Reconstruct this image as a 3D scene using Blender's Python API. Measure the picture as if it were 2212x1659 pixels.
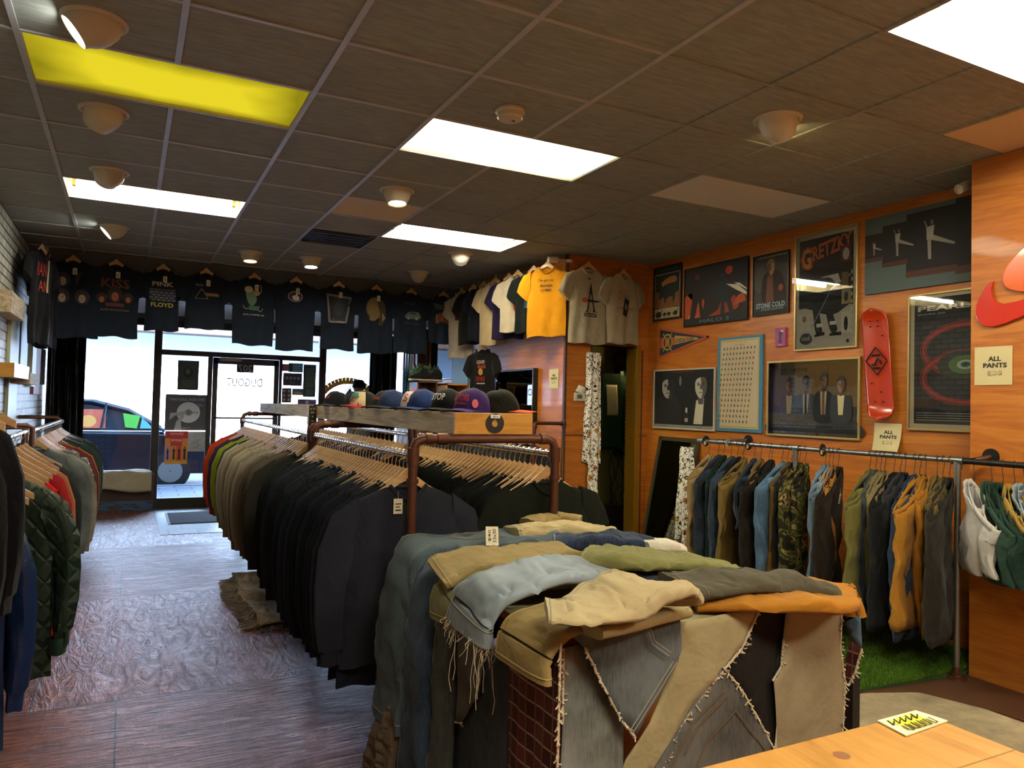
import bpy, bmesh, math, random
from math import sin, cos, pi, sqrt, radians
from mathutils import Vector, Matrix, noise
C = bpy.context; D = bpy.data; S = C.scene
for o in list(D.objects): D.objects.remove(o)
# ---------------------------------------------------------------- camera
YAW, PIT, ROL, FPX = 0.473497518, 0.0292091991, 0.0241871999, 1615.26617
CAM = Vector((0, 0, 1.5))
_fw = Vector((sin(YAW)*cos(PIT), cos(YAW)*cos(PIT), sin(PIT)))
_rt = Vector((cos(YAW), -sin(YAW), 0)); _up = _rt.cross(_fw)
_r = _rt*cos(ROL) + _up*sin(ROL); _u = -_rt*sin(ROL) + _up*cos(ROL)
cd = D.cameras.new('camera'); cam = D.objects.new('camera', cd); S.collection.objects.link(cam)
cd.sensor_width = 36.0; cd.lens = 36.0*FPX/2212; cd.clip_start = .02; cd.clip_end = 200
M = Matrix((_r, _u, -_fw)).transposed().to_4x4(); M.translation = CAM; cam.matrix_world = M
S.camera = cam
# ---------------------------------------------------------------- sky, sun, exposure
W = D.worlds.new('sky'); S.world = W; W.use_nodes = True
bg = W.node_tree.nodes['Background']; bg.inputs[0].default_value = (.38, .62, 1, 1); bg.inputs[1].default_value = 4.5
sl = D.lights.new('sun', 'SUN'); sl.energy = 45; sl.angle = .01; sl.color = (1, 1, 1)
so = D.objects.new('sun', sl); S.collection.objects.link(so)
so.rotation_euler = Vector((.25, .62, -.75)).to_track_quat('-Z', 'Y').to_euler()
S.view_settings.view_transform = 'Standard'; S.view_settings.look = 'None'
S.view_settings.exposure = 1.4; S.view_settings.gamma = 1.0; S.view_settings.use_curve_mapping = False
L_TUBE, L_DIFF, L_YEL, L_SPOT = 46, 17, .40, 22
# ---------------------------------------------------------------- measuring helpers: a point of the place seen along a ray, on a real plane
def ray(px, py): return _fw + _r*((px-1106)/FPX) - _u*((py-829.5)/FPX)
def onx(px, py, x): d = ray(px, py); return CAM + d*(x/d.x)
def ony(px, py, y): d = ray(px, py); return CAM + d*(y/d.y)
def onz(px, py, z): d = ray(px, py); return CAM + d*((z-1.5)/d.z)
# ---------------------------------------------------------------- materials
MT = {}
def lin(c):
    return tuple(((x/12.92) if x <= .04045 else ((x+.055)/1.055)**2.4) for x in c)
def hexc(h): return lin(tuple(int(h[i:i+2], 16)/255 for i in (0, 2, 4)))
def col(c): return hexc(c) if isinstance(c, str) else c
def base(name, rough=.6, metal=0, spec=.5, coat=0):
    m = D.materials.new(name); m.use_nodes = True; n = m.node_tree.nodes; b = n['Principled BSDF']
    b.inputs['Roughness'].default_value = rough; b.inputs['Metallic'].default_value = metal
    b.inputs['Specular IOR Level'].default_value = spec; b.inputs['Coat Weight'].default_value = coat
    return m, n, m.node_tree.links, b
def mixc(n, l, fac, a, b, mode='MIX'):
    x = n.new('ShaderNodeMix'); x.data_type = 'RGBA'; x.blend_type = mode
    if isinstance(fac, (int, float)): x.inputs[0].default_value = fac
    else: l.new(fac, x.inputs[0])
    for i, v in ((6, a), (7, b)):
        if isinstance(v, tuple): x.inputs[i].default_value = (*v[:3], 1)
        else: l.new(v, x.inputs[i])
    return x.outputs[2]
def coords(n, l, scale=(1, 1, 1), rot=(0, 0, 0)):
    t = n.new('ShaderNodeTexCoord'); mp = n.new('ShaderNodeMapping')
    mp.inputs['Scale'].default_value = scale; mp.inputs['Rotation'].default_value = rot
    l.new(t.outputs['Object'], mp.inputs[0]); return mp.outputs[0]
def noi(n, l, vec, scale, detail=4, rough=.55, dist=0):
    x = n.new('ShaderNodeTexNoise'); x.inputs['Scale'].default_value = scale; x.inputs['Detail'].default_value = detail
    x.inputs['Roughness'].default_value = rough; x.inputs['Distortion'].default_value = dist
    l.new(vec, x.inputs['Vector']); return x.outputs['Fac']
def ramp(n, l, fac, stops, const=False):
    r = n.new('ShaderNodeValToRGB'); cr = r.color_ramp
    if const: cr.interpolation = 'CONSTANT'
    while len(cr.elements) < len(stops): cr.elements.new(.5)
    for e, (p, c) in zip(cr.elements, stops): e.position = p; e.color = (*col(c)[:3], 1)
    l.new(fac, r.inputs[0]); return r.outputs[0]
def bump(n, l, b, h, strength=.3, dist=.01):
    x = n.new('ShaderNodeBump'); x.inputs['Strength'].default_value = strength; x.inputs['Distance'].default_value = dist
    l.new(h, x.inputs['Height']); l.new(x.outputs[0], b.inputs['Normal']); return x
def mat(name, c, rough=.6, var=.12, scale=6, bs=0, bsc=60, metal=0, spec=.5, coat=0, bd=.004):
    if name in MT: return MT[name]
    m, n, l, b = base(name, rough, metal, spec, coat); c = col(c)
    if var or bs: v = coords(n, l)
    if var:
        f = noi(n, l, v, scale)
        l.new(mixc(n, l, f, tuple(x*(1-var) for x in c), tuple(min(1, x*(1+var)) for x in c)), b.inputs['Base Color'])
    else: b.inputs['Base Color'].default_value = (*c, 1)
    if bs: bump(n, l, b, noi(n, l, v, bsc), bs, bd)
    MT[name] = m; return m
def cloth(c, kind='cotton'):
    """c: hex colour of the dye; kind: cotton, denim, knit"""
    name = kind + '_' + c
    if name in MT: return MT[name]
    m, n, l, b = base(name, .92, 0, .2); k = col(c)
    b.inputs['Sheen Weight'].default_value = .05; b.inputs['Sheen Roughness'].default_value = .5
    v = coords(n, l)
    if kind == 'denim':
        f = ramp(n, l, noi(n, l, v, 3.5, 5), [(.35, '000000'), (.65, 'ffffff')]); w = noi(n, l, coords(n, l, (260, 260, 22)), 1, 2)
        c1 = mixc(n, l, f, tuple(x*.35 for x in k), tuple(min(1, x*1.15) for x in k))
        l.new(mixc(n, l, ramp(n, l, w, [(.4, '000000'), (.7, 'a0a0a0')]), c1, tuple(min(1, x*.8+.07) for x in k)), b.inputs['Base Color']); bump(n, l, b, w, .25, .002)
    else:
        f = noi(n, l, v, 7, 4)
        l.new(mixc(n, l, f, tuple(x*.62 for x in k), tuple(min(1, x*.95) for x in k)), b.inputs['Base Color'])
        bump(n, l, b, noi(n, l, v, 10, 3, .55, .25), .45, .03)
    MT[name] = m; return m
def emit(name, c, s):
    if name in MT: return MT[name]
    m = D.materials.new(name); m.use_nodes = True; n = m.node_tree.nodes; n.clear()
    e = n.new('ShaderNodeEmission'); o = n.new('ShaderNodeOutputMaterial'); e.inputs[0].default_value = (*col(c), 1)
    e.inputs[1].default_value = s; m.node_tree.links.new(e.outputs[0], o.inputs[0]); MT[name] = m; return m
def glassy(name, tint=(1, 1, 1), refl=.05, rough=0.02):
    if name in MT: return MT[name]
    m = D.materials.new(name); m.use_nodes = True; n = m.node_tree.nodes; n.clear(); l = m.node_tree.links
    t = n.new('ShaderNodeBsdfTransparent'); g = n.new('ShaderNodeBsdfGlossy'); x = n.new('ShaderNodeMixShader')
    fr = n.new('ShaderNodeFresnel'); fr.inputs[0].default_value = 1.45; o = n.new('ShaderNodeOutputMaterial')
    t.inputs[0].default_value = (*tint, 1); g.inputs['Roughness'].default_value = rough
    l.new(fr.outputs[0], x.inputs[0]); l.new(t.outputs[0], x.inputs[1]); l.new(g.outputs[0], x.inputs[2]); l.new(x.outputs[0], o.inputs[0])
    MT[name] = m; return m
def wood(name, a, bcol, scale=3, stretch=(1, 1, .12), rough=.4, coat=0, bs=.1, dist=3):
    if name in MT: return MT[name]
    m, n, l, b = base(name, rough, 0, .5, coat)
    v = coords(n, l, stretch)
    f = noi(n, l, v, scale, 6, .6, dist); g = noi(n, l, v, scale*14, 3, .6, 1)
    c1 = ramp(n, l, f, [(.3, a), (.5, bcol), (.62, a), (.75, bcol)])
    l.new(mixc(n, l, .35, c1, ramp(n, l, g, [(.3, a), (.7, bcol)])), b.inputs['Base Color'])
    if bs: bump(n, l, b, g, bs, .002)
    MT[name] = m; return m
def special():
    # orange plywood walls: broad cathedral grain, panel joints
    m, n, l, b = base('orange_plywood', .42, 0, .4, .1)
    v = coords(n, l, (1, 1, 1.0)); vs = coords(n, l, (.35, .35, 3.2))
    f = noi(n, l, vs, 1.4, 4, .5, 2.2); g = noi(n, l, coords(n, l, (4, 4, 60)), 1, 4, .6, .4); big = noi(n, l, v, .9, 2)
    c1 = ramp(n, l, f, [(.25, '9c6222'), (.42, 'b8782d'), (.5, 'a76a26'), (.6, 'c6893c'), (.8, 'b1732b')])
    c2 = mixc(n, l, .3, c1, ramp(n, l, g, [(.3, '87521c'), (.7, 'cb9045')]))
    l.new(mixc(n, l, big, c2, hexc('b98445'), 'SOFT_LIGHT'), b.inputs['Base Color']); bump(n, l, b, g, .08, .002)
    MT['ply'] = m
    # floor: varnished red-brown plywood sheets with raised grain, scuffs
    m, n, l, b = base('varnished_plywood_floor', .3, 0, .7, .0)
    v = coords(n, l); br = n.new('ShaderNodeTexBrick'); l.new(v, br.inputs['Vector'])
    br.inputs['Scale'].default_value = 1; br.inputs['Brick Width'].default_value = 1.22; br.inputs['Row Height'].default_value = 2.1
    br.inputs['Mortar Size'].default_value = .004; br.offset = .3
    br.inputs['Color1'].default_value = (.0, 0, 0, 1); br.inputs['Color2'].default_value = (1, 1, 1, 1); br.inputs['Mortar'].default_value = (.5, .5, .5, 1)
    wv = noi(n, l, coords(n, l, (1.1, 7, 1)), 2.6, 5, .62, 2.6)
    wv2 = noi(n, l, coords(n, l, (5, 1.3, 1)), 2.4, 5, .62, 2.6)
    grain = mixc(n, l, br.outputs['Color'], wv, wv2)
    c1 = ramp(n, l, grain, [(.3, '38190f'), (.5, '753e27'), (.68, 'a06045')])
    dirt = noi(n, l, v, 1.1, 6, .7)
    c1 = mixc(n, l, ramp(n, l, dirt, [(.5, '000000'), (.75, '8a8a8a')]), c1, hexc('6f6258'))
    l.new(mixc(n, l, br.outputs['Fac'], c1, hexc('20100c')), b.inputs['Base Color'])
    l.new(mixc(n, l, .5, ramp(n, l, dirt, [(.35, '909090'), (.7, 'c0c0c0')]), ramp(n, l, grain, [(.4, 'c4c4c4'), (.62, '808080')])), b.inputs['Roughness'])
    bump(n, l, b, grain, 1.0, .028)
    MT['floor'] = m
    # painted white brick
    m, n, l, b = base('painted_white_brick', .55, 0, .4)
    v = coords(n, l, (1, 1, 1), (0, radians(90), 0)); t = n.new('ShaderNodeTexCoord'); sx = n.new('ShaderNodeSeparateXYZ'); cx = n.new('ShaderNodeCombineXYZ')
    l.new(t.outputs['Object'], sx.inputs[0]); l.new(sx.outputs[1], cx.inputs[0]); l.new(sx.outputs[2], cx.inputs[1])
    br = n.new('ShaderNodeTexBrick'); l.new(cx.outputs[0], br.inputs['Vector'])
    br.inputs['Scale'].default_value = 1; br.inputs['Brick Width'].default_value = .21; br.inputs['Row Height'].default_value = .075; br.inputs['Mortar Size'].default_value = .008
    br.inputs['Color1'].default_value = (*hexc('b9b6ab'), 1); br.inputs['Color2'].default_value = (*hexc('98968c'), 1); br.inputs['Mortar'].default_value = (*hexc('4c4a45'), 1)
    f = noi(n, l, cx.outputs[0], 30, 4)
    l.new(mixc(n, l, f, br.outputs[0], hexc('d5d2c6'), 'SOFT_LIGHT'), b.inputs['Base Color'])
    bm = bump(n, l, b, br.outputs['Fac'], .8, .01); bm.invert = True
    MT['brick'] = m
    # ceiling tile, brown paint brushed over
    m, n, l, b = base('brown_ceiling_tile', .75, 0, .3)
    v = coords(n, l); f = noi(n, l, v, 1.3, 6, .65); g = noi(n, l, coords(n, l, (1, 6, 1)), 7, 4, .6, .5)
    c1 = mixc(n, l, f, hexc('878a85'), hexc('a3a6a0')); l.new(mixc(n, l, .35, c1, ramp(n, l, g, [(.35, '70736e'), (.7, 'b3b5ae')])), b.inputs['Base Color'])
    MT['tile'] = m
    # turf, rug, plaid, camo, doodle print, pavers, tent decal
    m, n, l, b = base('grass_blade', .7, 0, .2); oi = n.new('ShaderNodeTexCoord')
    l.new(ramp(n, l, noi(n, l, oi.outputs['Object'], 60, 3), [(.3, '2c4c0e'), (.55, '4d7319'), (.8, '7d9a38')]), b.inputs['Base Color']); MT['blade'] = m
    def plaid(name, bgc, l1, l2, s=1.0, ax='y'):
        m, n, l, b = base(name, .9, 0, .2); t = n.new('ShaderNodeTexCoord'); sp = n.new('ShaderNodeSeparateXYZ'); l.new(t.outputs['Object'], sp.inputs[0])
        def band(out, period, width, ph=0):
            a = n.new('ShaderNodeMath'); a.operation = 'MULTIPLY_ADD'; a.inputs[1].default_value = 1/period; a.inputs[2].default_value = 50+ph; l.new(out, a.inputs[0])
            q = n.new('ShaderNodeMath'); q.operation = 'FRACT'; l.new(a.outputs[0], q.inputs[0])
            w = n.new('ShaderNodeMath'); w.operation = 'LESS_THAN'; w.inputs[1].default_value = width; l.new(q.outputs[0], w.inputs[0]); return w.outputs[0]
        z = sp.outputs[2]; x = sp.outputs[0] if ax == 'x' else sp.outputs[1]
        c1 = mixc(n, l, band(z, .12*s, .5), hexc(bgc), hexc(l1)); c2 = mixc(n, l, band(x, .12*s, .5), hexc(bgc), hexc(l1))
        c = mixc(n, l, .5, c1, c2)
        if l2:
            c = mixc(n, l, band(z, .06*s, .12), c, hexc(l2)); c = mixc(n, l, band(x, .06*s, .1), c, tuple(.5*q for q in hexc(l2)))
        l.new(c, b.inputs['Base Color']); MT[name] = m
    plaid('plaid_maroon', '3b1a16', '55281f', '86705a', .75, 'y'); plaid('plaid_buffalo', '0c0b0d', 'c01616', None, 1, 'x'); plaid('plaid_blue', '26364a', '6d7b8c', 'd0cbbb', .8, 'x')
    m, n, l, b = base('camouflage', .9, 0, .2); v = coords(n, l)
    l.new(ramp(n, l, noi(n, l, v, 9, 2, .4, 1.2), [(0, '211d12'), (.42, '5b5a2c'), (.5, '3c3a1c'), (.58, '8f7c4c'), (.66, '2b2113')], True), b.inputs['Base Color']); MT['camo'] = m
    m, n, l, b = base('doodle_print', .85, 0, .2); v = coords(n, l)
    vo = n.new('ShaderNodeTexVoronoi'); vo.feature = 'DISTANCE_TO_EDGE'; vo.inputs['Scale'].default_value = 16; l.new(v, vo.inputs['Vector'])
    v2 = n.new('ShaderNodeTexVoronoi'); v2.inputs['Scale'].default_value = 9; l.new(v, v2.inputs['Vector'])
    cc = ramp(n, l, v2.outputs['Distance'], [(0, 'c23a2a'), (.13, 'e0b240'), (.2, '23201f'), (.25, 'e9e4d6')], True)
    nn = noi(n, l, v, 22, 2); lines = ramp(n, l, nn, [(0, '000000'), (.47, 'ffffff'), (.52, '000000')], True)
    l.new(mixc(n, l, lines, cc, hexc('262322')), b.inputs['Base Color']); MT['doodle'] = m
    m, n, l, b = base('worn_rug', .95, 0, .1); v = coords(n, l)
    l.new(ramp(n, l, noi(n, l, v, 9, 6, .7, 1.5), [(.3, '5e5348'), (.5, '8b7d6b'), (.7, 'a99b86')]), b.inputs['Base Color']); bump(n, l, b, noi(n, l, v, 60, 4), .5, .01); MT['rug'] = m
    m, n, l, b = base('brick_pavers', .7, 0, .3); v = coords(n, l); br = n.new('ShaderNodeTexBrick'); l.new(v, br.inputs['Vector'])
    br.inputs['Scale'].default_value = 1; br.inputs['Brick Width'].default_value = .5; br.inputs['Row Height'].default_value = .3; br.inputs['Mortar Size'].default_value = .012
    br.inputs['Color1'].default_value = (*hexc('5d6470'), 1); br.inputs['Color2'].default_value = (*hexc('4c525d'), 1); br.inputs['Mortar'].default_value = (*hexc('2c3036'), 1)
    l.new(br.outputs[0], b.inputs['Base Color']); MT['pavers'] = m
    m, n, l, b = base('entry_tile', .42, 0, .5, 0); v = coords(n, l); br = n.new('ShaderNodeTexBrick'); l.new(v, br.inputs['Vector'])
    br.inputs['Scale'].default_value = 1; br.inputs['Brick Width'].default_value = .3; br.inputs['Row Height'].default_value = .3; br.inputs['Mortar Size'].default_value = .006; br.offset = .5
    br.inputs['Color1'].default_value = (*hexc('6d6a69'), 1); br.inputs['Color2'].default_value = (*hexc('5c5857'), 1); br.inputs['Mortar'].default_value = (*hexc('332c2a'), 1)
    l.new(br.outputs[0], b.inputs['Base Color']); bump(n, l, b, noi(n, l, v, 9, 5), .3, .01); MT['entry'] = m
    m, n, l, b = base('bare_concrete', .85, 0, .3); v = coords(n, l)
    l.new(ramp(n, l, noi(n, l, v, 3, 7, .7), [(.3, '6b6151'), (.5, '8d8066'), (.7, 'ab9b7c')]), b.inputs['Base Color']); bump(n, l, b, noi(n, l, v, 25, 5), .4, .01); MT['concrete'] = m
    m, n, l, b = base('scraped_board', .45, 0, .5); v = coords(n, l, (1, 1, 4))
    l.new(ramp(n, l, noi(n, l, v, 6, 6, .7), [(.47, '39577a'), (.56, '23242a'), (.62, '5a3a26')]), b.inputs['Base Color']); MT['scraped'] = m
    m, n, l, b = base('quilted_green', .55, 0, .4); t = n.new('ShaderNodeTexCoord'); mp = n.new('ShaderNodeMapping'); mp.inputs['Rotation'].default_value = (0, radians(45), 0); l.new(t.outputs['Object'], mp.inputs[0])
    ck = n.new('ShaderNodeTexVoronoi'); ck.feature = 'DISTANCE_TO_EDGE'; ck.inputs['Scale'].default_value = 14; ck.inputs['Randomness'].default_value = 0; l.new(mp.outputs[0], ck.inputs['Vector'])
    b.inputs['Base Color'].default_value = (*hexc('15281b'), 1); bump(n, l, b, ck.outputs[0], 1, .03); MT['quilt'] = m
special()
wood('grey_barn_wood', '7d705f', 'c4b498', 2.2, (6, .5, 6), .8, 0, .5, 1.5); wood('pine', 'a8752c', 'c99545', 2, (1, 5, 5), .35, .3, .05, 2)
wood('counter_pine', '9c6a2c', 'bd8a44', 1.6, (5, .7, 3), .3, .4, .03, 2.2); wood('walnut', '3b2113', '5c3a22', 3, (5, 5, .6), .5, 0, .1)
wood('hanger_beech', 'a98050', 'cda873', 4, (.6, 6, 6), .4, .2, .05); wood('orange_leg', '8a4a16', 'b06722', 3, (6, 6, .5), .4, 0, .05)
mat('pipe_rust', '5a3626', .5, .25, 30, .15, 80, .6); mat('pipe_galv', '8b8d8c', .35, .15, 30, .05, 80, .9); mat('pipe_black', '2a2926', .45, .2, 30, 0, 0, .7)
mat('chrome', 'c8c8c8', .22, .05, 30, 0, 0, 1); mat('wire_black', '241a18', .5, 0); mat('wire_red', '4a1f17', .45, 0)
mat('frame_bronze', '2e2a26', .45, .1, 5, 0, 0, .4); mat('white_plastic', 'c9c1b0', .5, .06, 8); mat('fixture_white', 'cdbf8c', .5, .04, 6)
mat('black', '0d0d0f', .6, 0); mat('tbar', 'b9b9bf', .45, .15, 9, 0, 0, .2); mat('soffit', '565b60', .8, .15, 4); mat('cream_tile', 'dcc5a2', .8, .06, 5); mat('grey_panel', 'dcdad4', .7, .05, 3)
emit('tube_glow', (1, .97, .84), L_TUBE); emit('diffuser_glow', (1, .92, .66), L_DIFF); emit('diffuser_strong', (1, .93, .74), 17); emit('yellow_glow', (.78, .64, .02), L_YEL)
def uneven(m, cx, cy, lo, sc=1.0):
    # brighter along the tubes behind the sheet, dimmer towards its edges
    n, l = m.node_tree.nodes, m.node_tree.links; e = [q for q in n if q.type == 'EMISSION'][0]; base_s = e.inputs[1].default_value
    t = n.new('ShaderNodeTexCoord'); g = n.new('ShaderNodeVectorMath'); g.operation = 'MULTIPLY'; g.inputs[1].default_value = (1/cx, 1/cy, 0); l.new(t.outputs['Object'], g.inputs[0])
    ab = n.new('ShaderNodeVectorMath'); ab.operation = 'ABSOLUTE'; l.new(g.outputs[0], ab.inputs[0]); pw = n.new('ShaderNodeSeparateXYZ'); l.new(ab.outputs[0], pw.inputs[0])
    mx = n.new('ShaderNodeMath'); mx.operation = 'MAXIMUM'; l.new(pw.outputs[0], mx.inputs[0]); l.new(pw.outputs[1], mx.inputs[1])
    nn = noi(n, l, t.outputs['Object'], 2.2, 2); ad = n.new('ShaderNodeMath'); ad.operation = 'MULTIPLY_ADD'; ad.inputs[1].default_value = .5*sc; l.new(nn, ad.inputs[0]); l.new(mx.outputs[0], ad.inputs[2])
    r = n.new('ShaderNodeMapRange'); r.inputs['From Min'].default_value = .55+.25*sc; r.inputs['From Max'].default_value = 1.0+.25*sc; r.inputs['To Min'].default_value = base_s; r.inputs['To Max'].default_value = base_s*lo; l.new(ad.outputs[0], r.inputs['Value']); l.new(r.outputs[0], e.inputs[1])
uneven(MT['diffuser_glow'], .6, .28, .05, .5); uneven(MT['yellow_glow'], .6, .28, .35, 1.2)
emit('spot_cool', (.95, 1, .92), L_SPOT); emit('spot_warm', (1, .75, .3), L_SPOT*.5); emit('outside_lamp', (1, 1, .9), 8)
glassy('glass'); 
# ---------------------------------------------------------------- mesh builder
TXT = {}
def glyphs(s):
    if s in TXT: return TXT[s]
    cu = D.curves.new('t', 'FONT'); cu.body = s.lstrip('*'); cu.offset = .03 if s[0] == '*' else .008; cu.resolution_u = 2; cu.align_x = 'LEFT'
    o = D.objects.new('t', cu); S.collection.objects.link(o); C.view_layer.update()
    me = D.meshes.new_from_object(o.evaluated_get(C.evaluated_depsgraph_get()))
    v = [(p.co.x, p.co.y) for p in me.vertices]; f = [tuple(p.vertices) for p in me.polygons]
    D.objects.remove(o); D.curves.remove(cu); D.meshes.remove(me)
    xs = [p[0] for p in v]; ys = [p[1] for p in v]; x0, y0 = min(xs), min(ys); w = max(xs)-x0 or 1; h = max(ys)-y0 or 1
    TXT[s] = ([((x-x0)/w-.5, (y-y0)/h-.5) for x, y in v], f); return TXT[s]
class MB:
    def __init__(s): s.v = []; s.f = []; s.m = []; s.mats = []
    def mi(s, m):
        if isinstance(m, str): m = MT.get(m) or mat('paint_'+m, m, .7, 0)
        if m not in s.mats: s.mats.append(m)
        return s.mats.index(m)
    def add(s, vs, fs, m):
        k = len(s.v); i = s.mi(m); s.v += [tuple(p) for p in vs]
        for f in fs: s.f.append(tuple(k+j for j in f)); s.m.append(i)
    def box(s, x0, x1, y0, y1, z0, z1, m, R=None, o=(0, 0, 0)):
        vs = [Vector((x, y, z)) for x in (x0, x1) for y in (y0, y1) for z in (z0, z1)]
        if R: vs = [R @ v for v in vs]
        s.add([v+Vector(o) for v in vs], [(0, 1, 3, 2), (4, 6, 7, 5), (0, 4, 5, 1), (2, 3, 7, 6), (0, 2, 6, 4), (1, 5, 7, 3)], m); return s
    def loft(s, rings, m, c0=True, c1=True):
        n = len(rings[0]); vs = [p for r in rings for p in r]; fs = []
        for i in range(len(rings)-1):
            for j in range(n): fs.append((i*n+j, i*n+(j+1) % n, (i+1)*n+(j+1) % n, (i+1)*n+j))
        if c0: fs.append(tuple(range(n))[::-1])
        if c1: fs.append(tuple((len(rings)-1)*n+j for j in range(n)))
        s.add(vs, fs, m); return s
    def tube(s, pts, r, m, n=8, closed=False):
        pts = [Vector(p) for p in pts]; rings = []; K = len(pts); up = None
        for i, p in enumerate(pts):
            a = pts[(i-1) % K] if (closed or i) else p; b = pts[(i+1) % K] if (closed or i < K-1) else p
            t = (b-a).normalized()
            if up is None: up = t.orthogonal().normalized()
            up = (up - t*up.dot(t)); up = up.normalized() if up.length > 1e-6 else t.orthogonal().normalized()
            w = t.cross(up); rr = r[i] if isinstance(r, (list, tuple)) else r
            rings.append([p + up*rr*cos(2*pi*j/n) + w*rr*sin(2*pi*j/n) for j in range(n)])
        if closed: rings.append(rings[0])
        return s.loft(rings, m, not closed, not closed)
    def lathe(s, prof, c, m, n=24, M=None, c0=False, c1=False):
        rings = []
        for r, z in prof:
            ring = [Vector((r*cos(2*pi*j/n), r*sin(2*pi*j/n), z)) for j in range(n)]
            if M: ring = [M @ p for p in ring]
            rings.append([p+Vector(c) for p in ring])
        return s.loft(rings, m, c0, c1)
    def grid(s, fn, nu, nv, m):
        vs = [fn(i/nu, j/nv) for j in range(nv+1) for i in range(nu+1)]
        s.add(vs, [(j*(nu+1)+i, j*(nu+1)+i+1, (j+1)*(nu+1)+i+1, (j+1)*(nu+1)+i) for j in range(nv) for i in range(nu)], m); return s
    def obj(s, name, parent=None, loc=(0, 0, 0), rot=(0, 0, 0), smooth=True, bev=0, solid=0, sub=0):
        me = D.meshes.new(name); me.from_pydata(s.v, [], s.f)
        for mm in s.mats: me.materials.append(mm)
        me.polygons.foreach_set('material_index', s.m)
        bm = bmesh.new(); bm.from_mesh(me); bmesh.ops.recalc_face_normals(bm, faces=bm.faces); bm.to_mesh(me); bm.free()
        if smooth:
            me.polygons.foreach_set('use_smooth', [True]*len(me.polygons))
            try: me.set_sharp_from_angle(angle=radians(38))
            except Exception: pass
        o = D.objects.new(name, me); S.collection.objects.link(o); o.parent = parent; o.location = loc; o.rotation_euler = rot
        if bev:
            b = o.modifiers.new('b', 'BEVEL'); b.width = bev; b.segments = 2; b.limit_method = 'ANGLE'
        if solid: b = o.modifiers.new('s', 'SOLIDIFY'); b.thickness = solid; b.offset = 0
        return o
def tag(o, label, cat, group=None, kind=None):
    if label: o['label'] = label
    if cat: o['category'] = cat
    if group: o['group'] = group
    if kind: o['kind'] = kind
    return o
def st(o, label=None, cat=None): return tag(o, label, cat, None, 'structure')
def emp(name, loc=(0, 0, 0), rz=0):
    o = D.objects.new(name, None); S.collection.objects.link(o); o.location = loc; o.rotation_euler = (0, 0, rz); o.empty_display_size = .05; return o
def copy(o, parent=None, **k):
    c = o.copy(); S.collection.objects.link(c); c.parent = parent
    for ch in o.children: copy(ch, c)
    return c
def setmat(o, m, slot=0): o.material_slots[slot].link = 'OBJECT'; o.material_slots[slot].material = m
ONES = ['', 'first', 'second', 'third', 'fourth', 'fifth', 'sixth', 'seventh', 'eighth', 'ninth', 'tenth', 'eleventh', 'twelfth', 'thirteenth', 'fourteenth', 'fifteenth', 'sixteenth', 'seventeenth', 'eighteenth', 'nineteenth']
def nth(k):
    if k < 20: return ONES[k]
    t, u = divmod(k, 10); return ({2: 'twentieth', 3: 'thirtieth', 4: 'fortieth', 5: 'fiftieth'}[t] if not u else {2: 'twenty-', 3: 'thirty-', 4: 'forty-', 5: 'fifty-'}[t]+ONES[u])
def curve(pts, n=5):
    out = []; K = len(pts)
    for i in range(K):
        p0, p1, p2, p3 = [pts[(i+j-1) % K] for j in range(4)]
        for q in range(n):
            t = q/n; out.append(tuple(.5*((2*p1[a])+(-p0[a]+p2[a])*t+(2*p0[a]-5*p1[a]+4*p2[a]-p3[a])*t*t+(-p0[a]+3*p1[a]-3*p2[a]+p3[a])*t**3) for a in (0, 1)))
    return out
def portrait(cx, cy, w, h, skin, dark, hair, sd=1, mouth=True):
    f = lambda pts: [(cx+a*w, cy+b*h) for a, b in pts]
    o = [('p', f([(-.2, -.8), (-.18, -.3), (.18, -.3), (.2, -.8), (0, -.85)]), dark), ('p', f([(-.47, .1), (-.44, -.22), (-.22, -.5), (0, -.57), (.22, -.5), (.44, -.22), (.47, .1), (.42, .42), (0, .55), (-.42, .42)]), skin),
         ('p', f([(0, .5), (sd*.4, .4), (sd*.47, .1), (sd*.43, -.24), (sd*.18, -.52), (sd*.06, -.5), (sd*.16, -.3), (sd*.06, 0)]), dark),
         ('p', f([(-.5, .05), (-.52, .45), (-.25, .72), (.2, .75), (.52, .48), (.5, .05), (.43, .28), (.22, .42), (-.2, .38), (-.42, .26)]), hair),
         ('p', f([(-.05, .08), (.05, .08), (.09, -.12), (0, -.16), (-.07, -.12)]), dark)]
    for s_ in (-1, 1): o += [('e', cx+s_*.2*w, cy+.06*h, .10*w, .045*h, dark), ('e', cx+s_*.2*w, cy+.055*h, .05*w, .025*h, hair), ('l', f([(s_*.09, .13), (s_*.33, .15)]), .035*h, hair)]
    if mouth: o.append(('l', f([(-.15, -.3), (.15, -.3)]), .035*h, dark))
    return o
def soften(shapes, lo=-9, hi=9): return [('p', curve(s_[1], 4), s_[2]) if s_[0] == 'p' and len(s_[1]) >= 5 and all(lo < a < hi for q in s_[1] for a in q) else s_ for s_ in shapes]
def enlarge(shapes, k, cz, dz):
    o = []; X = lambda x: x*k; Z = lambda z: (z-cz)*k+cz+dz
    for s_ in shapes:
        if s_[0] == 't': o.append(('t', s_[1], X(s_[2]), Z(s_[3]), s_[4]*k, s_[5]*k, *s_[6:]))
        elif s_[0] == 'e': o.append(('e', X(s_[1]), Z(s_[2]), s_[3]*k, s_[4]*k, s_[5]))
        elif s_[0] == 'r': o.append(('r', X(s_[1]), Z(s_[2]), X(s_[3]), Z(s_[4]), s_[5]))
        elif s_[0] == 'p': o.append(('p', [(X(a), Z(b)) for a, b in s_[1]], s_[2]))
        else: o.append(('l', [(X(a), Z(b)) for a, b in s_[1]], s_[2]*k, s_[3]))
    return o
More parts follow.
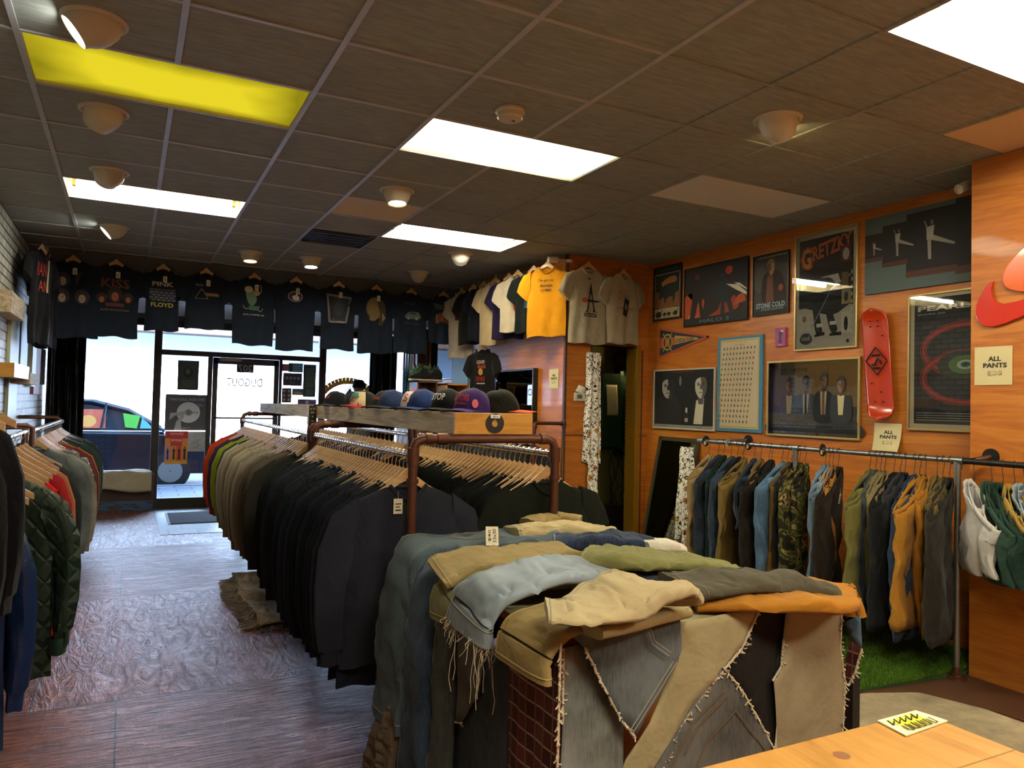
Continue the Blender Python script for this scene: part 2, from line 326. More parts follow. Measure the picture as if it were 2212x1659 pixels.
# ---------------------------------------------------------------- printing on surfaces. fn(u, v) -> (point, normal)
def ink(mb, shapes, fn, step=.03, z0=.0015, dz=.0004):
    for k, sh in enumerate(shapes):
        off = z0 + dz*k
        def P(u, v):
            p, nn = fn(u, v); return p + nn*off
        t = sh[0]
        if t == 't':
            _, s_, cx, cy, w, h, ci = sh[:7]; rot = sh[7] if len(sh) > 7 else 0; v, f = glyphs(s_)
            mb.add([P(cx+(x*w)*cos(rot)-(y*h)*sin(rot), cy+(x*w)*sin(rot)+(y*h)*cos(rot)) for x, y in v], f, ci)
        elif t == 'e':
            _, cx, cy, rx, ry, ci = sh[:6]; n = 20; vs = [P(cx, cy)]; fs = []
            R = max(1, int(max(abs(rx), ry)/step))
            for q in range(1, R+1):
                for j in range(n): vs.append(P(cx+rx*q/R*cos(2*pi*j/n), cy+ry*q/R*sin(2*pi*j/n)))
            for j in range(n): fs.append((0, 1+j, 1+(j+1) % n))
            for q in range(1, R):
                for j in range(n): fs.append((1+(q-1)*n+j, 1+q*n+j, 1+q*n+(j+1) % n, 1+(q-1)*n+(j+1) % n))
            mb.add(vs, fs, ci)
        elif t == 'r':
            _, x0, y0, x1, y1, ci = sh[:6]; a = max(1, int(abs(x1-x0)/step)); b = max(1, int(abs(y1-y0)/step))
            mb.grid(lambda i, j: P(x0+(x1-x0)*i, y0+(y1-y0)*j), a, b, ci)
        elif t == 'l':
            _, pts, w, ci = sh[:4]
            for (x0, y0), (x1, y1) in zip(pts, pts[1:]):
                dx, dy = x1-x0, y1-y0; L = sqrt(dx*dx+dy*dy) or 1; nx, ny = -dy/L*w/2, dx/L*w/2; a = max(1, int(L/step))
                mb.grid(lambda i, j: P(x0+dx*i+nx*(2*j-1), y0+dy*i+ny*(2*j-1)), a, 1, ci)
        elif t == 'p':
            bm = bmesh.new(); vs = [bm.verts.new((x, y, 0)) for x, y in sh[1]]; bm.faces.new(vs); bmesh.ops.triangulate(bm, faces=bm.faces[:])
            for _i in range(4):
                es = [e for e in bm.edges if e.calc_length() > step*1.6]
                if not es: break
                bmesh.ops.subdivide_edges(bm, edges=es, cuts=1); bmesh.ops.triangulate(bm, faces=[f for f in bm.faces if len(f.verts) > 3])
            bm.verts.index_update(); mb.add([P(v.co.x, v.co.y) for v in bm.verts], [tuple(v.index for v in f.verts) for f in bm.faces], sh[2]); bm.free()
def man(cx, y0, h, c, skin=None, lean=0):
    w = h*.13
    return [('p', [(cx-w*.9, y0), (cx-w*.2, y0), (cx, y0+h*.42), (cx+w*.3, y0), (cx+w*1.0, y0), (cx+w*.8+lean*.5, y0+h*.5), (cx+w*1.25+lean, y0+h*.8), (cx-w*1.25+lean, y0+h*.8), (cx-w*.8+lean*.5, y0+h*.5)], c),
            ('e', cx+lean, y0+h*.9, h*.065, h*.085, skin or c)]
# ================================================================ the shell
H = 3.006; XL, XR, XO, XP = -.95, 4.80, 3.80, 4.385; YB, YF, YS, YW = -2.6, 11.15, 8.97, 6.28
GX, GY, CX, CY = -.4647, 3.6574, .6096, .5779
def box1(name, x0, x1, y0, y1, z0, z1, m, bev=0): return st(MB().box(x0, x1, y0, y1, z0, z1, m).obj(name, smooth=False, bev=bev))
box1('floor', XL-.2, XR+1.2, YB-.2, 11.42, -.12, 0, 'floor')
box1('floor_entry', .36, 2.6, 9.0, 11.08, 0, .004, 'entry')
box1('floor_concrete', 2.45, 3.97, -.4, 2.735, 0, .004, 'concrete')
box1('wall_left', XL-.2, XL, YB, 11.45, 0, 3.2, 'brick')
box1('wall_right', XR, XR+.15, YB, YW+.1, 0, 3.2, 'ply')
box1('wall_partition', XP, XR-.002, YB, 2.67, 0, H-.002, 'ply')
box1('wall_display', XO, XO+.09, YW+.1, 11.45, 0, H, 'ply')
box1('wall_rear', XL, XR, YB-.15, YB, 0, 3.2, 'ply')
# back wall of the alcove with the closet opening (x 4.10-4.68, up to 2.13)
w = MB(); w.box(XO, 4.10, YW, YW+.1, 0, H, 'ply'); w.box(4.685, XR, YW, YW+.1, 0, H, 'ply'); w.box(4.10, 4.685, YW, YW+.1, 2.13, H, 'ply')
st(w.obj('wall_alcove', smooth=False))
w = MB(); w.box(4.645, 4.70, YW-.012, YW+.16, 0, 2.15, mat('ochre_paint', '8a6416', .45, .1)); w.box(4.09, 4.105, YW-.01, YW+.11, 0, 2.13, 'walnut'); w.box(4.09, 4.70, YW-.01, YW+.11, 2.13, 2.145, 'walnut')
st(w.obj('trim_1', smooth=False, bev=.002))
w = MB(); gp = mat('olive_wall', '6d6a33', .6, .15, 3)
w.box(XO+.09, XO+.12, YW+.1, 7.35, 0, H, gp); w.box(5.75, 5.8, YW, 7.35, 0, H, gp); w.box(XR+.15, 5.8, YW, YW+.1, 0, 3.2, gp); w.box(XO+.09, 5.8, 7.3, 7.4, 0, H, gp); w.box(XO+.09, 5.8, YW+.1, 7.4, H, H+.03, gp)
st(w.obj('wall_closet', smooth=False))
# corner trim and thin joint strips on the plywood
w = MB(); w.box(XO-.012, XO+.012, YW-.012, YW+.0, 0, H, 'walnut'); w.box(XO-.013, XO, YW, YW+.02, 0, H, 'walnut')
for zz in (1.22,): w.box(XO, 4.09, YW-.004, YW, zz, zz+.012, 'walnut'); w.box(4.70, XR, YW-.004, YW, zz, zz+.01, 'walnut')
w.box(4.72, 4.735, YW-.006, YW, 0, 2.1, 'walnut')
st(w.obj('trim_2', smooth=False))
# soffit over the shop window, its bay ceiling
box1('wall_soffit', XL, XO, YS, YS+.1, 2.565, H, 'soffit')
bay = mat('bay_ceiling', 'b9bcbd', .6, .05)
w = MB(); w.box(XL, XO, YS+.1, 11.4, 2.62, 2.66, bay)
for k in range(24): w.box(XL, XO, YS+.12+k*.095, YS+.14+k*.095, 2.612, 2.62, bay)
st(w.obj('ceiling_bay', smooth=False))
box1('trim_3', XL, XL+.07, YS+.05, 11.2, 2.50, 2.612, 'fixture_white', .004)
# suspended ceiling: brown tiles, grid bars, openings for the troffers
TROF = {(0, 0): 'yellow', (0, 4): 'open', (3, 0): 'diffuser', (4, 4): 'open', (5, -4): 'open', (1, -7): 'strong', (4, -9): 'strong'}  # last two are fill lights added behind the camera, out of view
occ = set()
for (i, j) in TROF: occ |= {(i, j), (i+1, j)}
VENT = (3, 5)
tiles = MB()
yend = YS
i0, i1, j0, j1 = -1, 9, -11, 10
for i in range(i0, i1):
    for j in range(j0, j1):
        if (i, j) in occ: continue
        x0, x1 = max(XL, GX+i*CX), min(XR, GX+(i+1)*CX); y0, y1 = max(YB, GY+j*CY), min(yend, GY+(j+1)*CY)
        if x1 <= x0 or y1 <= y0: continue
        mm = {(3, 3): 'cream_tile', (6, 0): 'grey_panel', (7, 0): 'grey_panel', (7, -3): 'cream_tile'}.get((i, j), 'tile')
        r = random.Random(i*31+j*7); dz = r.uniform(0, .003)
        tiles.add([(x0, y0, H+dz), (x1, y0, H+r.uniform(0, .003)), (x1, y1, H+dz), (x0, y1, H+r.uniform(0, .003))], [(0, 3, 2, 1)], mm)
tiles.box(XL, XR, YB, YS+.1, 3.16, 3.2, 'black')
st(tiles.obj('ceiling', smooth=False))
bars = MB()
for i in range(0, i1):
    x = GX+i*CX
    if x >= XR-.02: continue
    for j in range(j0-1, j1):
        ya, yb = max(YB, GY+j*CY), min(YS, GY+(j+1)*CY)
        if (i, j) in occ and (i-1, j) in occ or (i, j) == (7, 0): continue
        if yb > ya: bars.box(x-.0125, x+.0125, ya, yb, H-.006, H+.001, 'tbar' if i < 5 else 'tile')
for j in range(j0, j1):
    y = GY+j*CY
    if YB < y < YS:
        for i in range(i0, i1):
            xa, xb = max(XL, GX+i*CX), min(XR, GX+(i+1)*CX)
            if {(i, j), (i, j-1)} <= occ and False: continue
            if xb > xa: bars.box(xa, xb, y-.009, y+.009, H-.005, H+.001, 'tbar' if i < 4 else 'tile')
st(bars.obj('ceiling_grid', smooth=False))
box1('roof', XL-.3, XR+1.5, YB-.3, 11.45, 3.2, 3.4, 'black')
box1('facade_above', XL-6, XR+8, YB-.3, 11.5, 3.4, 8, 'soffit')
box1('wall_outer_left', XL-6, XL-.2, 11.0, 11.45, 0, 3.4, 'soffit'); box1('wall_outer_right', XO+.09, XR+8, 11.0, 11.45, 0, 3.4, 'soffit')
box1('wall_header', XL, XO, 11.12, 11.42, 2.56, 3.2, 'soffit')
# ---------------------------------------------------------------- troffers
LBL = {(0, 0): 'recessed ceiling light covered with a yellow sheet, nearest on the left', (0, 4): 'open fluorescent ceiling light with bare tube, left side behind the round spotlights',
 (3, 0): 'large frosted fluorescent ceiling light glowing warm in the middle of the ceiling', (4, 4): 'open fluorescent ceiling light with tubes showing, beside the black air vent',
 (5, -4): 'open fluorescent ceiling light with reflector ridges, cut off by the top right corner', (1, -7): 'ceiling fill light added out of view behind the camera, left one', (4, -9): 'ceiling fill light added out of view behind the camera, right one'}
for (i, j), kind in TROF.items():
    x0, x1, y0, y1 = GX+i*CX+.013, GX+(i+2)*CX-.013, GY+j*CY+.01, GY+(j+1)*CY-.01
    e = tag(emp('ceiling_light', ((x0+x1)/2, (y0+y1)/2, H)), LBL[(i, j)], 'ceiling light')
    hx, hy = (x1-x0)/2, (y1-y0)/2; f = MB(); fm = 'fixture_white'
    f.box(-hx, hx, -hy, hy, .145, .15, fm)
    if kind == 'open':
        q = .055
        f.add([(-hx, -hy, 0), (hx, -hy, 0), (hx, -hy+q, .1), (-hx, -hy+q, .1)], [(0, 1, 2, 3)], fm); f.add([(-hx, hy, 0), (hx, hy, 0), (hx, hy-q, .1), (-hx, hy-q, .1)], [(0, 3, 2, 1)], fm)
        f.add([(-hx, -hy, 0), (-hx, hy, 0), (-hx, hy-q, .1), (-hx, -hy+q, .1)], [(0, 3, 2, 1)], fm); f.add([(hx, -hy, 0), (hx, hy, 0), (hx, hy-q, .1), (hx, -hy+q, .1)], [(0, 1, 2, 3)], fm)
        f.box(-hx, hx, -hy+q, hy-q, .1, .102, fm)
        for yy in ((-.02,), (-.1, .1), )[1] if (i, j) != (0, 4) else (.06,): f.box(-hx+.06, hx-.06, yy-.045, yy+.045, .078, .1, fm)
    else:
        f.box(-hx, -hx+.004, -hy, hy, 0, .145, fm); f.box(hx-.004, hx, -hy, hy, 0, .145, fm); f.box(-hx, hx, -hy, -hy+.004, 0, .145, fm); f.box(-hx, hx, hy-.004, hy, 0, .145, fm)
    f.obj('housing', e, smooth=False)
    if kind == 'open':
        for yy in ((.06,) if (i, j) == (0, 4) else (-.1, .1)):
            t = MB(); t.tube([(-hx+.06, yy, .05), (hx-.06, yy, .05)], .019, 'tube_glow', 12).obj('tube', e)
            for sx in (-1, 1): MB().box(sx*(hx-.045)-.012, sx*(hx-.045)+.012, yy-.02, yy+.02, .03, .08, fm).obj('lamp_holder', e, smooth=False)
    else:
        g = {'yellow': 'yellow_glow', 'strong': 'diffuser_strong'}.get(kind, 'diffuser_glow')
        t = MB(); t.grid(lambda u, v: (-hx+.004+u*(2*hx-.008), -hy+.004+v*(2*hy-.008), .012+.012*(1-(2*v-1)**2)*-1), 8, 6, g).obj('diffuser', e)
# ---------------------------------------------------------------- eyeball spotlights
def spot(x, y, tilt, az, glow, label, lit=True):
    e = tag(emp('ceiling_spotlight', (x, y, H)), label, 'spotlight', 'round ceiling spotlights')
    MB().lathe([(.098, .003), (.1, -.008), (.108, -.012), (.122, -.006), (.124, .0), (.098, .003)], (0, 0, 0), 'white_plastic', 32).obj('trim_ring', e)
    R = Matrix.Rotation(az, 3, 'Z') @ Matrix.Rotation(tilt, 3, 'Y')      # local -Z axis of the ball leans towards azimuth az
    prof = [(.098*cos(a), .0-.098*sin(a)) for a in [radians(q) for q in (-60, -40, -20, 0, 15, 30, 42)]]
    prof += [(.068, -.082), (.060, -.078), (.060, -.03)]
    b = MB().lathe([(r, z*1.15) for r, z in prof], (0, 0, -.004), 'white_plastic', 32, R); b.obj('lamp_housing', e)
    b = MB().lathe([(.0001, -.075), (.062, -.078)], (0, 0, -.004), glow, 24, R); b.obj('bulb', e)
mat('bulb_off', '2a2520', .3, 0)
SP = [(205, 45, 50, 180, 'spot_cool', 'large lit ceiling spotlight tilted left, nearest in the top left corner'),
 (225, 240, 52, 120, 'bulb_off', 'unlit round ceiling spotlight just beyond the yellow light panel'),
 (237, 370, 52, 110, 'bulb_off', 'unlit round ceiling spotlight just in front of the bare tube light on the left'),
 (248, 490, 48, 185, 'spot_cool', 'lit round ceiling spotlight tilted left, above the four-face black shirt'),
 (541, 545, 5, 270, 'spot_warm', 'orange-lit round ceiling spotlight pointing down, above the skateboarding shirt'),
 (672, 558, 5, 270, 'spot_cool', 'white-lit round ceiling spotlight pointing down, above the thumbs-up shirt'),
 (858, 412, 6, 270, 'spot_warm', 'yellow-lit round ceiling spotlight pointing down beside the cream tile'),
 (995, 548, 46, 70, 'bulb_off', 'unlit round ceiling spotlight beyond the open light with two tubes'),
 (905, 588, 48, 75, 'bulb_off', 'unlit round ceiling spotlight farthest back, above the off-road car shirt'),
 (1680, 258, 55, 25, 'spot_warm', 'stained round ceiling spotlight tilted away to the right, throwing a glow on the ceiling')]
for px, py, tl, az, g, lb in SP:
    p = onz(px, py, H); spot(p.x, p.y, -radians(tl) if az is None else radians(tl)*-1, radians(az+180), g, lb) if False else spot(p.x, p.y, radians(tl), radians(az+180), g, lb)
# vent, smoke detector
p = onz(730, 511, H); e = tag(emp('air_vent', (1.667, 6.83, H)), 'black louvred square air vent in the ceiling', 'vent')
MB().box(-.28, .28, -.26, .26, -.004, .0, 'black').obj('backing', e, smooth=False)
m_ = MB()
for q in (.28, .2, .12): m_.tube([(-q, -q*.92, -.012), (q, -q*.92, -.012), (q, q*.92, -.012), (-q, q*.92, -.012)], .008, mat('vent_metal', '2c2b2c', .5, 0), 4, True)
for k in range(5): m_.box(-.27+k*.012, .27-k*.012, -.2+k*.1-.02, -.2+k*.1+.015, -.022, -.014, 'vent_metal', None)
m_.obj('louvres', e, smooth=False)
p = onz(1102, 238, H); e = tag(emp('smoke_detector', (p.x, p.y, H)), 'round cream smoke detector on the ceiling beside the frosted light', 'smoke detector')
MB().lathe([(.001, 0), (.075, 0), (.077, -.012), (.066, -.018), (.066, -.04), (.058, -.05), (.001, -.052)], (0, 0, 0), 'white_plastic', 32).obj('body', e)
MB().lathe([(.001, -.053), (.008, -.053), (.008, -.05)], (.02, 0, 0), mat('red_led', '7a1a10', .3, 0), 10).obj('indicator', e)
# ================================================================ storefront
fb = 'frame_bronze'; GYF = 11.28
def bar(mb, x0, x1, z0, z1, y0=11.14, y1=11.24): mb.box(x0, x1, y0, y1, z0, z1, fb)
w = MB()
for x0, x1 in ((-.62, -.54), (.29, .385), (2.50, 2.60), (3.28, 3.36)): bar(w, x0, x1, 0, 2.56)
bar(w, -.62, 3.36, 2.46, 2.56); bar(w, .385, 2.50, 2.08, 2.15); bar(w, -.62, .3, .46, .52); bar(w, 2.6, 3.3, .46, .52); bar(w, .97, 1.03, 0, 2.1); bar(w, 1.93, 1.97, 0, 2.1); bar(w, .385, .97, 0, .14); bar(w, 1.97, 2.5, 0, .14)
bar(w, 1.03, 1.93, 0, .02)
st(w.obj('window_frame', smooth=False, bev=.004))
def pane(n, x0, x1, z0, z1): st(MB().box(x0, x1, GYF-.09, GYF-.085, z0, z1, 'glass').obj('window_%d' % n, smooth=False))
pane(1, -.55, .3, .5, 2.48); pane(2, .38, 2.51, 2.14, 2.48); pane(3, .38, .975, .13, 2.09); pane(4, 1.965, 2.51, .13, 2.09); pane(5, 2.59, 3.29, .5, 2.48)
w = MB()
w.box(1.035, 1.10, 11.15, 11.19, .03, 2.075, fb); w.box(1.86, 1.925, 11.15, 11.19, .03, 2.075, fb); w.box(1.035, 1.925, 11.15, 11.19, 1.99, 2.075, fb); w.box(1.035, 1.925, 11.15, 11.19, .03, .26, fb)
d = st(w.obj('door_1', smooth=False, bev=.003))
MB().box(1.095, 1.865, 11.168, 11.172, .25, 2.0, 'glass').obj('door_pane', d, smooth=False)
MB().tube([(1.06, 11.12, 1.235), (1.9, 11.12, 1.235)], .012, 'frame_bronze').box(1.05, 1.08, 11.12, 11.16, 1.22, 1.25, fb).box(1.88, 1.91, 11.12, 11.16, 1.22, 1.25, fb).obj('push_bar', d)
MB().box(1.12, 1.4, 11.08, 11.15, 2.03, 2.075, mat('closer_grey', '8b8e8c', .4, 0, 5, 0, 0, .6)).obj('door_closer', d, smooth=False, bev=.004)
d_ink = []
def wall_fn(x0, y, mirror=False): return lambda u, v: (Vector((u, y, v)), Vector((0, -1, 0)))
fr = wall_fn(0, 11.166)
m_ = MB(); ink(m_, [('r', 1.35, 1.88, 1.575, 2.0, '2c3234'), ('t', '207', 1.4625, 1.94, -.19, .10, 'b9c0be')], fr, .2); tag(m_.obj('number_decal', d), 'dark sticker with the street number in mirror writing', None)
m_ = MB(); ink(m_, [('t', 'DUGOUT', 1.46, 1.74, -.48, .12, '6a6e70'), ('r', 1.24, 1.60, 1.69, 1.606, '8a8e90')], fr, .3); tag(m_.obj('name_decal', d), 'shop name lettering in mirror writing', None)
# bulkheads under the display windows and their sills
for k, (x0, x1) in enumerate(((XL, .34), (2.52, XO))):
    w = MB(); w.box(x0, x1, 11.06, 11.14, .1, .46, mat('bulkhead_brown', '3d241c', .4, .2, 4)); w.box(x0, x1, 10.98, 11.3, .46, .49, 'bulkhead_brown'); st(w.obj('wall_bulkhead_%s' % ('left', 'right')[k], smooth=False, bev=.003))
    st(MB().box(x0, x1, 11.035, 11.06, 0, .13, 'scraped').obj('baseboard_%s' % ('left', 'right')[k], smooth=False))
cl = MB()
def bench(u, v):
    x = -.53+.84*u; s = v*.5
    y, z = (11.2-s, .515) if s < .26 else (10.94-.0*s, .515-(s-.26))
    return Vector((x, y+.012*sin(x*19), z+.012*sin(x*11+v*4)-(.02*sin(x*5) if v > .9 else 0)))
cl.grid(bench, 40, 16, cloth('b9ae95')); tag(cl.obj('cloth', solid=.02), 'pale cloth pad laid along the window sill, hanging over its edge', 'cloth')
tag(MB().box(.50, 1.15, 9.72, 10.63, .006, .016, mat('mat_dark', '23262c', .95, .15, 60)).box(.47, 1.18, 9.69, 10.66, .004, .009, 'black').obj('door_mat', smooth=False, bev=.003), 'dark grey rectangular door mat on the entry tiles', 'door mat')
# papers taped to the glass (seen from behind, writing mirrored)
def paper(name, pxs, shapes, bgc, label, cat='poster', Y=11.17, group=None):
    (a, b_), (c, d__) = pxs; p0 = ony(a, b_, Y); p1 = ony(c, d__, Y); x0, z1, x1, z0 = p0.x, p0.z, p1.x, p1.z; wd, ht = x1-x0, z1-z0
    m = MB(); m.box(x0, x1, Y, Y+.002, z0, z1, bgc)
    fn = lambda u, v: (Vector((x0+u*wd, Y, z0+v*ht)), Vector((0, -1, 0)))
    ink(m, shapes, fn, 3); return tag(m.obj(name, smooth=False), label, cat, group)
rnd = random.Random(4)
def rows(n, x0=.1, x1=.9, y0=.1, y1=.5, c='888888', h=.012): return [('r', x0+rnd.uniform(0, .08), y0+(y1-y0)*k/n, x1-rnd.uniform(0, .15), y0+(y1-y0)*k/n+h, c) for k in range(n)]
paper('poster', ((385, 778), (428, 843)), [('r', .08, .05, .92, .95, '4d5348'), ('e', .5, .6, .22, .18, '34392f'), ('e', .48, .63, .12, .1, '6c7361')]+rows(8, .15, .9, .07, .35, '70776a'), '3a4036', 'dark green-grey poster taped high on the glass left of the door')
paper('poster', ((358, 851), (446, 930)), [('t', 'VINYL NIGHT LAUNCH PARTY', .5, .86, -.85, .075, 'b9bcc0'), ('e', .55, .5, .28, .29, 'd9dee4'), ('e', .55, .5, .09, .09, '8e949a'), ('e', .55, .5, .02, .02, '30333a'), ('t', 'BODE', .7, .5, -.16, .06, '4a4f57'),
      ('p', [(.1, .28), (.25, .42), (.42, .38), (.5, .5), (.44, .54), (.3, .5), (.12, .48)], 'aeb4ba'), ('p', [(.22, 0), (.4, 0), (.38, .24), (.46, .4), (.36, .4), (.26, .22)], 'aeb4ba')]+rows(3, .72, .95, .65, .78, 'b9bcc0')+rows(2, .35, .62, .04, .1, 'b9bcc0'), '55585f', 'grey vinyl night launch party poster with hand and white record on the glass')
paper('poster', ((357, 931), (404, 1002)), [('r', 0, .78, 1, 1, 'b5323a'), ('t', 'GRAND', .5, .92, -.6, .08, 'e4c7b0'), ('r', .25, .55, .75, .85, 'c23b3f'), ('t', 'BALLROOM', .5, .72, -.42, .07, 'f0ddd0'), ('r', 0, .1, .24, .55, 'b48ab0'), ('r', .5, .1, .74, .55, 'd05a3c'), ('r', 0, 0, 1, .09, 'd8a23c')]+man(.13, .14, .36, '3a3038')+man(.4, .14, .38, '3a2a24')+man(.63, .14, .38, '4c2430')+man(.87, .14, .4, '2a2a30'), 'd58b3c', 'orange and red event poster with dancing figures, low on the glass')
paper('poster', ((406, 932), (443, 975)), [('l', [(rnd.random(), rnd.random()) for _ in range(3)], .015, '8d9198') for _ in range(14)], 'b6babf', 'pale sheet of pencil doodles beside the orange event poster')
pp = [((606, 786), (632, 802), 'b25a50', 'small red-brown card at the top of the glass right of the door'), ((624, 784), (654, 805), '5f9fb5', 'light blue tilted card at the top of the glass right of the door'), ((656, 787), (681, 858), '3c5650', 'tall dark green event sheet on the glass right of the door'),
      ((612, 805), (652, 834), '3e4258', 'dark blue card with four round rings on the glass'), ((609, 838), (629, 870), '4d5058', 'small grey sheet of portraits on the glass right of the door'), ((631, 839), (656, 854), 'a38f4e', 'small yellow and blue landscape card on the glass'), ((643, 862), (683, 876), '6f6a94', 'violet card low on the glass right of the door')]
for a, b_, c, lb in pp:
    sh = []
    if c == '3e4258': sh = [('e', .2+.2*k, .6, .07, .11, 'd5d8df') for k in range(4)]+[('e', .2+.2*k, .6, .04, .06, '3e4258') for k in range(4)]+rows(2, .3, .7, .2, .35, '9a9cab', .02)
    elif c == '3c5650': sh = rows(16, .1, .95, .3, .9, '7f9a92', .015)+[('r', .2, .05, .8, .25, '60766f')]
    elif c == '4d5058': sh = [('e', .25+.5*(k % 2), .8-.3*(k//2), .14, .1, 'c9c2bb') for k in range(6)]
    elif c == 'a38f4e': sh = [('r', 0, .45, 1, 1, '4a6688'), ('p', [(.1, .3), (.5, .55), (.9, .3)], 'd8c77a')]
    elif c == '6f6a94': sh = [('e', .5, .5, .1, .3, 'd9cfe8')]+rows(2, .1, .4, .2, .6, 'b0a8cc', .05)
    else: sh = rows(3, .1, .9, .2, .8, 'd0d4d6', .04)
    paper('window_card', (a, b_), sh, c, lb, 'card')
# round tent decal on the right window
m = MB(); fn = lambda u, v: (Vector((u, 11.185, v)), Vector((0, -1, 0)))
arc = [(2.95+.52*cos(radians(a)), 1.22+.60*sin(radians(a))) for a in range(40, 142, 6)]
ink(m, [('l', arc, .10, 'e2a412'), ('p', [(2.62, 1.2), (2.98, 1.72), (3.28, 1.2)], '7d8a92'), ('p', [(2.9, 1.2), (2.99, 1.5), (3.12, 1.2)], 'c9ced2'), ('l', [(2.60, 1.2), (2.98, 1.74), (3.28, 1.22)], .014, '3e474d'), ('l', [(2.98, 1.74), (2.98, 1.84)], .01, '3e474d'),
        ('t', 'DUGOUT', 2.99, 1.52, -.34, .07, 'e8ebec'), ('l', [(2.62, 1.66), (2.78, 1.78), (2.96, 1.76), (2.8, 1.68), (2.62, 1.62)], .008, '7a8288')], fn, .5)
tag(m.obj('window_decal', smooth=False), 'round shop decal with tent drawing and yellow arc, mirror writing, on the right window', 'decal')
# ================================================================ outside
st(MB().box(-14, 22, 11.45, 14.2, -.14, -.01, 'pavers').obj('ground_sidewalk', smooth=False)); st(MB().box(-20, 30, 14.2, 25, -.3, -.13, mat('asphalt', '4b4f56', .85, .2, 4)).obj('ground_street', smooth=False))
st(MB().box(-14, 22, 14.05, 14.22, -.14, .0, mat('kerb', '63676c', .8)).obj('ground_kerb', smooth=False)); st(MB().box(-20, 30, 21.5, 25.2, -.13, 0, 'kerb').obj('ground_far_sidewalk', smooth=False))
w = MB(); fc = mat('far_facade', 'b7cbe6', .8, .05, 2); fg = mat('far_glass', '6f8fa8', .15, .1, 1)
w.box(-20, 30, 24, 25, 0, 9, fc)
w.obj('far', smooth=False); o = D.objects['far']; o.name = 'building'; tag(o, 'pale sunlit building across the street beyond the shop window', 'building')
m_ = MB(); m_.box(-20, 30, 23.2, 24, 3.35, 3.7, mat('awning_brown', '2e211b', .7)); m_.obj('awning', o, smooth=False)
for k in range(9): MB().box(-12+k*4, -9.2+k*4, 23.95, 24.02, 4.3, 6.4, fg).obj('window', o, smooth=False)
# parked car
car = tag(emp('car', (-.75, 15.35, -.13)), 'dark blue car parked at the kerb, seen through the left shop window', 'car')
pb = mat('car_blue', '0d1524', .3, 0, 5, 0, 0, .3, .4, .3); cg = mat('car_glass', '1b2530', .05, 0)
prof = [(-2.25, .32), (-2.3, .75), (-2.1, .98), (-1.45, 1.05), (1.15, 1.02), (1.95, .92), (2.28, .72), (2.3, .4), (2.1, .28)]
def lo(ps, hw, m): return [[Vector((x, y, z)) for x, z in ps] for y in (-hw, -hw+.08, hw-.08, hw)]
body = MB(); r0 = [Vector((x*.985, -.9, .62+(z-.62)*.93)) for x, z in prof]; r1 = [Vector((x, -.82, z)) for x, z in prof]; r2 = [Vector((x, .82, z)) for x, z in prof]; r3 = [Vector((x*.985, .9, .62+(z-.62)*.93)) for x, z in prof]
body.loft([r0, r1, r2, r3], pb); body.obj('body', car, bev=.02)
roofp = [(-1.75, 1.0), (-1.25, 1.44), (-.6, 1.53), (.2, 1.51), (.75, 1.36), (1.35, 1.02)]
g_ = MB(); g_.loft([[Vector((x, s*(.84 if z < 1.1 else .66), z)) for x, z in roofp] for s in (-1, 1)], cg); g_.obj('greenhouse', car)
rf = MB(); rp = [(-1.72, 1.04), (-1.25, 1.46), (-.6, 1.55), (.2, 1.53), (.76, 1.38), (1.34, 1.04)]
for s in (-1, 1): rf.tube([(x, s*(.85 if z < 1.1 else .67), z) for x, z in rp], .035, pb, 6)
rf.loft([[Vector((x, s*.66, z+.01)) for x, z in rp[1:5]]+[Vector((x, s*.66, z-.02)) for x, z in rp[1:5]][::-1] for s in (-1, 1)], pb)
for x, t in ((-.55, -.5), (.35, .42)):
    for s in (-1, 1): rf.tube([(x, s*.85, 1.02), (t, s*.67, 1.5)], .028, pb, 6)
rf.obj('roof', car)
MB().tube([(-1.5, -.87, 1.04), (1.3, -.87, 1.03)], .012, 'chrome', 6).obj('trim_strip', car)
for x in (-1.45, 1.45):
    for s in (-1, 1):
        wh = MB(); wh.lathe([(.2, -.11), (.33, -.1), (.34, 0), (.33, .1), (.2, .11)], (0, 0, 0), 'black', 28, Matrix.Rotation(pi/2, 3, 'X'), True, True); wh.lathe([(.01, s*.0+.112), (.2, .113)], (0, 0, 0), 'closer_grey', 16, Matrix.Rotation(pi/2, 3, 'X')); wh.lathe([(.01, -.112), (.2, -.113)], (0, 0, 0), 'closer_grey', 16, Matrix.Rotation(pi/2, 3, 'X')); wh.obj('wheel', car, (x, s*.8, .34))
MB().box(-.35, -.15, -.9, -.87, .86, .89, 'chrome').obj('door_handle', car, smooth=False)
sh = MB(); fn = lambda u, v: (Vector((u, -.84+(v-1.05)*.38, v)), Vector((0, -1, 0)))  # coloured panels painted as reflections in the car's side windows
ink(sh, [('r', -.1, 1.08, .42, 1.40, 'c2573a'), ('e', .16, 1.2, .12, .1, 'd99a4a'), ('r', -.1, 1.08, .05, 1.2, '3c6da8')], fn, 1, .01); sh.obj('window_reflection', car)
sh = MB(); ink(sh, [('p', [(.72, 1.1), (.9, 1.08), (.95, 1.3), (.68, 1.34)], '4fae3a'), ('p', [(.95, 1.08), (1.15, 1.08), (.98, 1.3)], '5aa7b8')], fn, 1, .01); sh.obj('window_reflection', car)
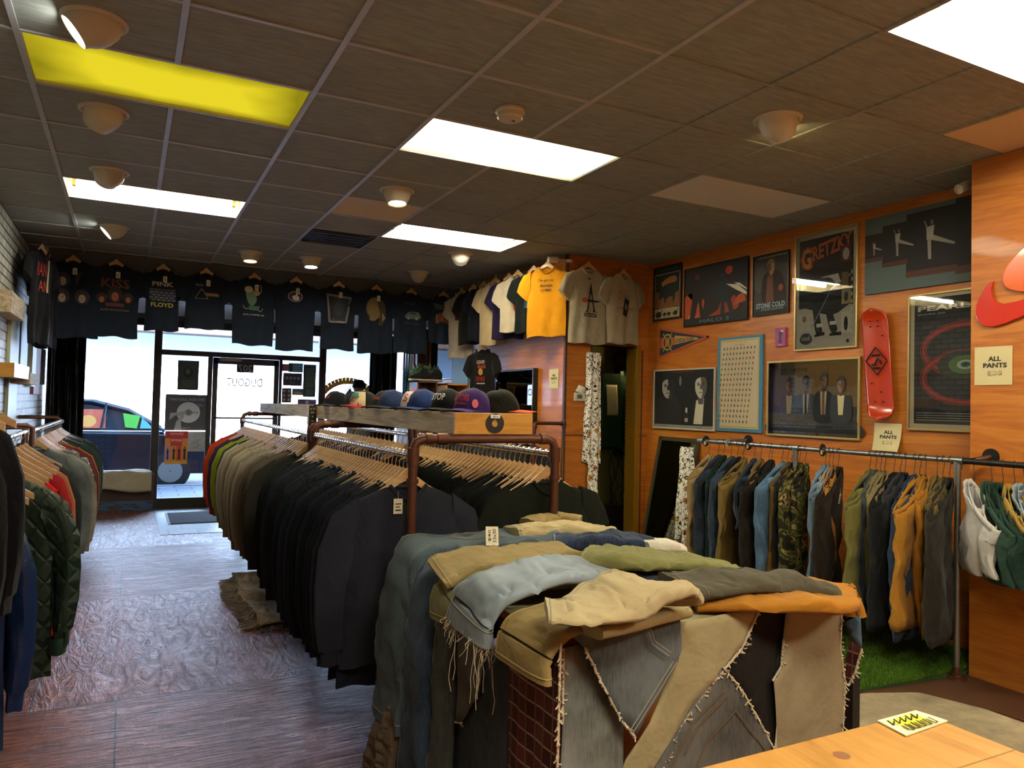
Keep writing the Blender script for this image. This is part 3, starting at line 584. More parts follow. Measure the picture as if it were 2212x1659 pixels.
# ================================================================ garments on hangers
def fold(x, z, sd, a=.011):
    q = max(0, min(1, -z*1.4))
    return a*q*sin(x*21+sd*1.7+z*1.5)+a*.5*q*sin(x*47+sd*3.1-z*4)+a*.35*sin(z*13+x*6+sd)
def top_z(x, hw, z0, neck, drop, front=True):
    ax = abs(x)
    if ax < neck: return z0-(.065 if front else .012)*(1-(ax/neck)**2)
    t = (ax-neck)/(hw-neck); return z0-drop*t-.03*max(0, t-.75)/.25*t
def shirt_fn(hw, L, z0, th, sd, neck=.085, drop=.06, side=-1):
    """side -1: front face (towards local -y). returns f(x, z) -> point"""
    def f(x, z):
        s = min(1, abs(x)/hw); return Vector((x, side*th*sqrt(max(0, 1-s**4))-fold(x, z, sd), z))
    return f
def shirt(hw=.25, L=.72, z0=-.13, th=.018, sd=0, sleeve='short', neck=.085, drop=.06, m='fab', hood=False, cuff=None, opening=False, sw=1.0):
    mb = MB(); nx, nz = 22, 20
    for side in (-1, 1):
        F = shirt_fn(hw, L, z0, th, sd, neck, drop, side)
        def g(u, v):
            v = v**1.5; s = 2*u-1; x = hw*s*(1+.03*sin(v*5+sd)); t = top_z(x, hw, z0, neck, drop, side < 0)
            b = z0-L+.008*sin(x*23+sd)+.006*sin(x*9+2*sd); z = t+(b-t)*v
            p = F(max(-hw, min(hw, x)), z); p.x = x
            if abs(x) > neck*.95: q = min(1, (t-z)/.05)**.4; p.y = p.y*q
            return p
        mb.grid(g, nx, nz, m)
    # neck rib
    for side in (-1, 1):
        F = shirt_fn(hw, L, z0, th, sd, neck, drop, side); pts = []
        for k in range(11):
            x = neck*(2*k/10-1); p = F(x, top_z(x, hw, z0, neck, drop, side < 0)); pts.append(p+Vector((0, side*.001, 0)))
        mb.tube(pts, .009, m, 6)
    for sg in (-1, 1):
        if not sleeve: break
        if sleeve == 'short':
            ctr = [(hw*.80, z0-.12, .085, 0), (hw*1.02, z0-.15, .088, .5), (hw*1.16, z0-.215, .085, .75), (hw*1.28, z0-.285, .08, .85)]
        else:
            ctr = [(hw*.78, z0-.13, .085, 0), (hw*1.0, z0-.19, .085, .7), (hw*1.13*sw, z0-.30, .078, 1.25), (hw*1.19*sw, z0-.44, .068, 1.42), (hw*1.2*sw, z0-.58, .06, 1.52), (hw*1.16*sw, z0-.70, .052, 1.6), (hw*1.15*sw, z0-.715, .04, 1.6), (hw*1.14*sw, z0-.775, .04, 1.6)]
        rings = []; n = 14
        for k, (cx, cz, mj, ang) in enumerate(ctr):
            dx, dz = sin(ang), cos(ang); ring = []
            for j in range(n):
                a = 2*pi*j/n; u = mj*cos(a); yy = th*1.05*sin(a)*(1+.4*sin(3*a+sd+k))-fold(cx, cz, sd+k*.4); ring.append(Vector((sg*(cx+u*dx), yy, cz+u*dz)))
            # axis: sleeve direction is perpendicular to (dx,dz)
            rings.append(ring)
        mb.loft(rings, m, True, True)
    if hood:
        rings = []
        for k in range(6):
            a = k/5; rings.append([Vector(((neck+.03)*cos(t)*(1-.3*a), .012+.01*a*(sin(t) > 0)+.012*sin(t), z0-.02-.13*a*(.5+.5*sin(t)))) for t in [2*pi*j/12 for j in range(12)]])
        mb.loft(rings, m, False, True)
    if opening:
        F = shirt_fn(hw, L, z0, th, sd, neck, drop, -1); pts = [F(.0, z0-.07-(L-.09)*k/10)+Vector((0, -.004, 0)) for k in range(11)]
        mb.tube(pts, .006, opening, 5)
    return mb
MT['fab'] = mat('plain_cotton', '3a3a3a', .9)
# wooden hanger: origin on the centre of the rail, hook above, arms along x
def hanger_parts(wd=.205, tipz=-.19, m='hanger_beech'):
    mb = MB(); rings = []
    for k in range(13):
        s = 2*k/12-1; x = wd*s; zc = -.085-.068*min(1, abs(x)/.1)-.058*max(0, abs(x)-.1)/.1; hh = .014+.006*(1-abs(s))+(.008 if abs(s) < .12 else 0)
        rings.append([Vector((x, yy*(1 if abs(x) < .1 else .6), zc+zz)) for yy, zz in ((-.0055, -hh), (.0055, -hh), (.0065, 0), (.0045, hh), (-.0045, hh), (-.0065, 0))])
    mb.loft(rings, MT[m]); return mb
def hook_mb(r=.021, z0=-.068, wire=.0022):
    pts = [(0, 0, z0)]+[(0, 0, z0+.02)]
    pts += [(r*cos(a), 0, r*sin(a)+.0) for a in [radians(q) for q in (-70, -30, 0, 30, 60, 90, 120, 150, 180, 200)]]
    pts[2] = (.004, 0, -r-.004); mb = MB(); mb.tube(pts, wire, 'chrome', 6); return mb
HANG = hanger_parts(); _h = HANG.obj('wooden_hanger', loc=(0, 0, -50)); _k = hook_mb().obj('hook', _h)
HW_ = []
def put_hanger(x, y, z, rz, label, group=None):
    if not HW_: h = _h; HW_.append(1)
    else:
        h = _h.copy(); S.collection.objects.link(h); k = _k.copy(); S.collection.objects.link(k); k.parent = h
    for q in ('label', 'group'):
        if q in h: del h[q]
    h.location = (x, y, z); h.rotation_euler = (0, 0, rz); return tag(h, label, 'hanger', group)
VAR = {}
def variant(kind, k):
    key = (kind, k)
    if key in VAR: return VAR[key]
    rr = random.Random(hash(kind) % 1 + k*13+len(kind))
    sd = k*2.3+len(kind)
    P = dict(crew=dict(hw=.275, L=.84, sleeve='long', th=.017, z0=-.122, drop=.085), tee=dict(hw=.26, L=.76, sleeve='short', th=.014, z0=-.122, drop=.085), jacket=dict(hw=.265, L=.74, sleeve='long', th=.02, z0=-.12, drop=.08, opening='1f2226'),
             coat=dict(hw=.29, L=.92, sleeve='long', th=.035, z0=-.12, drop=.08, opening='15161a', sw=1.02), shirt=dict(hw=.25, L=.82, sleeve='long', th=.016, z0=-.12, drop=.08, opening='c9c2b0'), hoodie=dict(hw=.27, L=.80, sleeve='long', th=.018, z0=-.122, drop=.08, hood=True))[kind]
    P = dict(P); P['L'] += rr.uniform(-.05, .05); P['hw'] += rr.uniform(-.012, .012)
    o = shirt(sd=sd, **P).obj(kind, smooth=True); me = o.data; D.objects.remove(o); VAR[key] = (me, P, sd); return VAR[key]
NAME = dict(crew='sweatshirt', tee='t_shirt', jacket='jacket', coat='coat', shirt='button_shirt', hoodie='hooded_sweatshirt')
def put_garment(kind, k, m, x, y, z, rz, label, group=None, sc=1.0):
    me, P, sd = variant(kind, k); o = D.objects.new(NAME[kind], me); S.collection.objects.link(o); o.location = (x, y, z); o.rotation_euler = (0, 0, rz); o.scale = (1, 1, sc)
    setmat(o, m); return tag(o, label, NAME[kind].replace('_', ' '), group)
def price_tag(parent, x, y, z, rx=0, s=1.0, rz=0):
    mb = MB(); ink_c = '2b2620'; mb.box(-.016*s, .016*s, -.0006, .0006, -.026*s, .026*s, 'd8cfae')
    ink(mb, [('r', -.010*s, .006*s, .011*s, .010*s, ink_c), ('r', -.009*s, -.004*s, .006*s, .0*s, ink_c), ('r', -.010*s, -.016*s, .010*s, -.011*s, ink_c)], lambda u, v: (Vector((u, -.0006, v)), Vector((0, -1, 0))), 1, .0005)
    mb.tube([(0, 0, .024*s), (0, .004, .05*s)], .0007, 'd8cfae', 4)
    return mb.obj('price_tag', parent, (x, y, z), (rx, 0, rz), smooth=False)
# ---------------------------------------------------------------- pipe racks
def elbow(mb, p, r, m):
    mb.lathe([(.001, -r*1.25), (r*1.25, -r*1.2), (r*1.45, 0), (r*1.25, r*1.2), (.001, r*1.25)], p, m, 12)
def sleeve_fit(mb, a, b, r, m): mb.tube([a, b], r*1.28, m, 12)
PR = .021
def end_frame(e, y, x0, x1, name='end_frame', ztop=1.345):
    m = 'pipe_rust'; mb = MB(); c = .05
    def arcp(x, sx): return [(x, y, ztop-c-.06), (x, y, ztop-c), (x+sx*c*.3, y, ztop-c*.3), (x+sx*c, y, ztop)]
    pts = [(x0, y, .03)]+arcp(x0, 1)+arcp(x1, -1)[::-1]+[(x1, y, .03)]; mb.tube(pts, PR, m, 14)
    for x, s in ((x0, 1), (x1, -1)):
        sleeve_fit(mb, (x+s*c*1.1, y, ztop), (x+s*c*1.7, y, ztop), PR, m); sleeve_fit(mb, (x, y, 1.235), (x, y, 1.305), PR, m)
        sleeve_fit(mb, (x, y, 1.15), (x, y, 1.17), PR, m)
        mb.lathe([(.001, .012), (.05, .012), (.052, .004), (.052, .0), (.001, 0)], (x, y, 0), m, 20); mb.tube([(x, y, .01), (x, y, .05)], PR*1.4, m, 12)
    sleeve_fit(mb, ((x0*.85+x1*.15), y, ztop), ((x0*.78+x1*.22), y, ztop), PR, m)
    return mb.obj(name, e)
def rail(e, x, ya, yb, z=1.27, m='chrome', r=.0155):
    mb = MB(); mb.tube([(x, ya, z), (x, yb, z)], r, m, 14)
    for y, s in ((ya, 1), (yb, -1)): mb.tube([(x, y, z), (x, y+s*.035, z)], r*1.35, 'pipe_rust', 12)
    return mb.obj('rail', e)
XA, XB = 1.12, 1.84
e = tag(emp('clothes_rack', (0, 0, 0)), 'rust brown pipe clothes rack with two rails, nearest to the folded jeans table', 'clothes rack')
end_frame(e, 3.12, XA, XB); end_frame(e, 5.06, XA, XB); rail(e, XA, 3.12, 5.06); rail(e, XB, 3.12, 5.06)
e = tag(emp('clothes_rack', (0, 0, 0)), 'rust brown pipe clothes rack with two rails, the farther one towards the shop door', 'clothes rack')
end_frame(e, 5.18, XA, XB); end_frame(e, 8.62, XA, XB); rail(e, XA, 5.18, 8.62); rail(e, XB, 5.18, 8.62)
rq = random.Random(11)
def fill(y0, y1, n, x, items, where, hanger_lbl, jit=.05, zr=1.27, two=True, rz0=0.0, spacing=None):
    """items(k) -> (kind, hex, fabric, colour word)"""
    for k in range(n):
        y = y0+(y1-y0)*(k+.5)/n; kind, cx, fk, word = items(k); rz = rz0+rq.uniform(-jit, jit); xx = x+rq.uniform(-.018, .018)
        m = MT[cx] if cx in MT else cloth(cx, fk); w = NAME[kind].replace('_', ' ')
        g = put_garment(kind, rq.randrange(5), m, xx, y, zr-.012, rz, '%s %s, %s %s' % (word, w, nth(k+1), where), 'clothes '+where, rq.uniform(.93, 1.05))
        put_hanger(x, y, zr, rz, 'wooden hanger of the garment %s %s' % (nth(k+1), where), 'hangers '+where); last = g
        if k == 0: first = g
    return first
NAVY = ['22242f', '1e222d', '141820', '151a1f', '12171c', '191b26', '1c1a24', '16202a', '1b2436', '141b28', '10161c', '121a20', '17212b']
WD = {'22242f': 'charcoal navy', '1e222d': 'charcoal', '141820': 'navy', '151a1f': 'black'}
# near left rail: dark sweatshirts
def ia(k):
    if k == 0: return ('crew', '262833', 'cotton', 'charcoal navy')
    c = NAVY[(k*5) % len(NAVY)]; kind = ('hoodie', 'crew', 'crew', 'jacket', 'crew')[k % 5]
    if k > 27: return (('crew', 'jacket')[k % 2], '0e1519' if k % 2 else '10181b', 'cotton', 'black')
    if k in (9, 16): return ('crew', '1a2c4c', 'cotton', 'deep blue')
    if k == 5: return ('crew', '2a1e2b', 'cotton', 'dark plum')
    return (kind, c, 'cotton', 'dark navy')
f0 = fill(3.165, 5.02, 34, XA, ia, 'from the jeans table, near left rail', '')
price_tag(f0, -.05, -.03, -.215, 0, 1.3)
def ib(k):
    n = 38
    seq = [('crew', '2b2a26', 'cotton', 'dark grey')]*2+[('crew', '554c42', 'cotton', 'taupe')]*3
    if k < 5: return seq[k]
    if k < 8: return ('crew', '6b6154', 'cotton', 'grey-brown')
    if k < 24: c = ['8c8170', '9b8f7b', '8b8578', '7b766c', 'a29a8a', '77705f'][(k*7) % 6]; return (('crew', 'hoodie')[k % 4 == 0], c, 'cotton', 'beige grey')
    if k == 24: return ('crew', '20352f', 'cotton', 'dark teal')
    if k < 27: return ('crew', '7d8a1f', 'cotton', 'lime green')
    if k == 27: return ('crew', '5f7f2a', 'cotton', 'leaf green')
    if k < 29: return ('crew', '3c3a4f', 'cotton', 'violet grey')
    if k < 30: return ('crew', '34294a', 'cotton', 'dark purple')
    if k < 34: return ('crew', ('9c1220', 'b01c22')[k % 2], 'cotton', 'red')
    if k < 36: return ('crew', 'c0421c', 'cotton', 'orange red')
    return ('jacket', ('c07a3a', '34402f')[k % 2], 'cotton', ('amber', 'dark green')[k % 2])
fill(5.2, 8.56, 38, XA, ib, 'on the far left rail counting towards the door', '')
fill(3.165, 5.02, 32, XB, lambda k: ('tee', ('14190f' if k == 0 else ['0d100f', '10130f', '0b0e10'][k % 3]), 'cotton', 'black'), 'from the jeans table, near right rail', '')
IN = ['3a1a22', '1d2a44', '223a5a', '2a2d33', '15181c', '401820', '33435e', '1a1d20']
fill(5.2, 8.5, 30, XB, lambda k: ('tee', IN[(k*3) % 8], 'cotton', 'dark'), 'on the far right rail counting towards the door', '')
# ---------------------------------------------------------------- cap shelves: long boxes lying on the frames
def crate_box(x0, x1, y0, y1, z0, z1, label, endmat='pine'):
    e = tag(emp('display_shelf', ((x0+x1)/2, (y0+y1)/2, z0)), label, 'shelf'); hx, hy, h = (x1-x0)/2, (y1-y0)/2, z1-z0
    MB().box(-hx, -hx+.018, -hy, hy, 0, h, 'grey_barn_wood').obj('side_board', e, smooth=False); MB().box(hx-.018, hx, -hy, hy, 0, h, 'grey_barn_wood').obj('side_board', e, smooth=False)
    MB().box(-hx, hx, -hy-.018, -hy, 0, h+.001, endmat).obj('end_board', e, smooth=False, bev=.002); MB().box(-hx, hx, hy, hy+.018, 0, h, endmat).obj('end_board', e, smooth=False, bev=.002)
    MB().box(-hx+.018, hx-.018, -hy, hy, h-.03, h-.012, 'walnut').obj('top_board', e, smooth=False)
    return e
e = crate_box(1.31, 1.71, 3.13, 5.86, 1.367, 1.463, 'long box shelf of caps, pine end with black round divider, on the nearest rack')
m = MB(); fn = lambda u, v: (Vector((u, -1.365-.019, v)), Vector((0, -1, 0)))
n = 40
m.lathe([(.016, -.0015), (.046, -.0015), (.046, .0015), (.016, .0015), (.016, -.0015)], (0, 0, 0), 'black', 40, Matrix.Rotation(pi/2, 3, 'X'))
m.v = [(x-.0+.0, y-1.386, z+.05) for x, y, z in m.v]
ink(m, [('r', -.024, .074, .024, .090, 'e8e4d6'), ('t', '40+', 0, .082, .030, .011, '2a2a28'), ('p', [(-.006, .066), (0, .072), (.006, .066), (0, .062)], '3f8a3a')], lambda u, v: (Vector((u, -1.388, v)), Vector((0, -1, 0))), 1)
m.obj('size_divider', e, smooth=False)
e2 = crate_box(1.31, 1.71, 5.92, 8.68, 1.367, 1.463, 'long weathered wooden box shelf on the farther rack, behind the black letter board', 'grey_barn_wood')
e = tag(emp('letter_board', (1.285, 5.885, 1.30)), 'narrow black letter board in a wooden frame between the two box shelves', 'sign')
mb = MB(); mb.box(-.04, .025, -.008, .008, 0, .17, 'pine'); mb.obj('frame', e, smooth=False)
mb = MB(); mb.box(-.034, .019, -.011, -.008, .006, .164, 'black')
ink(mb, [('t', a, -.007, z, w_, .013, 'd9d5c8') for a, z, w_ in (('ALL TEES', .14, .044), ('$20', .11, .028), ('&', .08, .012), ('UP', .045, .022))], lambda u, v: (Vector((u, -.011, v)), Vector((0, -1, 0))), 1); mb.obj('board', e, smooth=False)
# caps
def cap(x, y, z, rz, crown, brim, label, front=None, art=None, under=None, sc=1.0, tiltx=0):
    e = tag(emp('baseball_cap', (x, y, z), rz-(radians(14) if rz < 0 else 0)), label, 'cap', None); e.scale = (sc, sc, sc); e.rotation_euler.x = tiltx
    b = MB(); n, K = 28, 9; rings = []
    for k in range(K):
        a = k/(K-1)*pi/2*.985; rr = cos(a)**.75; hgt = .108*sin(a)**1.0
        ring = []
        for j in range(n):
            t = 2*pi*j/n; r = .092*rr*(1+.02*cos(6*t)); fx = 1+.08*max(0, -sin(t))*(1-k/K)
            ring.append(Vector((r*cos(t)*.93, r*sin(t)*1.06*fx, hgt*(1.06 if sin(t) < 0 else 1))))
        rings.append(ring)
    b.loft(rings, cloth(crown), False, True); b.obj('crown', e)
    if front:
        f_ = MB(); rg = []
        for k in range(6):
            a = k/8*pi/2; rr = cos(a)**.75*1.012; rg.append([Vector((.092*rr*cos(t)*.93, .092*rr*sin(t)*1.06*(1+.08*max(0, -sin(t))*(1-k/9)), .118*sin(a)*1.05)) for t in [radians(q) for q in range(215, 326, 10)]])
        vs = [p for r_ in rg for p in r_]; nn = len(rg[0]); f_.add(vs, [(i*nn+j, i*nn+j+1, (i+1)*nn+j+1, (i+1)*nn+j) for i in range(5) for j in range(nn-1)], cloth(front)); f_.obj('front_panel', e)
    br = MB()
    def bf(u, v):
        t = radians(205+130*u); r0 = .094; base_ = Vector((r0*cos(t)*.93, r0*sin(t)*1.1, .002)); out = Vector((.082*cos(t)*.98, -.182+.03*abs(cos(t)), -.012*0)); s = v
        p = base_.lerp(out, s); p.z = .006+.010*(1-(2*u-1)**2)-.006*s; return p
    br.grid(bf, 16, 6, cloth(brim)); br.obj('brim', e, solid=.004)
    MB().lathe([(.001, .004), (.006, .003), (.007, 0)], (0, -.002, .1155), cloth(crown), 10).obj('button', e)
    if art:
        a_ = MB()
        def fn(u, v):
            t = radians(270)+u/.092; a = v/.115*1.15; rr = max(.02, cos(min(a, 1.4))**.75)*1.03
            return Vector((.092*rr*cos(t)*.93, .092*rr*sin(t)*1.07*1.08, .006+.117*sin(a))), Vector((cos(t), sin(t), .4)).normalized()
        ink(a_, art, fn, .01, .003); a_.obj('logo', e)
    return e
Z1 = 1.464; cp = []
def cx_(px, py, x): p = onx(px, py, x); return p.y
CAPS = [(1.40, 5.62, -50, '14161a', '14161a', 'black cap with red script, farthest left of the row', None, [('t', 'Heat', 0, .06, .07, .03, 'a8222a')]),
 (1.47, 5.30, -48, '17181f', '17181f', 'plain dark cap right of the red script cap', None, None),
 (1.42, 4.95, -48, '1a1b18', 'b2202c', 'cap with red brim and camouflage patterned front, beside the plain dark cap', 'c9b48f', [('p', [(-.05, .03), (0, .06), (.05, .05), (.03, .09), (-.04, .085)], '2f6b57'), ('t', 'AIR', 0, .035, .05, .02, 'b2202c')]),
 (1.50, 4.72, -46, '1d1c16', '22201a', 'black cap with animal-print brim right of the camouflage cap', None, [('t', 'TWINS', 0, .05, .06, .016, 'a8222a')]),
 (1.43, 4.36, -48, '1c2c4e', '131a2c', 'navy blue cap behind the red and white cap', None, None),
 (1.50, 4.14, -46, 'b5232a', '1c2c4e', 'red and white cap with white front letter, centre of the row', 'd8d2c2', [('t', 'S', 0, .055, .04, .045, 'b5232a')]),
 (1.44, 3.86, -46, '1d3264', '1d3264', 'royal blue cap with small white tag', None, [('r', -.04, .03, -.02, .075, 'e2ded2')]),
 (1.62, 3.66, -40, 'b5232a', 'b5232a', 'red cap peeking out behind the black and purple caps', None, None),
 (1.45, 3.53, -42, '111212', '111212', 'black cap with white scratchy lettering beside the purple cap', None, [('t', 'STOP', 0, .06, .085, .035, 'dcd8cc')]),
 (1.47, 3.27, -46, '3c2560', '463070', 'purple cap with red block letters, at the near corner of the shelf', None, [('t', 'RAPTORS', -.005, .055, .10, .03, 'b8372c'), ('t', 'BASKETBALL', 0, .03, .07, .010, 'b8372c'), ('e', .075, .03, .014, .018, 'c25a62')]),
 (1.60, 3.26, 62, '1c1a12', 'd2551c', 'black cap with orange brim turned to the right, end of the shelf', None, None)]
for x, y, rz, c1, c2, lb, fr_, art in CAPS: cap(x, y, Z1, radians(rz), c1, c2, lb, fr_, art, sc=1.02)
# ================================================================ printed shirts on the walls
def wall_shirt(loc, rz, colr, art, label, hw=.23, L=.70, sd=0, group=None, tagged=True, hlabel=None, z0=-.122, hk=True, sw=1, drop=.075):
    """loc = the hook point; local -y faces the room"""
    x, y, z = loc
    o = shirt(hw=hw, L=L, z0=z0, th=.022, sd=sd, sleeve='short', neck=.085, drop=drop, m=cloth(colr) if isinstance(colr, str) else colr).obj('t_shirt', loc=loc, rot=(0, 0, rz)); tag(o, label, 't-shirt', group)
    F = shirt_fn(hw, L, z0, .022, sd, .085, drop, -1)
    if art:
        m = MB(); ink(m, soften(art), lambda u, v: (F(u, v), Vector((0, -1, 0))), .02, .0035, .0005); m.obj('print', o)
    if tagged: price_tag(o, .02, -.032, z0-.11, 0, 1.25)
    put_hanger(x, y, z, rz, hlabel or ('wooden hanger of the '+' '.join(label.split(',')[0].split()[:11])), None)
    return o
def face(cx, cz, r, c='a08a74', hair='2a2228'): return [('e', cx, cz+.01, r*1.35, r*1.5, hair), ('e', cx, cz-.005, r*.62, r*.85, c), ('e', cx-.2*r, cz, r*.1, r*.07, hair), ('e', cx+.2*r, cz, r*.1, r*.07, hair), ('r', cx-.15*r, cz-.45*r, cx+.15*r, cz-.38*r, hair)]
BK = '1d2634'; YH = YS-.10; ZH = 3.0
g1 = face(-.07, -.31, .042)+face(.075, -.30, .042)+face(-.07, -.45, .042)+face(.075, -.45, .042)
g2 = [('t', '*KISS', 0, -.30, .22, .08, '5a2c22')]+face(-.10, -.44, .03, 'a05a3c', '2a1a18')+face(.0, -.41, .045, 'a85f44', '2a1a18')+face(.10, -.43, .03, 'a05a3c', '2a1a18')+[('r', -.07, -.5, .07, -.47, '5a2430'), ('t', 'ALIVE WORLDWIDE', 0, -.53, .22, .016, '7a6a2e')]
g3 = [('t', '*PINK', 0, -.27, .17, .04, 'b09a86'), ('r', -.105, -.42, .105, -.31, '2a3a4c')]+[('r', -.1+.04*k+(.02 if j % 2 else 0), -.35-.022*j, -.075+.04*k+(.02 if j % 2 else 0), -.343-.022*j, '9a8f92') for k in range(5) for j in range(4)]+[('t', '*FLOYD', 0, -.455, .18, .04, 'b3a246')]
g4 = [('t', 'PINK FLOYD', -.055, -.25, .06, .02, '8f8a92'), ('l', [(-.09, -.37), (-.035, -.28), (.02, -.37), (-.09, -.37)], .003, 'a9adb3'), ('r', -.01, -.325, .10, -.315, '8c3a30'), ('r', -.005, -.335, .11, -.325, 'a7652c'), ('r', 0, -.345, .11, -.335, '4c7a4c')]
g5 = [('p', [(-.08, -.26), (-.04, -.22), (0, -.27), (.02, -.35), (-.02, -.40), (-.06, -.36)], '5f7d62'), ('e', -.055, -.25, .035, .03, 'a9a08e'), ('e', .02, -.28, .028, .024, 'b58a4a'), ('l', [(.0, -.25), (.03, -.20), (.055, -.21), (.06, -.26), (.04, -.29)], .008, '8a8578'), ('l', [(-.10, -.40), (-.08, -.43), (.0, -.42), (.06, -.45), (.08, -.42)], .006, '9a9a8a'), ('p', [(-.05, -.40), (.05, -.40), (.04, -.44), (-.04, -.44)], '3f6a48'), ('t', 'JACK & TWISTED TEA', 0, -.485, .19, .02, 'b9b6ac')]
g6 = [('e', -.005, -.28, .068, .05, 'b9b0ac'), ('e', -.005, -.28, .062, .044, '4a2228'), ('p', [(-.03, -.30), (-.03, -.275), (-.01, -.27), (.012, -.245), (.022, -.25), (.014, -.272), (.03, -.28), (.028, -.31), (-.01, -.315)], 'd8d2cc')]
g7 = [('p', [(-.12, -.22), (.13, -.24), (.08, -.50), (-.095, -.50)], '6d6a68'), ('p', [(-.10, -.24), (.108, -.26), (.065, -.48), (-.075, -.48)], '14161c'), ('e', 0, -.36, .05, .07, '23262e'), ('t', 'Dance the Moon', -.01, -.49, .13, .022, 'b39a94')]
g8 = [('e', -.02, -.33, .085, .11, '6f5d34'), ('p', [(-.08, -.30), (-.10, -.37), (-.07, -.40), (-.07, -.45), (.0, -.44), (.02, -.3)], '7c6536'), ('p', [(.0, -.24), (.08, -.27), (.10, -.40), (.06, -.50), (.02, -.48), (.04, -.38)], '3b3020'), ('p', [(.06, -.36), (.10, -.42), (.06, -.46)], '9a7a3a')]
g9 = [('p', [(-.06, -.37), (-.02, -.335), (.06, -.33), (.09, -.35), (.09, -.40), (-.06, -.40)], '5f6a5a'), ('r', -.01, -.355, .05, -.34, '20262a'), ('e', -.03, -.40, .015, .015, '8c8a80'), ('e', .06, -.40, .015, .015, '8c8a80'), ('t', 'ROCKCLASS', 0, -.45, .17, .03, '3a4346'), ('t', 'OFF ROAD', -.02, -.25, .12, .02, '2b3840')]
g10 = [('p', [(-.12, -.22), (.1, -.25), (.12, -.31), (-.09, -.28)], '2e3a30')]+[('e', -.07+.028*k, -.36-.012*abs(2-k), .018, .055, ('8a4f2c', '6e3a20')[k % 2]) for k in range(6)]+[('r', .03, -.29, .07, -.21, '8f8a7a')]
SH = [(-.55, .255, .79, g1, 'huge black t-shirt with four painted faces, leftmost over the window'), (-.16, .225, .76, g2, 'black t-shirt with reddish band name and three orange faces'), (.29, .165, .66, g3, 'black t-shirt with pale lettering above and below a field picture'),
      (.72, .20, .62, g4, 'black t-shirt with thin white triangle and coloured stripe'), (1.23, .225, .76, g5, 'black t-shirt with green cartoon surfboard scene and white caption'), (1.69, .215, .80, g6, 'black t-shirt with maroon oval thumbs-up badge'),
      (2.19, .205, .76, g7, 'black t-shirt with grey tapering picture frame print'), (2.65, .22, .78, g8, 'black t-shirt with large olive portrait in profile'), (3.10, .21, .76, g9, 'black t-shirt with pale off-road car print'), (3.53, .19, .60, g10, 'black t-shirt with brown fist-like fringe print, rightmost over the window')]
tg = [1, 1, 1, 1, 1, 1, 1, 1, 0, 1]
for k, (x, hw, L, art, lb) in enumerate(SH): wall_shirt((x, YH-.01*(k % 2), ZH), [0, .05, -.04, .02, .06, -.12, .0, .05, .04, -.05][k], BK, enlarge(art, 1.22, -.3, -.02), lb, hw, L, k*1.3, 'shirts along the soffit', bool(tg[k]))
# along the display wall (facing -X): hung overlapping, each swung towards the room
YT = [(8.50, .21, 'b9a68c', 'pale beige t-shirt with small red picture, farthest on the plywood wall', [('r', -.08, -.46, .03, -.34, '5a1a1a'), ('r', -.06, -.33, .03, -.31, '6a5a30')], .80),
 (8.12, .22, '14140f', 'black t-shirt with flaming lettering, second on the plywood wall', [('t', 'WILD', -.01, -.31, .16, .07, 'c8401c'), ('t', 'TIA', .03, -.38, .12, .05, 'd08a2a'), ('e', 0, -.47, .06, .06, '8a8a8a')], .66),
 (7.86, .22, '15151f', 'dark t-shirt with orange band lettering, third on the plywood wall', [('t', 'CROW', 0, -.31, .16, .055, 'c04a20'), ('t', 'SINCE', 0, -.355, .1, .02, 'c9c2b0')], .64),
 (7.52, .23, 'c2a97c', 'plain cream t-shirt between dark shirts on the plywood wall', None, .70),
 (7.22, .22, '221638', 'dark purple t-shirt half hidden behind the cartoon shirt', [('e', .02, -.42, .05, .08, '6a2430')], .66),
 (6.98, .23, 'c4b597', 'cream t-shirt with colourful cartoon print, beside the black and yellow shirts', [('p', [(-.06, -.45), (-.02, -.26), (.06, -.28), (.08, -.40)], 'c98a3a'), ('e', .03, -.45, .06, .07, 'a02c24'), ('e', -.02, -.36, .03, .05, '4f7a3c'), ('r', .02, -.33, .06, -.25, 'c43e2a')], .60),
 (6.66, .23, '101713', 'black t-shirt with blue-green city picture, between the cartoon and yellow shirts', [('r', -.09, -.50, .09, -.33, '22454f'), ('p', [(-.06, -.5), (-.04, -.40), (.05, -.40), (.07, -.5)], '8f8a6a'), ('r', 0, -.3, .07, -.24, 'b5b2a2')], .62),
 (6.41, .205, 'd48f10', 'bright yellow t-shirt with black lettering on its back', [('t', "I've got my", 0, -.255, .155, .035, '17130c'), ('t', 'Activision', 0, -.305, .125, .035, '17130c'), ('t', 'COVERED', 0, -.352, .115, .026, '17130c')], .69)]
for k, (y, hw, c, lb, art, L) in enumerate(YT):
    xx = (XO-.17 if k < 7 else XO-.14)-(.015 if k % 2 else 0); wall_shirt((xx, y, 3.0-.0*k), radians(-66 if k < 7 else -50), c, art, lb, hw, L, 3+k, 'shirts along the plywood wall', k in (1, 6))
art = [('t', 'LIQUID', 0, -.27, .12, .045, 'c9b99c'), ('t', 'BLACK', .02, -.32, .12, .04, 'b8562a'), ('e', 0, -.38, .035, .04, 'b5822f'), ('t', 'DEVILS', 0, -.46, .14, .05, 'b02a20'), ('r', -.06, -.52, .07, -.505, 'a8a090')]
wall_shirt((XO-.20, 7.78, 2.26), radians(-68), '181414', art, 'black t-shirt with red and gold print hung low on the plywood wall', .19, .66, 5, None, False)
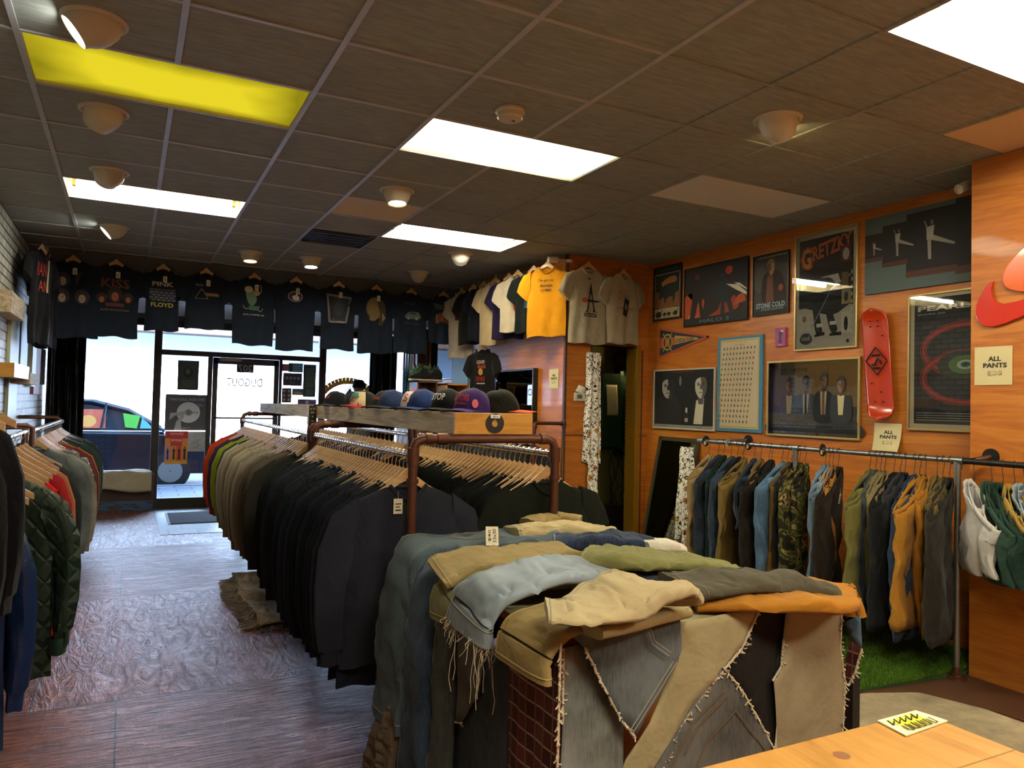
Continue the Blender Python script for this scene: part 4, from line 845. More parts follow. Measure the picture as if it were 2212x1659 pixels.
# two on the alcove wall above the closet
art = [('e', .0, -.235, .016, .010, '3a3a3a'), ('p', [(-.035, -.57), (-.055, -.55), (-.03, -.54), (.015, -.30), (.03, -.30), (.075, -.54), (.10, -.555), (.035, -.56), (.055, -.54), (.03, -.40), (.01, -.40), (-.012, -.54)], '141a20'), ('p', [(-.09, -.46), (-.02, -.465), (.11, -.46), (.11, -.445), (-.02, -.44)], '141a20'), ('e', -.055, -.45, .032, .026, 'a8452c'), ('r', -.06, -.61, .09, -.575, '2a1a18'), ('t', 'HOOPS COURT', .015, -.593, .13, .018, 'c2b8a2')]
wall_shirt((3.985, YW-.09, 3.0), 0, 'b3a78c', art, 'white t-shirt with giant black letter A and a basketball, above the closet door', .21, .74, 2.2, 'shirts above the closet', False, None, -.13)
art = [('t', '23', -.07, -.34, .05, .085, 'a84a34'), ('t', 'JORDAN', 0, -.47, .22, .04, '8f2a20'), ('p', [(-.03, -.53), (-.005, -.36), (.07, -.38), (.045, -.55)], '191b22'), ('e', .02, -.45, .02, .035, '8a8070'), ('r', .03, -.335, .09, -.33, '7a3a2c')]
wall_shirt((4.40, YW-.10, 2.97), radians(10), 'b1a486', art, 'white t-shirt with red numbers and small dark player picture, above the closet door', .215, .70, 6.1, 'shirts above the closet', False)
# ================================================================ wall art, right wall
def rect_on(px, X=None, Y=None):
    ps = [onx(a, b, X) if X else ony(a, b, Y) for a, b in px]; return ps
def poster(name, y0, y1, z0, z1, bgc, shapes, label, cat='poster', X=XR, frame=None, fw=.02, mat_w=0, glass=False, th=.015, normal=-1, axis='x', Y=None, tiltz=0):
    """flat picture on a wall of constant X (facing -X; u runs from far to near) or constant Y (facing -Y)"""
    e = emp(name, (0, 0, 0)) if (frame or glass) else None
    if axis == 'x':
        wd = y1-y0; fn0 = lambda u, v, d: Vector((X-d, y1-u*wd, z0+v*(z1-z0))); nn = Vector((-1, 0, 0))
    else:
        wd = y1-y0; fn0 = lambda u, v, d: Vector((y0+u*wd, Y-d, z0+v*(z1-z0))); nn = Vector((0, -1, 0))
    asp = (z1-z0)/wd; m = MB()
    def slab(mb, u0, u1, v0, v1, d0, d1, mm):
        vs = [fn0(u, v, d) for d in (d0, d1) for u, v in ((u0, v0), (u1, v0), (u1, v1), (u0, v1))]
        mb.add(vs, [(0, 1, 2, 3), (4, 5, 6, 7), (0, 1, 5, 4), (1, 2, 6, 5), (2, 3, 7, 6), (3, 0, 4, 7)], mm)
    fu, fv = (fw/wd, fw/(z1-z0)) if frame else (0, 0)
    slab(m, fu, 1-fu, fv, 1-fv, .001, th, bgc)
    ink(m, soften(shapes, .015, .985), lambda u, v: (fn0(u, v, th), nn), 5, .0004, .0002)
    sheet = m.obj('print' if e else name, e, smooth=False)
    if frame:
        f = MB()
        for a in ((0, 1, 0, fv), (0, 1, 1-fv, 1), (0, fu, fv, 1-fv), (1-fu, 1, fv, 1-fv)): slab(f, *a, 0.0005, th+.01, frame)
        f.obj('frame', e, smooth=False, bev=.002)
    if glass:
        g = MB(); slab(g, fu, 1-fu, fv, 1-fv, th+.006, th+.008, 'glass'); g.obj('glass', e, smooth=False)
    tag(e or sheet, label, cat); return e or sheet
gold = mat('gold_frame', 'b39a5c', .35, .05, 20, 0, 0, .6); blk = mat('black_frame', '12110f', .3, 0); slv = mat('silver_frame', 'a8a698', .35, 0, 5, 0, 0, .7)
R_ = random.Random(8)
# dinosaurs
sh = [('t', 'DINOSAURS', .5, .93, .8, .055, '2f5050'), ('r', .05, .24, .95, .86, 'b9a783'), ('r', .065, .25, .935, .85, '1b211c'), ('p', [(.065, .25), (.935, .25), (.935, .5), (.6, .42), (.3, .47), (.065, .55)], '7d5026'), ('p', [(.3, .7), (.55, .78), (.8, .78), (.82, .68), (.5, .66), (.35, .62)], '9a5c2c'), ('p', [(.2, .4), (.3, .6), (.55, .66), (.75, .6), (.78, .4), (.72, .3), (.68, .42), (.5, .4), (.42, .3), (.38, .42)], '1b2620'), ('r', .05, .04, .95, .22, 'a5926a')]
for k, (a, s_) in enumerate(((.2, .1), (.42, .05), (.58, .05), (.82, .07))): sh += [('e', a, .11, s_*1.1, s_*.6, '17150f'), ('l', [(a+s_*.6, .12), (a+s_*1.4, .19 if k in (0, 3) else .12)], .02, '17150f'), ('l', [(a-s_*.6, .12), (a-s_*1.6, .09)], .014, '17150f'), ('l', [(a-.02, .1), (a-.02, .06)], .014, '17150f'), ('l', [(a+.03, .1), (a+.03, .06)], .014, '17150f')]
poster('poster', 5.75, 6.18, 2.40, 2.95, '141b19', sh, 'dark dinosaur poster with small silhouettes', frame=blk, fw=.012)
# game poster
sh = [('p', [(0, .12), (.3, .12), (.34, .4), (.22, .6), (.12, .45), (.05, .55), (0, .5)], 'b0481a'), ('p', [(.05, .12), (.2, .12), (.15, .3)], 'c98f2c'), ('p', [(.4, .12), (.85, .2), (.8, .42), (.7, .3), (.62, .38), (.55, .22)], '8f3212'), ('p', [(.78, .25), (.97, .3), (.95, .45), (.85, .4)], 'a84a1a'), ('e', .72, .84, .055, .07, 'b0302a'),
      ('e', .22, .82, .04, .06, '5a2430'), ('p', [(.1, .12), (.14, .5), (.1, .72), (.22, .78), (.34, .72), (.32, .5), (.3, .35), (.36, .12), (.28, .12), (.24, .4), (.18, .12)], '1e1412'), ('e', .62, .77, .035, .05, '2a3236'), ('p', [(.5, .4), (.56, .72), (.7, .72), (.72, .5), (.8, .14), (.74, .14), (.66, .42), (.66, .14), (.6, .14), (.6, .42)], '1c2224'), ('p', [(.68, .62), (.85, .58), (1, .42), (1, .38), (.83, .5)], 'c9bfa8'), ('p', [(.8, .62), (.88, .6), (1, .48), (1, .46)], 'c9bfa8'), ('r', 0, 0, 1, .13, '171a19'), ('t', 'HALO 3', .5, .065, .46, .06, '5f6b6b')]
poster('poster', 4.86, 5.70, 2.305, 2.865, '241a15', sh, 'wide dark poster of two armoured soldiers in flames beside the dinosaur poster', frame=blk, fw=.008)
# wrestler
sh = [('p', [(0, .1), (1, .1), (1, .8), (0, .9)], '3f3a2c'), ('e', .2, .6, .2, .22, '4a4a3e'), ('p', [(.3, .2), (.25, .55), (.38, .7), (.7, .7), (.85, .55), (.9, .2)], '2a1a14'), ('p', [(.36, .2), (.4, .62), (.55, .66), (.58, .2)], '6a4228'), *portrait(.5, .76, .2, .2, '9a7650', '5a3c26', '7a5a3c', -1), ('e', .78, .42, .07, .06, '8a4a2a'), ('t', '"...AND THAT\'S THE BOTTOM LINE."', .52, .95, .85, .025, 'b9b29a'), ('t', '*STONE COLD', .5, .16, .8, .085, '8fa6b3'), ('t', 'STEVE AUSTIN', .55, .09, .6, .03, '9a9a8c'), ('r', 0, 0, 1, .06, '1c1b16')]
poster('poster', 4.405, 4.80, 2.32, 2.84, '2b2a22', sh, 'poster of a bald man in a leather vest, left of the hockey poster', frame=blk, fw=.006, th=.012)
# hockey
sh = [('r', .07, .04, .93, .95, '131416'), ('p', [(.07, .04), (.93, .04), (.93, .35), (.6, .28), (.07, .36)], 'a9a59a'), ('t', '*G', .19, .79, .2, .2, 'b5442a'), ('t', '*RETZKY', .60, .855, .62, .125, 'c05a2c', .12), ('t', '*G', .19, .79, .14, .17, 'd08a3a'), ('p', [(.1, .6), (.7, .62), (.75, .54), (.1, .52)], 'b9b5a6'),
      ('e', .36, .5, .2, .12, '23262a'), ('p', [(.2, .55), (.55, .6), (.7, .48), (.62, .32), (.7, .16), (.6, .14), (.5, .32), (.42, .3), (.46, .15), (.36, .14), (.3, .34), (.22, .42)], '1b1d20'), ('r', .37, .19, .47, .22, 'c9c5b8'), ('r', .58, .2, .68, .23, 'c9c5b8'), ('p', [(.34, .13), (.5, .15), (.5, .12), (.34, .11)], '101010'), ('p', [(.58, .13), (.76, .14), (.76, .11), (.58, .11)], '101010'), ('l', [(.3, .2), (.6, .5), (.9, .6)], .012, '8c8a80'),
      ('r', .74, .70, .9, .84, '5a2a24'), ('e', .82, .77, .05, .05, 'a9a59a'), ('r', .76, .5, .86, .62, '6a5c3c'), ('r', .76, .36, .9, .48, '8a8256'), ('e', .83, .42, .03, .04, '2b2a2a'), ('r', .76, .13, .9, .3, 'b9b5a6'), ('e', .83, .2, .03, .06, '1b1b1b'), ('r', .09, .17, .27, .31, 'b1ab98'), ('e', .17, .27, .035, .03, '7a5a44'), ('t', 'PRIX', .6, .47, .13, .03, '25408a'), ('p', [(.1, .08), (.14, .14), (.26, .14), (.3, .08), (.2, .05)], '3a3c3c'), ('t', 'KINGS', .2, .1, .13, .03, 'b5b2a6'), ('e', .86, .06, .02, .013, '2c2c2c')]
for a in range(9): sh += [('r', .91, .12+.06*a, .925, .15+.06*a, 'c9c5b8')]
poster('framed_poster', 3.75, 4.34, 1.995, 2.925, 'b5ab92', sh, 'tall gold-framed hockey poster with large orange lettering', 'poster', frame=gold, fw=.014, glass=True)
# four dancers photograph
sh = [('r', 0, .42, .135, .78, '2a2320'), ('r', .13, .32, .31, .86, '262221'), ('r', .30, .14, .63, .94, '231f1f'), ('r', .62, .10, 1, 1, '211e1f'), ('r', 0, .42, .135, .47, '4f3020'), ('r', .13, .32, .31, .38, '4f3020'), ('r', .30, .14, .63, .22, '4f3020'), ('r', .62, .10, 1, .19, '4f3020')]
for cx_0, cy_0, s_ in ((.07, .5, .18), (.24, .44, .34), (.46, .33, .48), (.8, .30, .66)):
    k = s_*.34; sh += [('p', [(cx_0-.06*k, cy_0), (cx_0+.06*k, cy_0), (cx_0+.05*k, cy_0+s_*.5), (cx_0-.1*k, cy_0+s_*.5)], '8c8678'), ('p', [(cx_0-.03*k, cy_0+s_*.5), (cx_0+.95*k, cy_0+s_*.27), (cx_0+.98*k, cy_0+s_*.32), (cx_0+.1*k, cy_0+s_*.62)], '8c8678'), ('p', [(cx_0-.12*k, cy_0+s_*.5), (cx_0+.12*k, cy_0+s_*.52), (cx_0+.18*k, cy_0+s_*.85), (cx_0-.15*k, cy_0+s_*.83)], '9a9486'), ('e', cx_0+.08*k, cy_0+s_*.93, .07*k, s_*.07, '6f5a48'), ('l', [(cx_0-.1*k, cy_0+s_*.8), (cx_0-.22*k, cy_0+s_*1.0)], .05*k, '8c8678')]
poster('poster', 2.60, 3.69, 2.375, 2.93, '4f5c57', sh, 'grey-green print of four leaping white figures, top right of the wall art', 'poster', th=.02)
# red rings poster
sh = [('r', .07, .05, .97, .96, '17181a')]
for r0, cy_0 in ((.33, .58), (.33, .38)):
    for kk in range(3): sh += [('l', [(.62+(.42+.03*kk)*cos(2*pi*q/28), cy_0+(.165+.012*kk)*sin(2*pi*q/28)) for q in range(29)], .022, ('7a201a', '9c2c20', '6a1a16')[kk])]
sh += [('e', .62, .47, .3, .10, '2b3322'), ('e', .62, .47, .18, .065, '4a6a3a'), ('e', .62, .47, .09, .033, '9aa58c'), ('e', .62, .47, .05, .02, '1f5a5c'), ('e', .62, .47, .02, .008, '101818'), ('t', '*PEARL JAM', .575, .88, .93, .048, 'c9c6b8'), ('t', 'BINAURAL 2000', .26, .845, .3, .012, 'a9a698')]
sh += [('r', .1, .075+.017*k, .92, .080+.017*k, '8a8a86') for k in range(4)]
poster('framed_poster', 2.70, 3.345, 1.40, 2.33, 'b8ae94', sh, 'gold-framed black poster of red rings around a green eye, beside the partition', 'poster', frame=gold, fw=.014, glass=True)
# small pink card
poster('picture_card', 4.43, 4.54, 2.045, 2.20, 'a04a78', [('p', [(.35, .2), (.65, .2), (.6, .5), (.7, .7), (.4, .72), (.4, .5)], '2a4a66'), ('e', .5, .76, .14, .06, '2a4a66'), ('e', .68, .82, .16, .06, 'c9b59a'), ('e', .35, .9, .08, .03, 'b03a2c'), ('r', .3, .07, .7, .10, 'c9b59a')], 'small pink card with a blue bird figure, left of the hockey poster', 'card', th=.02)
# film still with two men
sh = [('p', [(.02, 0.1), (.46, .1), (.42, .5), (.28, .58), (.06, .46)], '1d1c1a'), *portrait(.25, .70, .21, .33, '8a857a', '1a1917', '0b0b0b', 1), ('e', .46, .8, .02, .08, '6a6660'), ('p', [(.66, .1), (.6, .4), (.72, .5), (.96, .5), (1, .1)], '141312'), ('p', [(.68, .1), (.72, .48), (.84, .52), (.82, .1)], 'b3ad98'), *portrait(.79, .71, .19, .34, 'aaa496', '4a4741', '0b0b0b', 1), ('r', .54, .1, .60, .28, '20201f'), ('r', .555, .28, .585, .36, 'b3ad98'), ('r', .545, .13, .595, .19, '9a9484'), ('t', 'A TALE OF FRIENDS AND OBSESSION', .5, .95, .36, .02, '8f2018'), ('r', 0, 0, 1, .075, '7d7a70'), ('t', 'PACINO', .2, .045, .1, .02, '3a3833'), ('t', 'DE NIRO', .77, .045, .1, .02, '3a3833')]
poster('framed_poster', 5.25, 6.15, 1.31, 1.90, '0a0a0a', sh, 'black and white poster of two men in suits with a bottle', 'poster', frame=mat('white_frame', 'b5b0a0', .4, 0), fw=.014)
# chart of tiny creatures
sh = [('r', .07, .035, .93, .975, 'b8a98a'), ('l', [(.09, .05), (.91, .05), (.91, .96), (.09, .96), (.09, .05)], .012, 'a8923c'), ('t', 'POKEMON', .5, .945, .28, .038, 'b89a3a'), ('t', 'CATCH THEM ALL', .5, .912, .22, .012, '6a5a40')]
pc = ['4f6a3c', '6a5a4a', '8a4a2a', '4a4a5a', '6a3a3a', '8a6a3a', '3a4a3a', '5a3a2a']
for j in range(15):
    for i in range(10):
        cx0, cy0 = .16+.076*i, .875-.055*j; c = R_.choice(pc); sh += [('e', cx0, cy0, .018, .011, c), ('e', cx0+R_.uniform(-.012, .012), cy0+.012, .009, .007, R_.choice(pc)), ('r', cx0-.02, cy0-.02, cx0+.02, cy0-.018, '8a7c62')]
poster('poster', 4.675, 5.22, 1.32, 2.16, '3f7690', sh, 'blue-bordered chart poster with rows of tiny creatures', 'poster', th=.02)
# four men record poster
sh = [('r', .05, .02, .97, .97, '7d6232'), ('r', .05, .02, .32, .97, '4f4322'), ('r', .05, .02, .97, .40, '2a251d'), ('p', [(.05, .25), (.3, .32), (.7, .30), (.97, .22), (.97, .02), (.05, .02)], '211f1b'), ('t', 'THE SMITHS', .29, .87, .34, .045, '241c0e'), ('l', [(.3, .6), (.3, .95), (.68, .95), (.68, .6)], .006, '5c4624')]
for cx0, hh, sk, cc, tie in ((.26, .66, '8a6444', '2a2f33', None), (.45, .68, '7a6248', '20242a', '1c1a18'), (.64, .71, '8f5f48', '2a3038', '4a2a20'), (.82, .66, '7a5a3e', '1e2022', None)):
    sh += [('p', [(cx0-.09, .22), (cx0-.10, .5), (cx0-.05, hh-.12), (cx0+.05, hh-.12), (cx0+.10, .5), (cx0+.09, .22)], cc), ('p', [(cx0-.025, .3), (cx0-.035, hh-.12), (cx0+.035, hh-.12), (cx0+.02, .3)], 'b3a67c'), *portrait(cx0, hh+.0, .075, .15, sk, '4a3424', '17120e', 1)]
    if tie: sh += [('p', [(cx0-.012, .3), (cx0-.008, hh-.13), (cx0+.008, hh-.13), (cx0+.012, .3)], tie)]
poster('framed_poster', 3.72, 4.62, 1.305, 1.925, 'b3ab98', sh, 'gold-framed glossy poster of four young men in jackets, above the pants rail', 'poster', frame=gold, fw=.016, glass=True)
# hand-lettered price signs
def sign(label, y0, y1, z0, z1, X, curl=0):
    m = MB(); wd = y1-y0; dep = lambda u, v: .004+curl*(1-v)**2*(.5+.5*u)
    fn = lambda u, v: (Vector((X-dep(u, v), y1-u*wd, z0+v*(z1-z0))), Vector((-1, 0, 0)))
    m.grid(lambda u, v: fn(u, v)[0], 8, 8, mat('sign_paper', 'c9bb8c', .8, .03))
    w_ = .52; ink(m, [('t', '*ALL', .54, .68, .34, .125, '25241d'), ('t', '*PANTS', .55, .51, .62, .125, '25241d'), ('t', '$35', .55, .30, .38, .13, '6f684f'), ('t', '$35', .555, .305, .335, .10, 'c9bb8c')], fn, .5, .0015, .0006)
    for u, v in ((.05, .95), (.95, .95)): m.lathe([(.001, .001), (.004, .001), (.004, 0)], fn(u, v)[0]-Vector((.001, 0, 0)), 'chrome', 8)
    return tag(m.obj('sign', smooth=False, solid=.0012), label, 'sign')
sign('cream ALL PANTS price sign on the projecting partition, below the red hook-shaped sign', 2.435, 2.645, 1.685, 1.905, XP)
sign('cream ALL PANTS price sign curling off the wall under the red skateboard deck', 3.395, 3.61, 1.245, 1.44, XR, .05)
sign('narrow cream ALL PANTS sign on the plywood wall left of the thermostat', 6.40, 6.59, 1.685, 1.88, XO)
# pennant
yz = lambda y, z, d=.006: Vector((XR-d, y, z))
m = MB(); tri = [(6.09, 2.32), (6.085, 2.03), (5.36, 2.19)]
m.add([yz(y, z, d) for d in (.001, .006) for y, z in tri], [(0, 1, 2), (3, 5, 4), (0, 3, 4, 1), (1, 4, 5, 2), (2, 5, 3, 0)], '1d2a30')
P_ = lambda u, v: (yz(6.085-u, 2.175+v, .006), Vector((-1, 0, 0)))
ink(m, [('l', [(0, .145), (.725, .015), (0, -.145), (0, .145)], .02, 'a84a2c'), ('p', [(.02, .05), (.4, .035), (.4, -.01), (.02, -.06)], 'b0522c'), ('p', [(.24, .06), (.56, .02), (.6, .0), (.24, -.03)], 'b08a4a'), ('e', .13, 0, .075, .085, 'a8923c'), ('e', .13, 0, .062, .07, '1d2a30'), ('e', .13, 0, .042, .05, '9c4a2c'), ('l', [(.06, .09), (.2, -.09)], .012, 'a8923c'), ('l', [(.06, -.09), (.2, .09)], .012, 'a8923c'), ('t', 'LONDON TIGERS', .39, .005, .28, .042, '16150f')], P_, 1, .001)
tag(m.obj('pennant', smooth=False), 'triangular navy and orange pennant lettered with a team name, under the dinosaur poster', 'pennant')
# skateboard deck
m = MB(); nU, nV = 12, 30; zc, yc = 1.862, 3.555
def deck(u, v):
    s = 2*v-1; zz = zc+.40*s; hw = .105*min(1, sqrt(max(0, 1-max(0, (abs(s)-.78)/.22)**2))+.02); y = yc-.0+hw*(1-2*u)+.035*s; k = max(0, abs(s)-.72)/.28; return Vector((XR-.045-.04*k*k-.006*(2*u-1)**2+.0, y, zz))
m.grid(deck, nU, nV, mat('deck_red', 'b5350f', .22, .12, 9, 0, 0, 0, .5, .5))
P_ = lambda u, v: (Vector((XR-.0605, yc-u+.035*v/.4, zc+v)), Vector((-1, 0, 0)))
ink(m, [('l', [(0, .12), (.085, .02), (0, -.08), (-.085, .02), (0, .12)], .004, '1a1410'), ('t', 'DUGOUT', 0, .062, .06, .014, '1a1410'), ('t', 'VINTAGE', 0, -.03, .06, .014, '1a1410'), ('r', -.035, -.012, -.005, .002, '1a1410'), ('l', [(-.01, .0), (.01, .04), (.035, .02), (.04, -.005)], .008, '1a1410')], P_, 1, .002)
for u, v in ((-.03, .27), (.03, .27), (-.03, .31), (.03, .31), (-.03, -.27), (.03, -.27), (.06, .2), (-.05, -.14), (.02, -.2)): ink(m, [('e', u, v, .005, .005, '2a1a14')], P_, 1, .0025)
tag(m.obj('skateboard_deck', solid=.010), 'worn red skateboard deck with excavator diamond logo, hung upright on the right wall', 'skateboard')
# red hook-shaped sign and the orange leaf piece on the partition
def cut(name, pxs, colr, label, th=.012, off=.02, cat='sign'):
    ps = [onx(a, b_, XP-off) for a, b_ in pxs]; bm = bmesh.new(); vs = [bm.verts.new((0, p.y, p.z)) for p in ps]; f = bm.faces.new(vs); r = bmesh.ops.extrude_face_region(bm, geom=[f]); bmesh.ops.translate(bm, vec=(th, 0, 0), verts=[v for v in r['geom'] if isinstance(v, bmesh.types.BMVert)])
    bmesh.ops.recalc_face_normals(bm, faces=bm.faces); me = D.meshes.new(name); bm.to_mesh(me); bm.free(); me.materials.append(colr); o = D.objects.new(name, me); S.collection.objects.link(o); o.location = (XP-off, 0, 0); b = o.modifiers.new('b', 'BEVEL'); b.width = .003; b.segments = 2; return tag(o, label, cat)
cut('wall_sign', [(2146, 607), (2141, 625), (2144, 642), (2152, 652), (2168, 656), (2195, 651), (2260, 632), (2340, 600), (2340, 620), (2260, 662), (2212, 682), (2170, 699), (2145, 706), (2125, 704), (2112, 694), (2107, 680), (2108, 662), (2114, 645), (2126, 624), (2138, 610)], mat('red_acrylic', 'c4240c', .2, 0, 5, 0, 0, 0, .5, .6), 'glossy red curved tick-shaped sign on the partition', .014)
cut('wall_sign', curve([(2212, 535), (2190, 556), (2172, 580), (2165, 602), (2172, 620), (2188, 627), (2215, 629), (2245, 610), (2240, 560), (2225, 538)], 5), mat('orange_acrylic', 'd8590a', .2, 0, 5, 0, 0, 0, .5, .6), 'orange rounded leaf-shaped piece above the red tick-shaped sign', .014)
# wall screws on the partition omitted; security cameras
def seccam(p, aim, label, back=(0, 0, 0)):
    e = tag(emp('security_camera', p), label, 'security camera'); q = Vector(aim).normalized().to_track_quat('Z', 'Y').to_matrix()
    MB().lathe([(.001, .0), (.026, .0), (.030, .006), (.030, .09), (.0305, .10), (.027, .10), (.027, .085), (.001, .085)], (0, 0, 0), 'white_plastic', 24, q).obj('body', e); MB().lathe([(.001, .084), (.026, .084)], (0, 0, 0), 'black', 20, q).obj('lens', e)
    b = Vector(back); MB().tube([tuple(q @ Vector((0, 0, .0))), tuple(b*.5+Vector((0, 0, .0))), tuple(b)], .012, 'white_plastic', 10).lathe([(.001, -.01), (.035, -.01), (.035, .01), (.001, .01)], tuple(b), 'white_plastic', 18).obj('bracket', e); return e
seccam((4.55, 2.78, 2.93), (-1, .2, -.5), 'white bullet camera at the ceiling corner beside the partition', (.1, -.09, .05))
seccam((3.66, 6.24, 2.93), (-1, .1, -.1), 'white camera with dark lens over the yellow shirt at the plywood corner', (.13, 0, .0))
seccam((-.80, 8.9, 2.99), (.2, -.3, -1), 'small dim dome camera in the far left ceiling corner', (0, 0, .012))
# display wall pictures
poster('framed_picture', 6.82, 7.73, 1.27, 1.90, '8fa3ab', [('l', [(.05+.02*sin(k), .95), (.2+.15*sin(k*2), .6), (.4+.2*sin(k*3), .35), (.1+.15*k, .05)], .035, ('b9c6ca', '6d838c', 'c9d2d2')[k % 3]) for k in range(7)]+[('p', [(.35, .9), (.45, .6), (.6, .5), (.8, .62), (.85, .95), (.75, .95), (.66, .7), (.5, .7)], '4fa3a8'), ('e', .5, .14, .2, .14, '4a6a9a'), ('t', 'BLUE', .6, .55, .24, .05, '3a8088')], 'framed picture of a light blue jersey under glass, behind the caps', 'picture', X=XO, frame=blk, fw=.02, th=.05, glass=True)
poster('picture', 8.56, 9.07, 1.75, 2.47, '7a9cae', [('r', .0, .0, 1, .5, '8eabb8')], 'plain light blue panel on the far plywood wall', 'picture', X=XO, th=.04)
poster('framed_picture', 9.08, 9.86, 1.83, 2.36, '5a6f86', [('r', .35, .0, 1, .75, 'b5cdd6'), ('r', .35, .0, 1, .2, '6fa8bc')]+[('t', a, .3, .9-.14*k, .55, .06, '20262e') for k, a in enumerate(('GRAND', 'DURAN', 'LIVE', 'NOISE', 'BLUE'))], 'blue music festival poster with a list of names on the far plywood wall', 'poster', X=XO, th=.03, frame=blk, fw=.01, glass=True)
# framed pictures and guitar-like panels on the left brick wall
def lslab(y0, y1, z0, z1, c, label, name='hanging_panel', th=.03, cat='panel'): return tag(MB().box(XL+.001, XL+th, y0, y1, z0, z1, c).obj(name, smooth=False, bev=.004), label, cat)
lslab(7.72, 8.28, 1.0, 2.20, mat('pale_board', 'a9b2a2', .5, .05), 'tall pale green board on the brick wall, nearest to the lens')
lslab(8.42, 8.95, 1.62, 2.28, mat('pale_board2', '9fb5ad', .5, .05), 'pale turquoise board beyond the tall pale one on the brick wall')
lslab(9.1, 9.45, 1.58, 2.42, 'pale_board', 'third pale board on the brick wall inside the window bay', th=.06)
lslab(9.62, 10.25, 1.50, 2.30, mat('pinkish', '8c5a5c', .6, .1), 'faded red poster board on the brick wall in the window bay', 'poster_board')
lslab(10.5, 10.8, 1.62, 2.05, mat('greyish', '5f6064', .6, .1), 'small grey picture on the brick wall near the window', 'picture')
tag(MB().box(XL, XL+.16, 6.9, 7.85, 1.63, 1.74, 'pine').box(XL, XL+.17, 7.86, 8.6, 1.59, 1.69, 'grey_barn_wood').obj('wall_shelf', smooth=False), 'weathered wooden ledge on the brick wall at the left edge', 'shelf')
tag(MB().box(XL, XL+.12, 6.9, 7.74, 2.13, 2.30, 'grey_barn_wood').obj('wall_shelf', smooth=False), 'upper weathered ledge on the brick wall below the dark jackets', 'shelf')
ls = [(8.05, 'c8382c', 'black racing jacket with red and white letters, nearest on the brick wall', [('t', 'RAN', -.04, -.3, .16, .12, 'b03a34'), ('t', 'AN', 0, -.45, .14, .1, 'b03a34'), ('r', .06, -.5, .09, -.2, 'b9b08a')]), (8.35, 'x', 'black jacket with a yellow stripe on the brick wall', [('r', -.02, -.5, 0, -.28, 'b9b06a'), ('r', .05, -.6, .1, -.55, 'b03a34')]), (8.62, 'x', 'black t-shirt with red numerals on the brick wall nearest to the soffit', [('t', '01', .02, -.5, .1, .16, 'a8362c'), ('e', 0, -.35, .04, .06, '8f7a5a')])]
for k, (y, c, lb, art) in enumerate(ls): wall_shirt((XL+.2, y, 3.0-.06), radians(72), '121317', art, lb, .22, .86, 4+k, 'dark shirts on the brick wall', False)
# ================================================================ folded / draped clothes on the table
def nz(p, s, sd=0): return noise.noise(Vector((p[0]*s+sd*7.1, p[1]*s+sd*3.3, p[2]*s)))
def strip(path, wid, th, m, sd=0, wr=.010, n=22, side=None, K=28, hem=None, name='trousers', parent=None, edge=.5, wscale=9):
    """cloth body lofted along a 3D path; wid(t) full width across `side`, th(t) thickness"""
    P = [Vector(p) for p in path]; seg = [0]
    for a, b in zip(P, P[1:]): seg.append(seg[-1]+(b-a).length)
    tot = seg[-1]
    def at(t):
        d = t*tot
        for i in range(len(P)-1):
            if d <= seg[i+1] or i == len(P)-2:
                u = (d-seg[i])/max(1e-6, seg[i+1]-seg[i]); p0 = P[max(0, i-1)]; p1 = P[i]; p2 = P[i+1]; p3 = P[min(len(P)-1, i+2)]; u = min(1, max(0, u))
                return .5*((2*p1)+(-p0+p2)*u+(2*p0-5*p1+4*p2-p3)*u*u+(-p0+3*p1-3*p2+p3)*u**3)
    mb = MB(); rings = []; f = lambda q, t: q(t) if callable(q) else q
    for k in range(K+1):
        t = k/K; p = at(t); tg = (at(min(1, t+.02))-at(max(0, t-.02))).normalized(); sv = Vector(f(side, t)) if side else Vector((0, 1, 0))
        sv = (sv-tg*sv.dot(tg)).normalized(); nn = sv.cross(tg).normalized()
        if nn.z < 0 and abs(tg.z) < .9: nn = -nn
        w, h = f(wid, t)/2, f(th, t)/2; ring = []
        for j in range(n):
            a = 2*pi*j/n; ca, sa = cos(a), sin(a); x = w*(abs(ca)**edge)*(1 if ca > 0 else -1); y = h*(abs(sa)**.7)*(1 if sa > 0 else -1)
            q = p+sv*x+nn*y; d = nz(q, wscale, sd)*wr+nz(q, wscale*2.6, sd+2)*wr*.45
            cr = max(0, .5-abs(nz(q, wscale*1.5, sd+9))*5)*wr*.9; d -= cr; q = q+nn*(d*(1 if sa > 0 else .2))+sv*(nz(q, 6, sd+5)*wr*(abs(ca) > .6)); ring.append(q)
        rings.append(ring)
    mb.loft(rings, m, True, True)
    if hem is not None:
        for ti in (hem if isinstance(hem, (list, tuple)) else [hem]):
            k = int(ti*K); r_ = rings[k]; mb.tube([q for q in r_], .0035, m, 5, True)
    mb.rings = rings; return mb
def thick(n, a, b=None): return a
TX0, TX1, TY0, TY1, TZ = 1.03, 2.16, 1.72, 2.98, .88
dn = lambda c: cloth(c, 'denim')
# table: orange wooden box frame with metal post
e = tag(emp('display_table', ((TX0+TX1)/2, (TY0+TY1)/2, 0)), 'orange wooden display table hidden under patchwork cloth and folded pants', 'table')
hx, hy = (TX1-TX0)/2-.012, (TY1-TY0)/2-.012
MB().box(-hx, hx, -hy, hy, TZ-.03, TZ-.004, 'orange_leg').obj('table_top', e, smooth=False, bev=.003)
for sx in (-1, 1):
    for sy in (-1, 1):
        cx0, cy0 = sx*(hx-.035), sy*(hy-.035); MB().box(cx0-.035, cx0+.035, cy0-.035, cy0+.035, 0, TZ-.03, 'orange_leg').obj('leg', e, smooth=False, bev=.003)
MB().box(-hx+.05, hx-.05, -hy+.05, hy-.05, .25, .27, 'orange_leg').obj('lower_shelf', e, smooth=False)
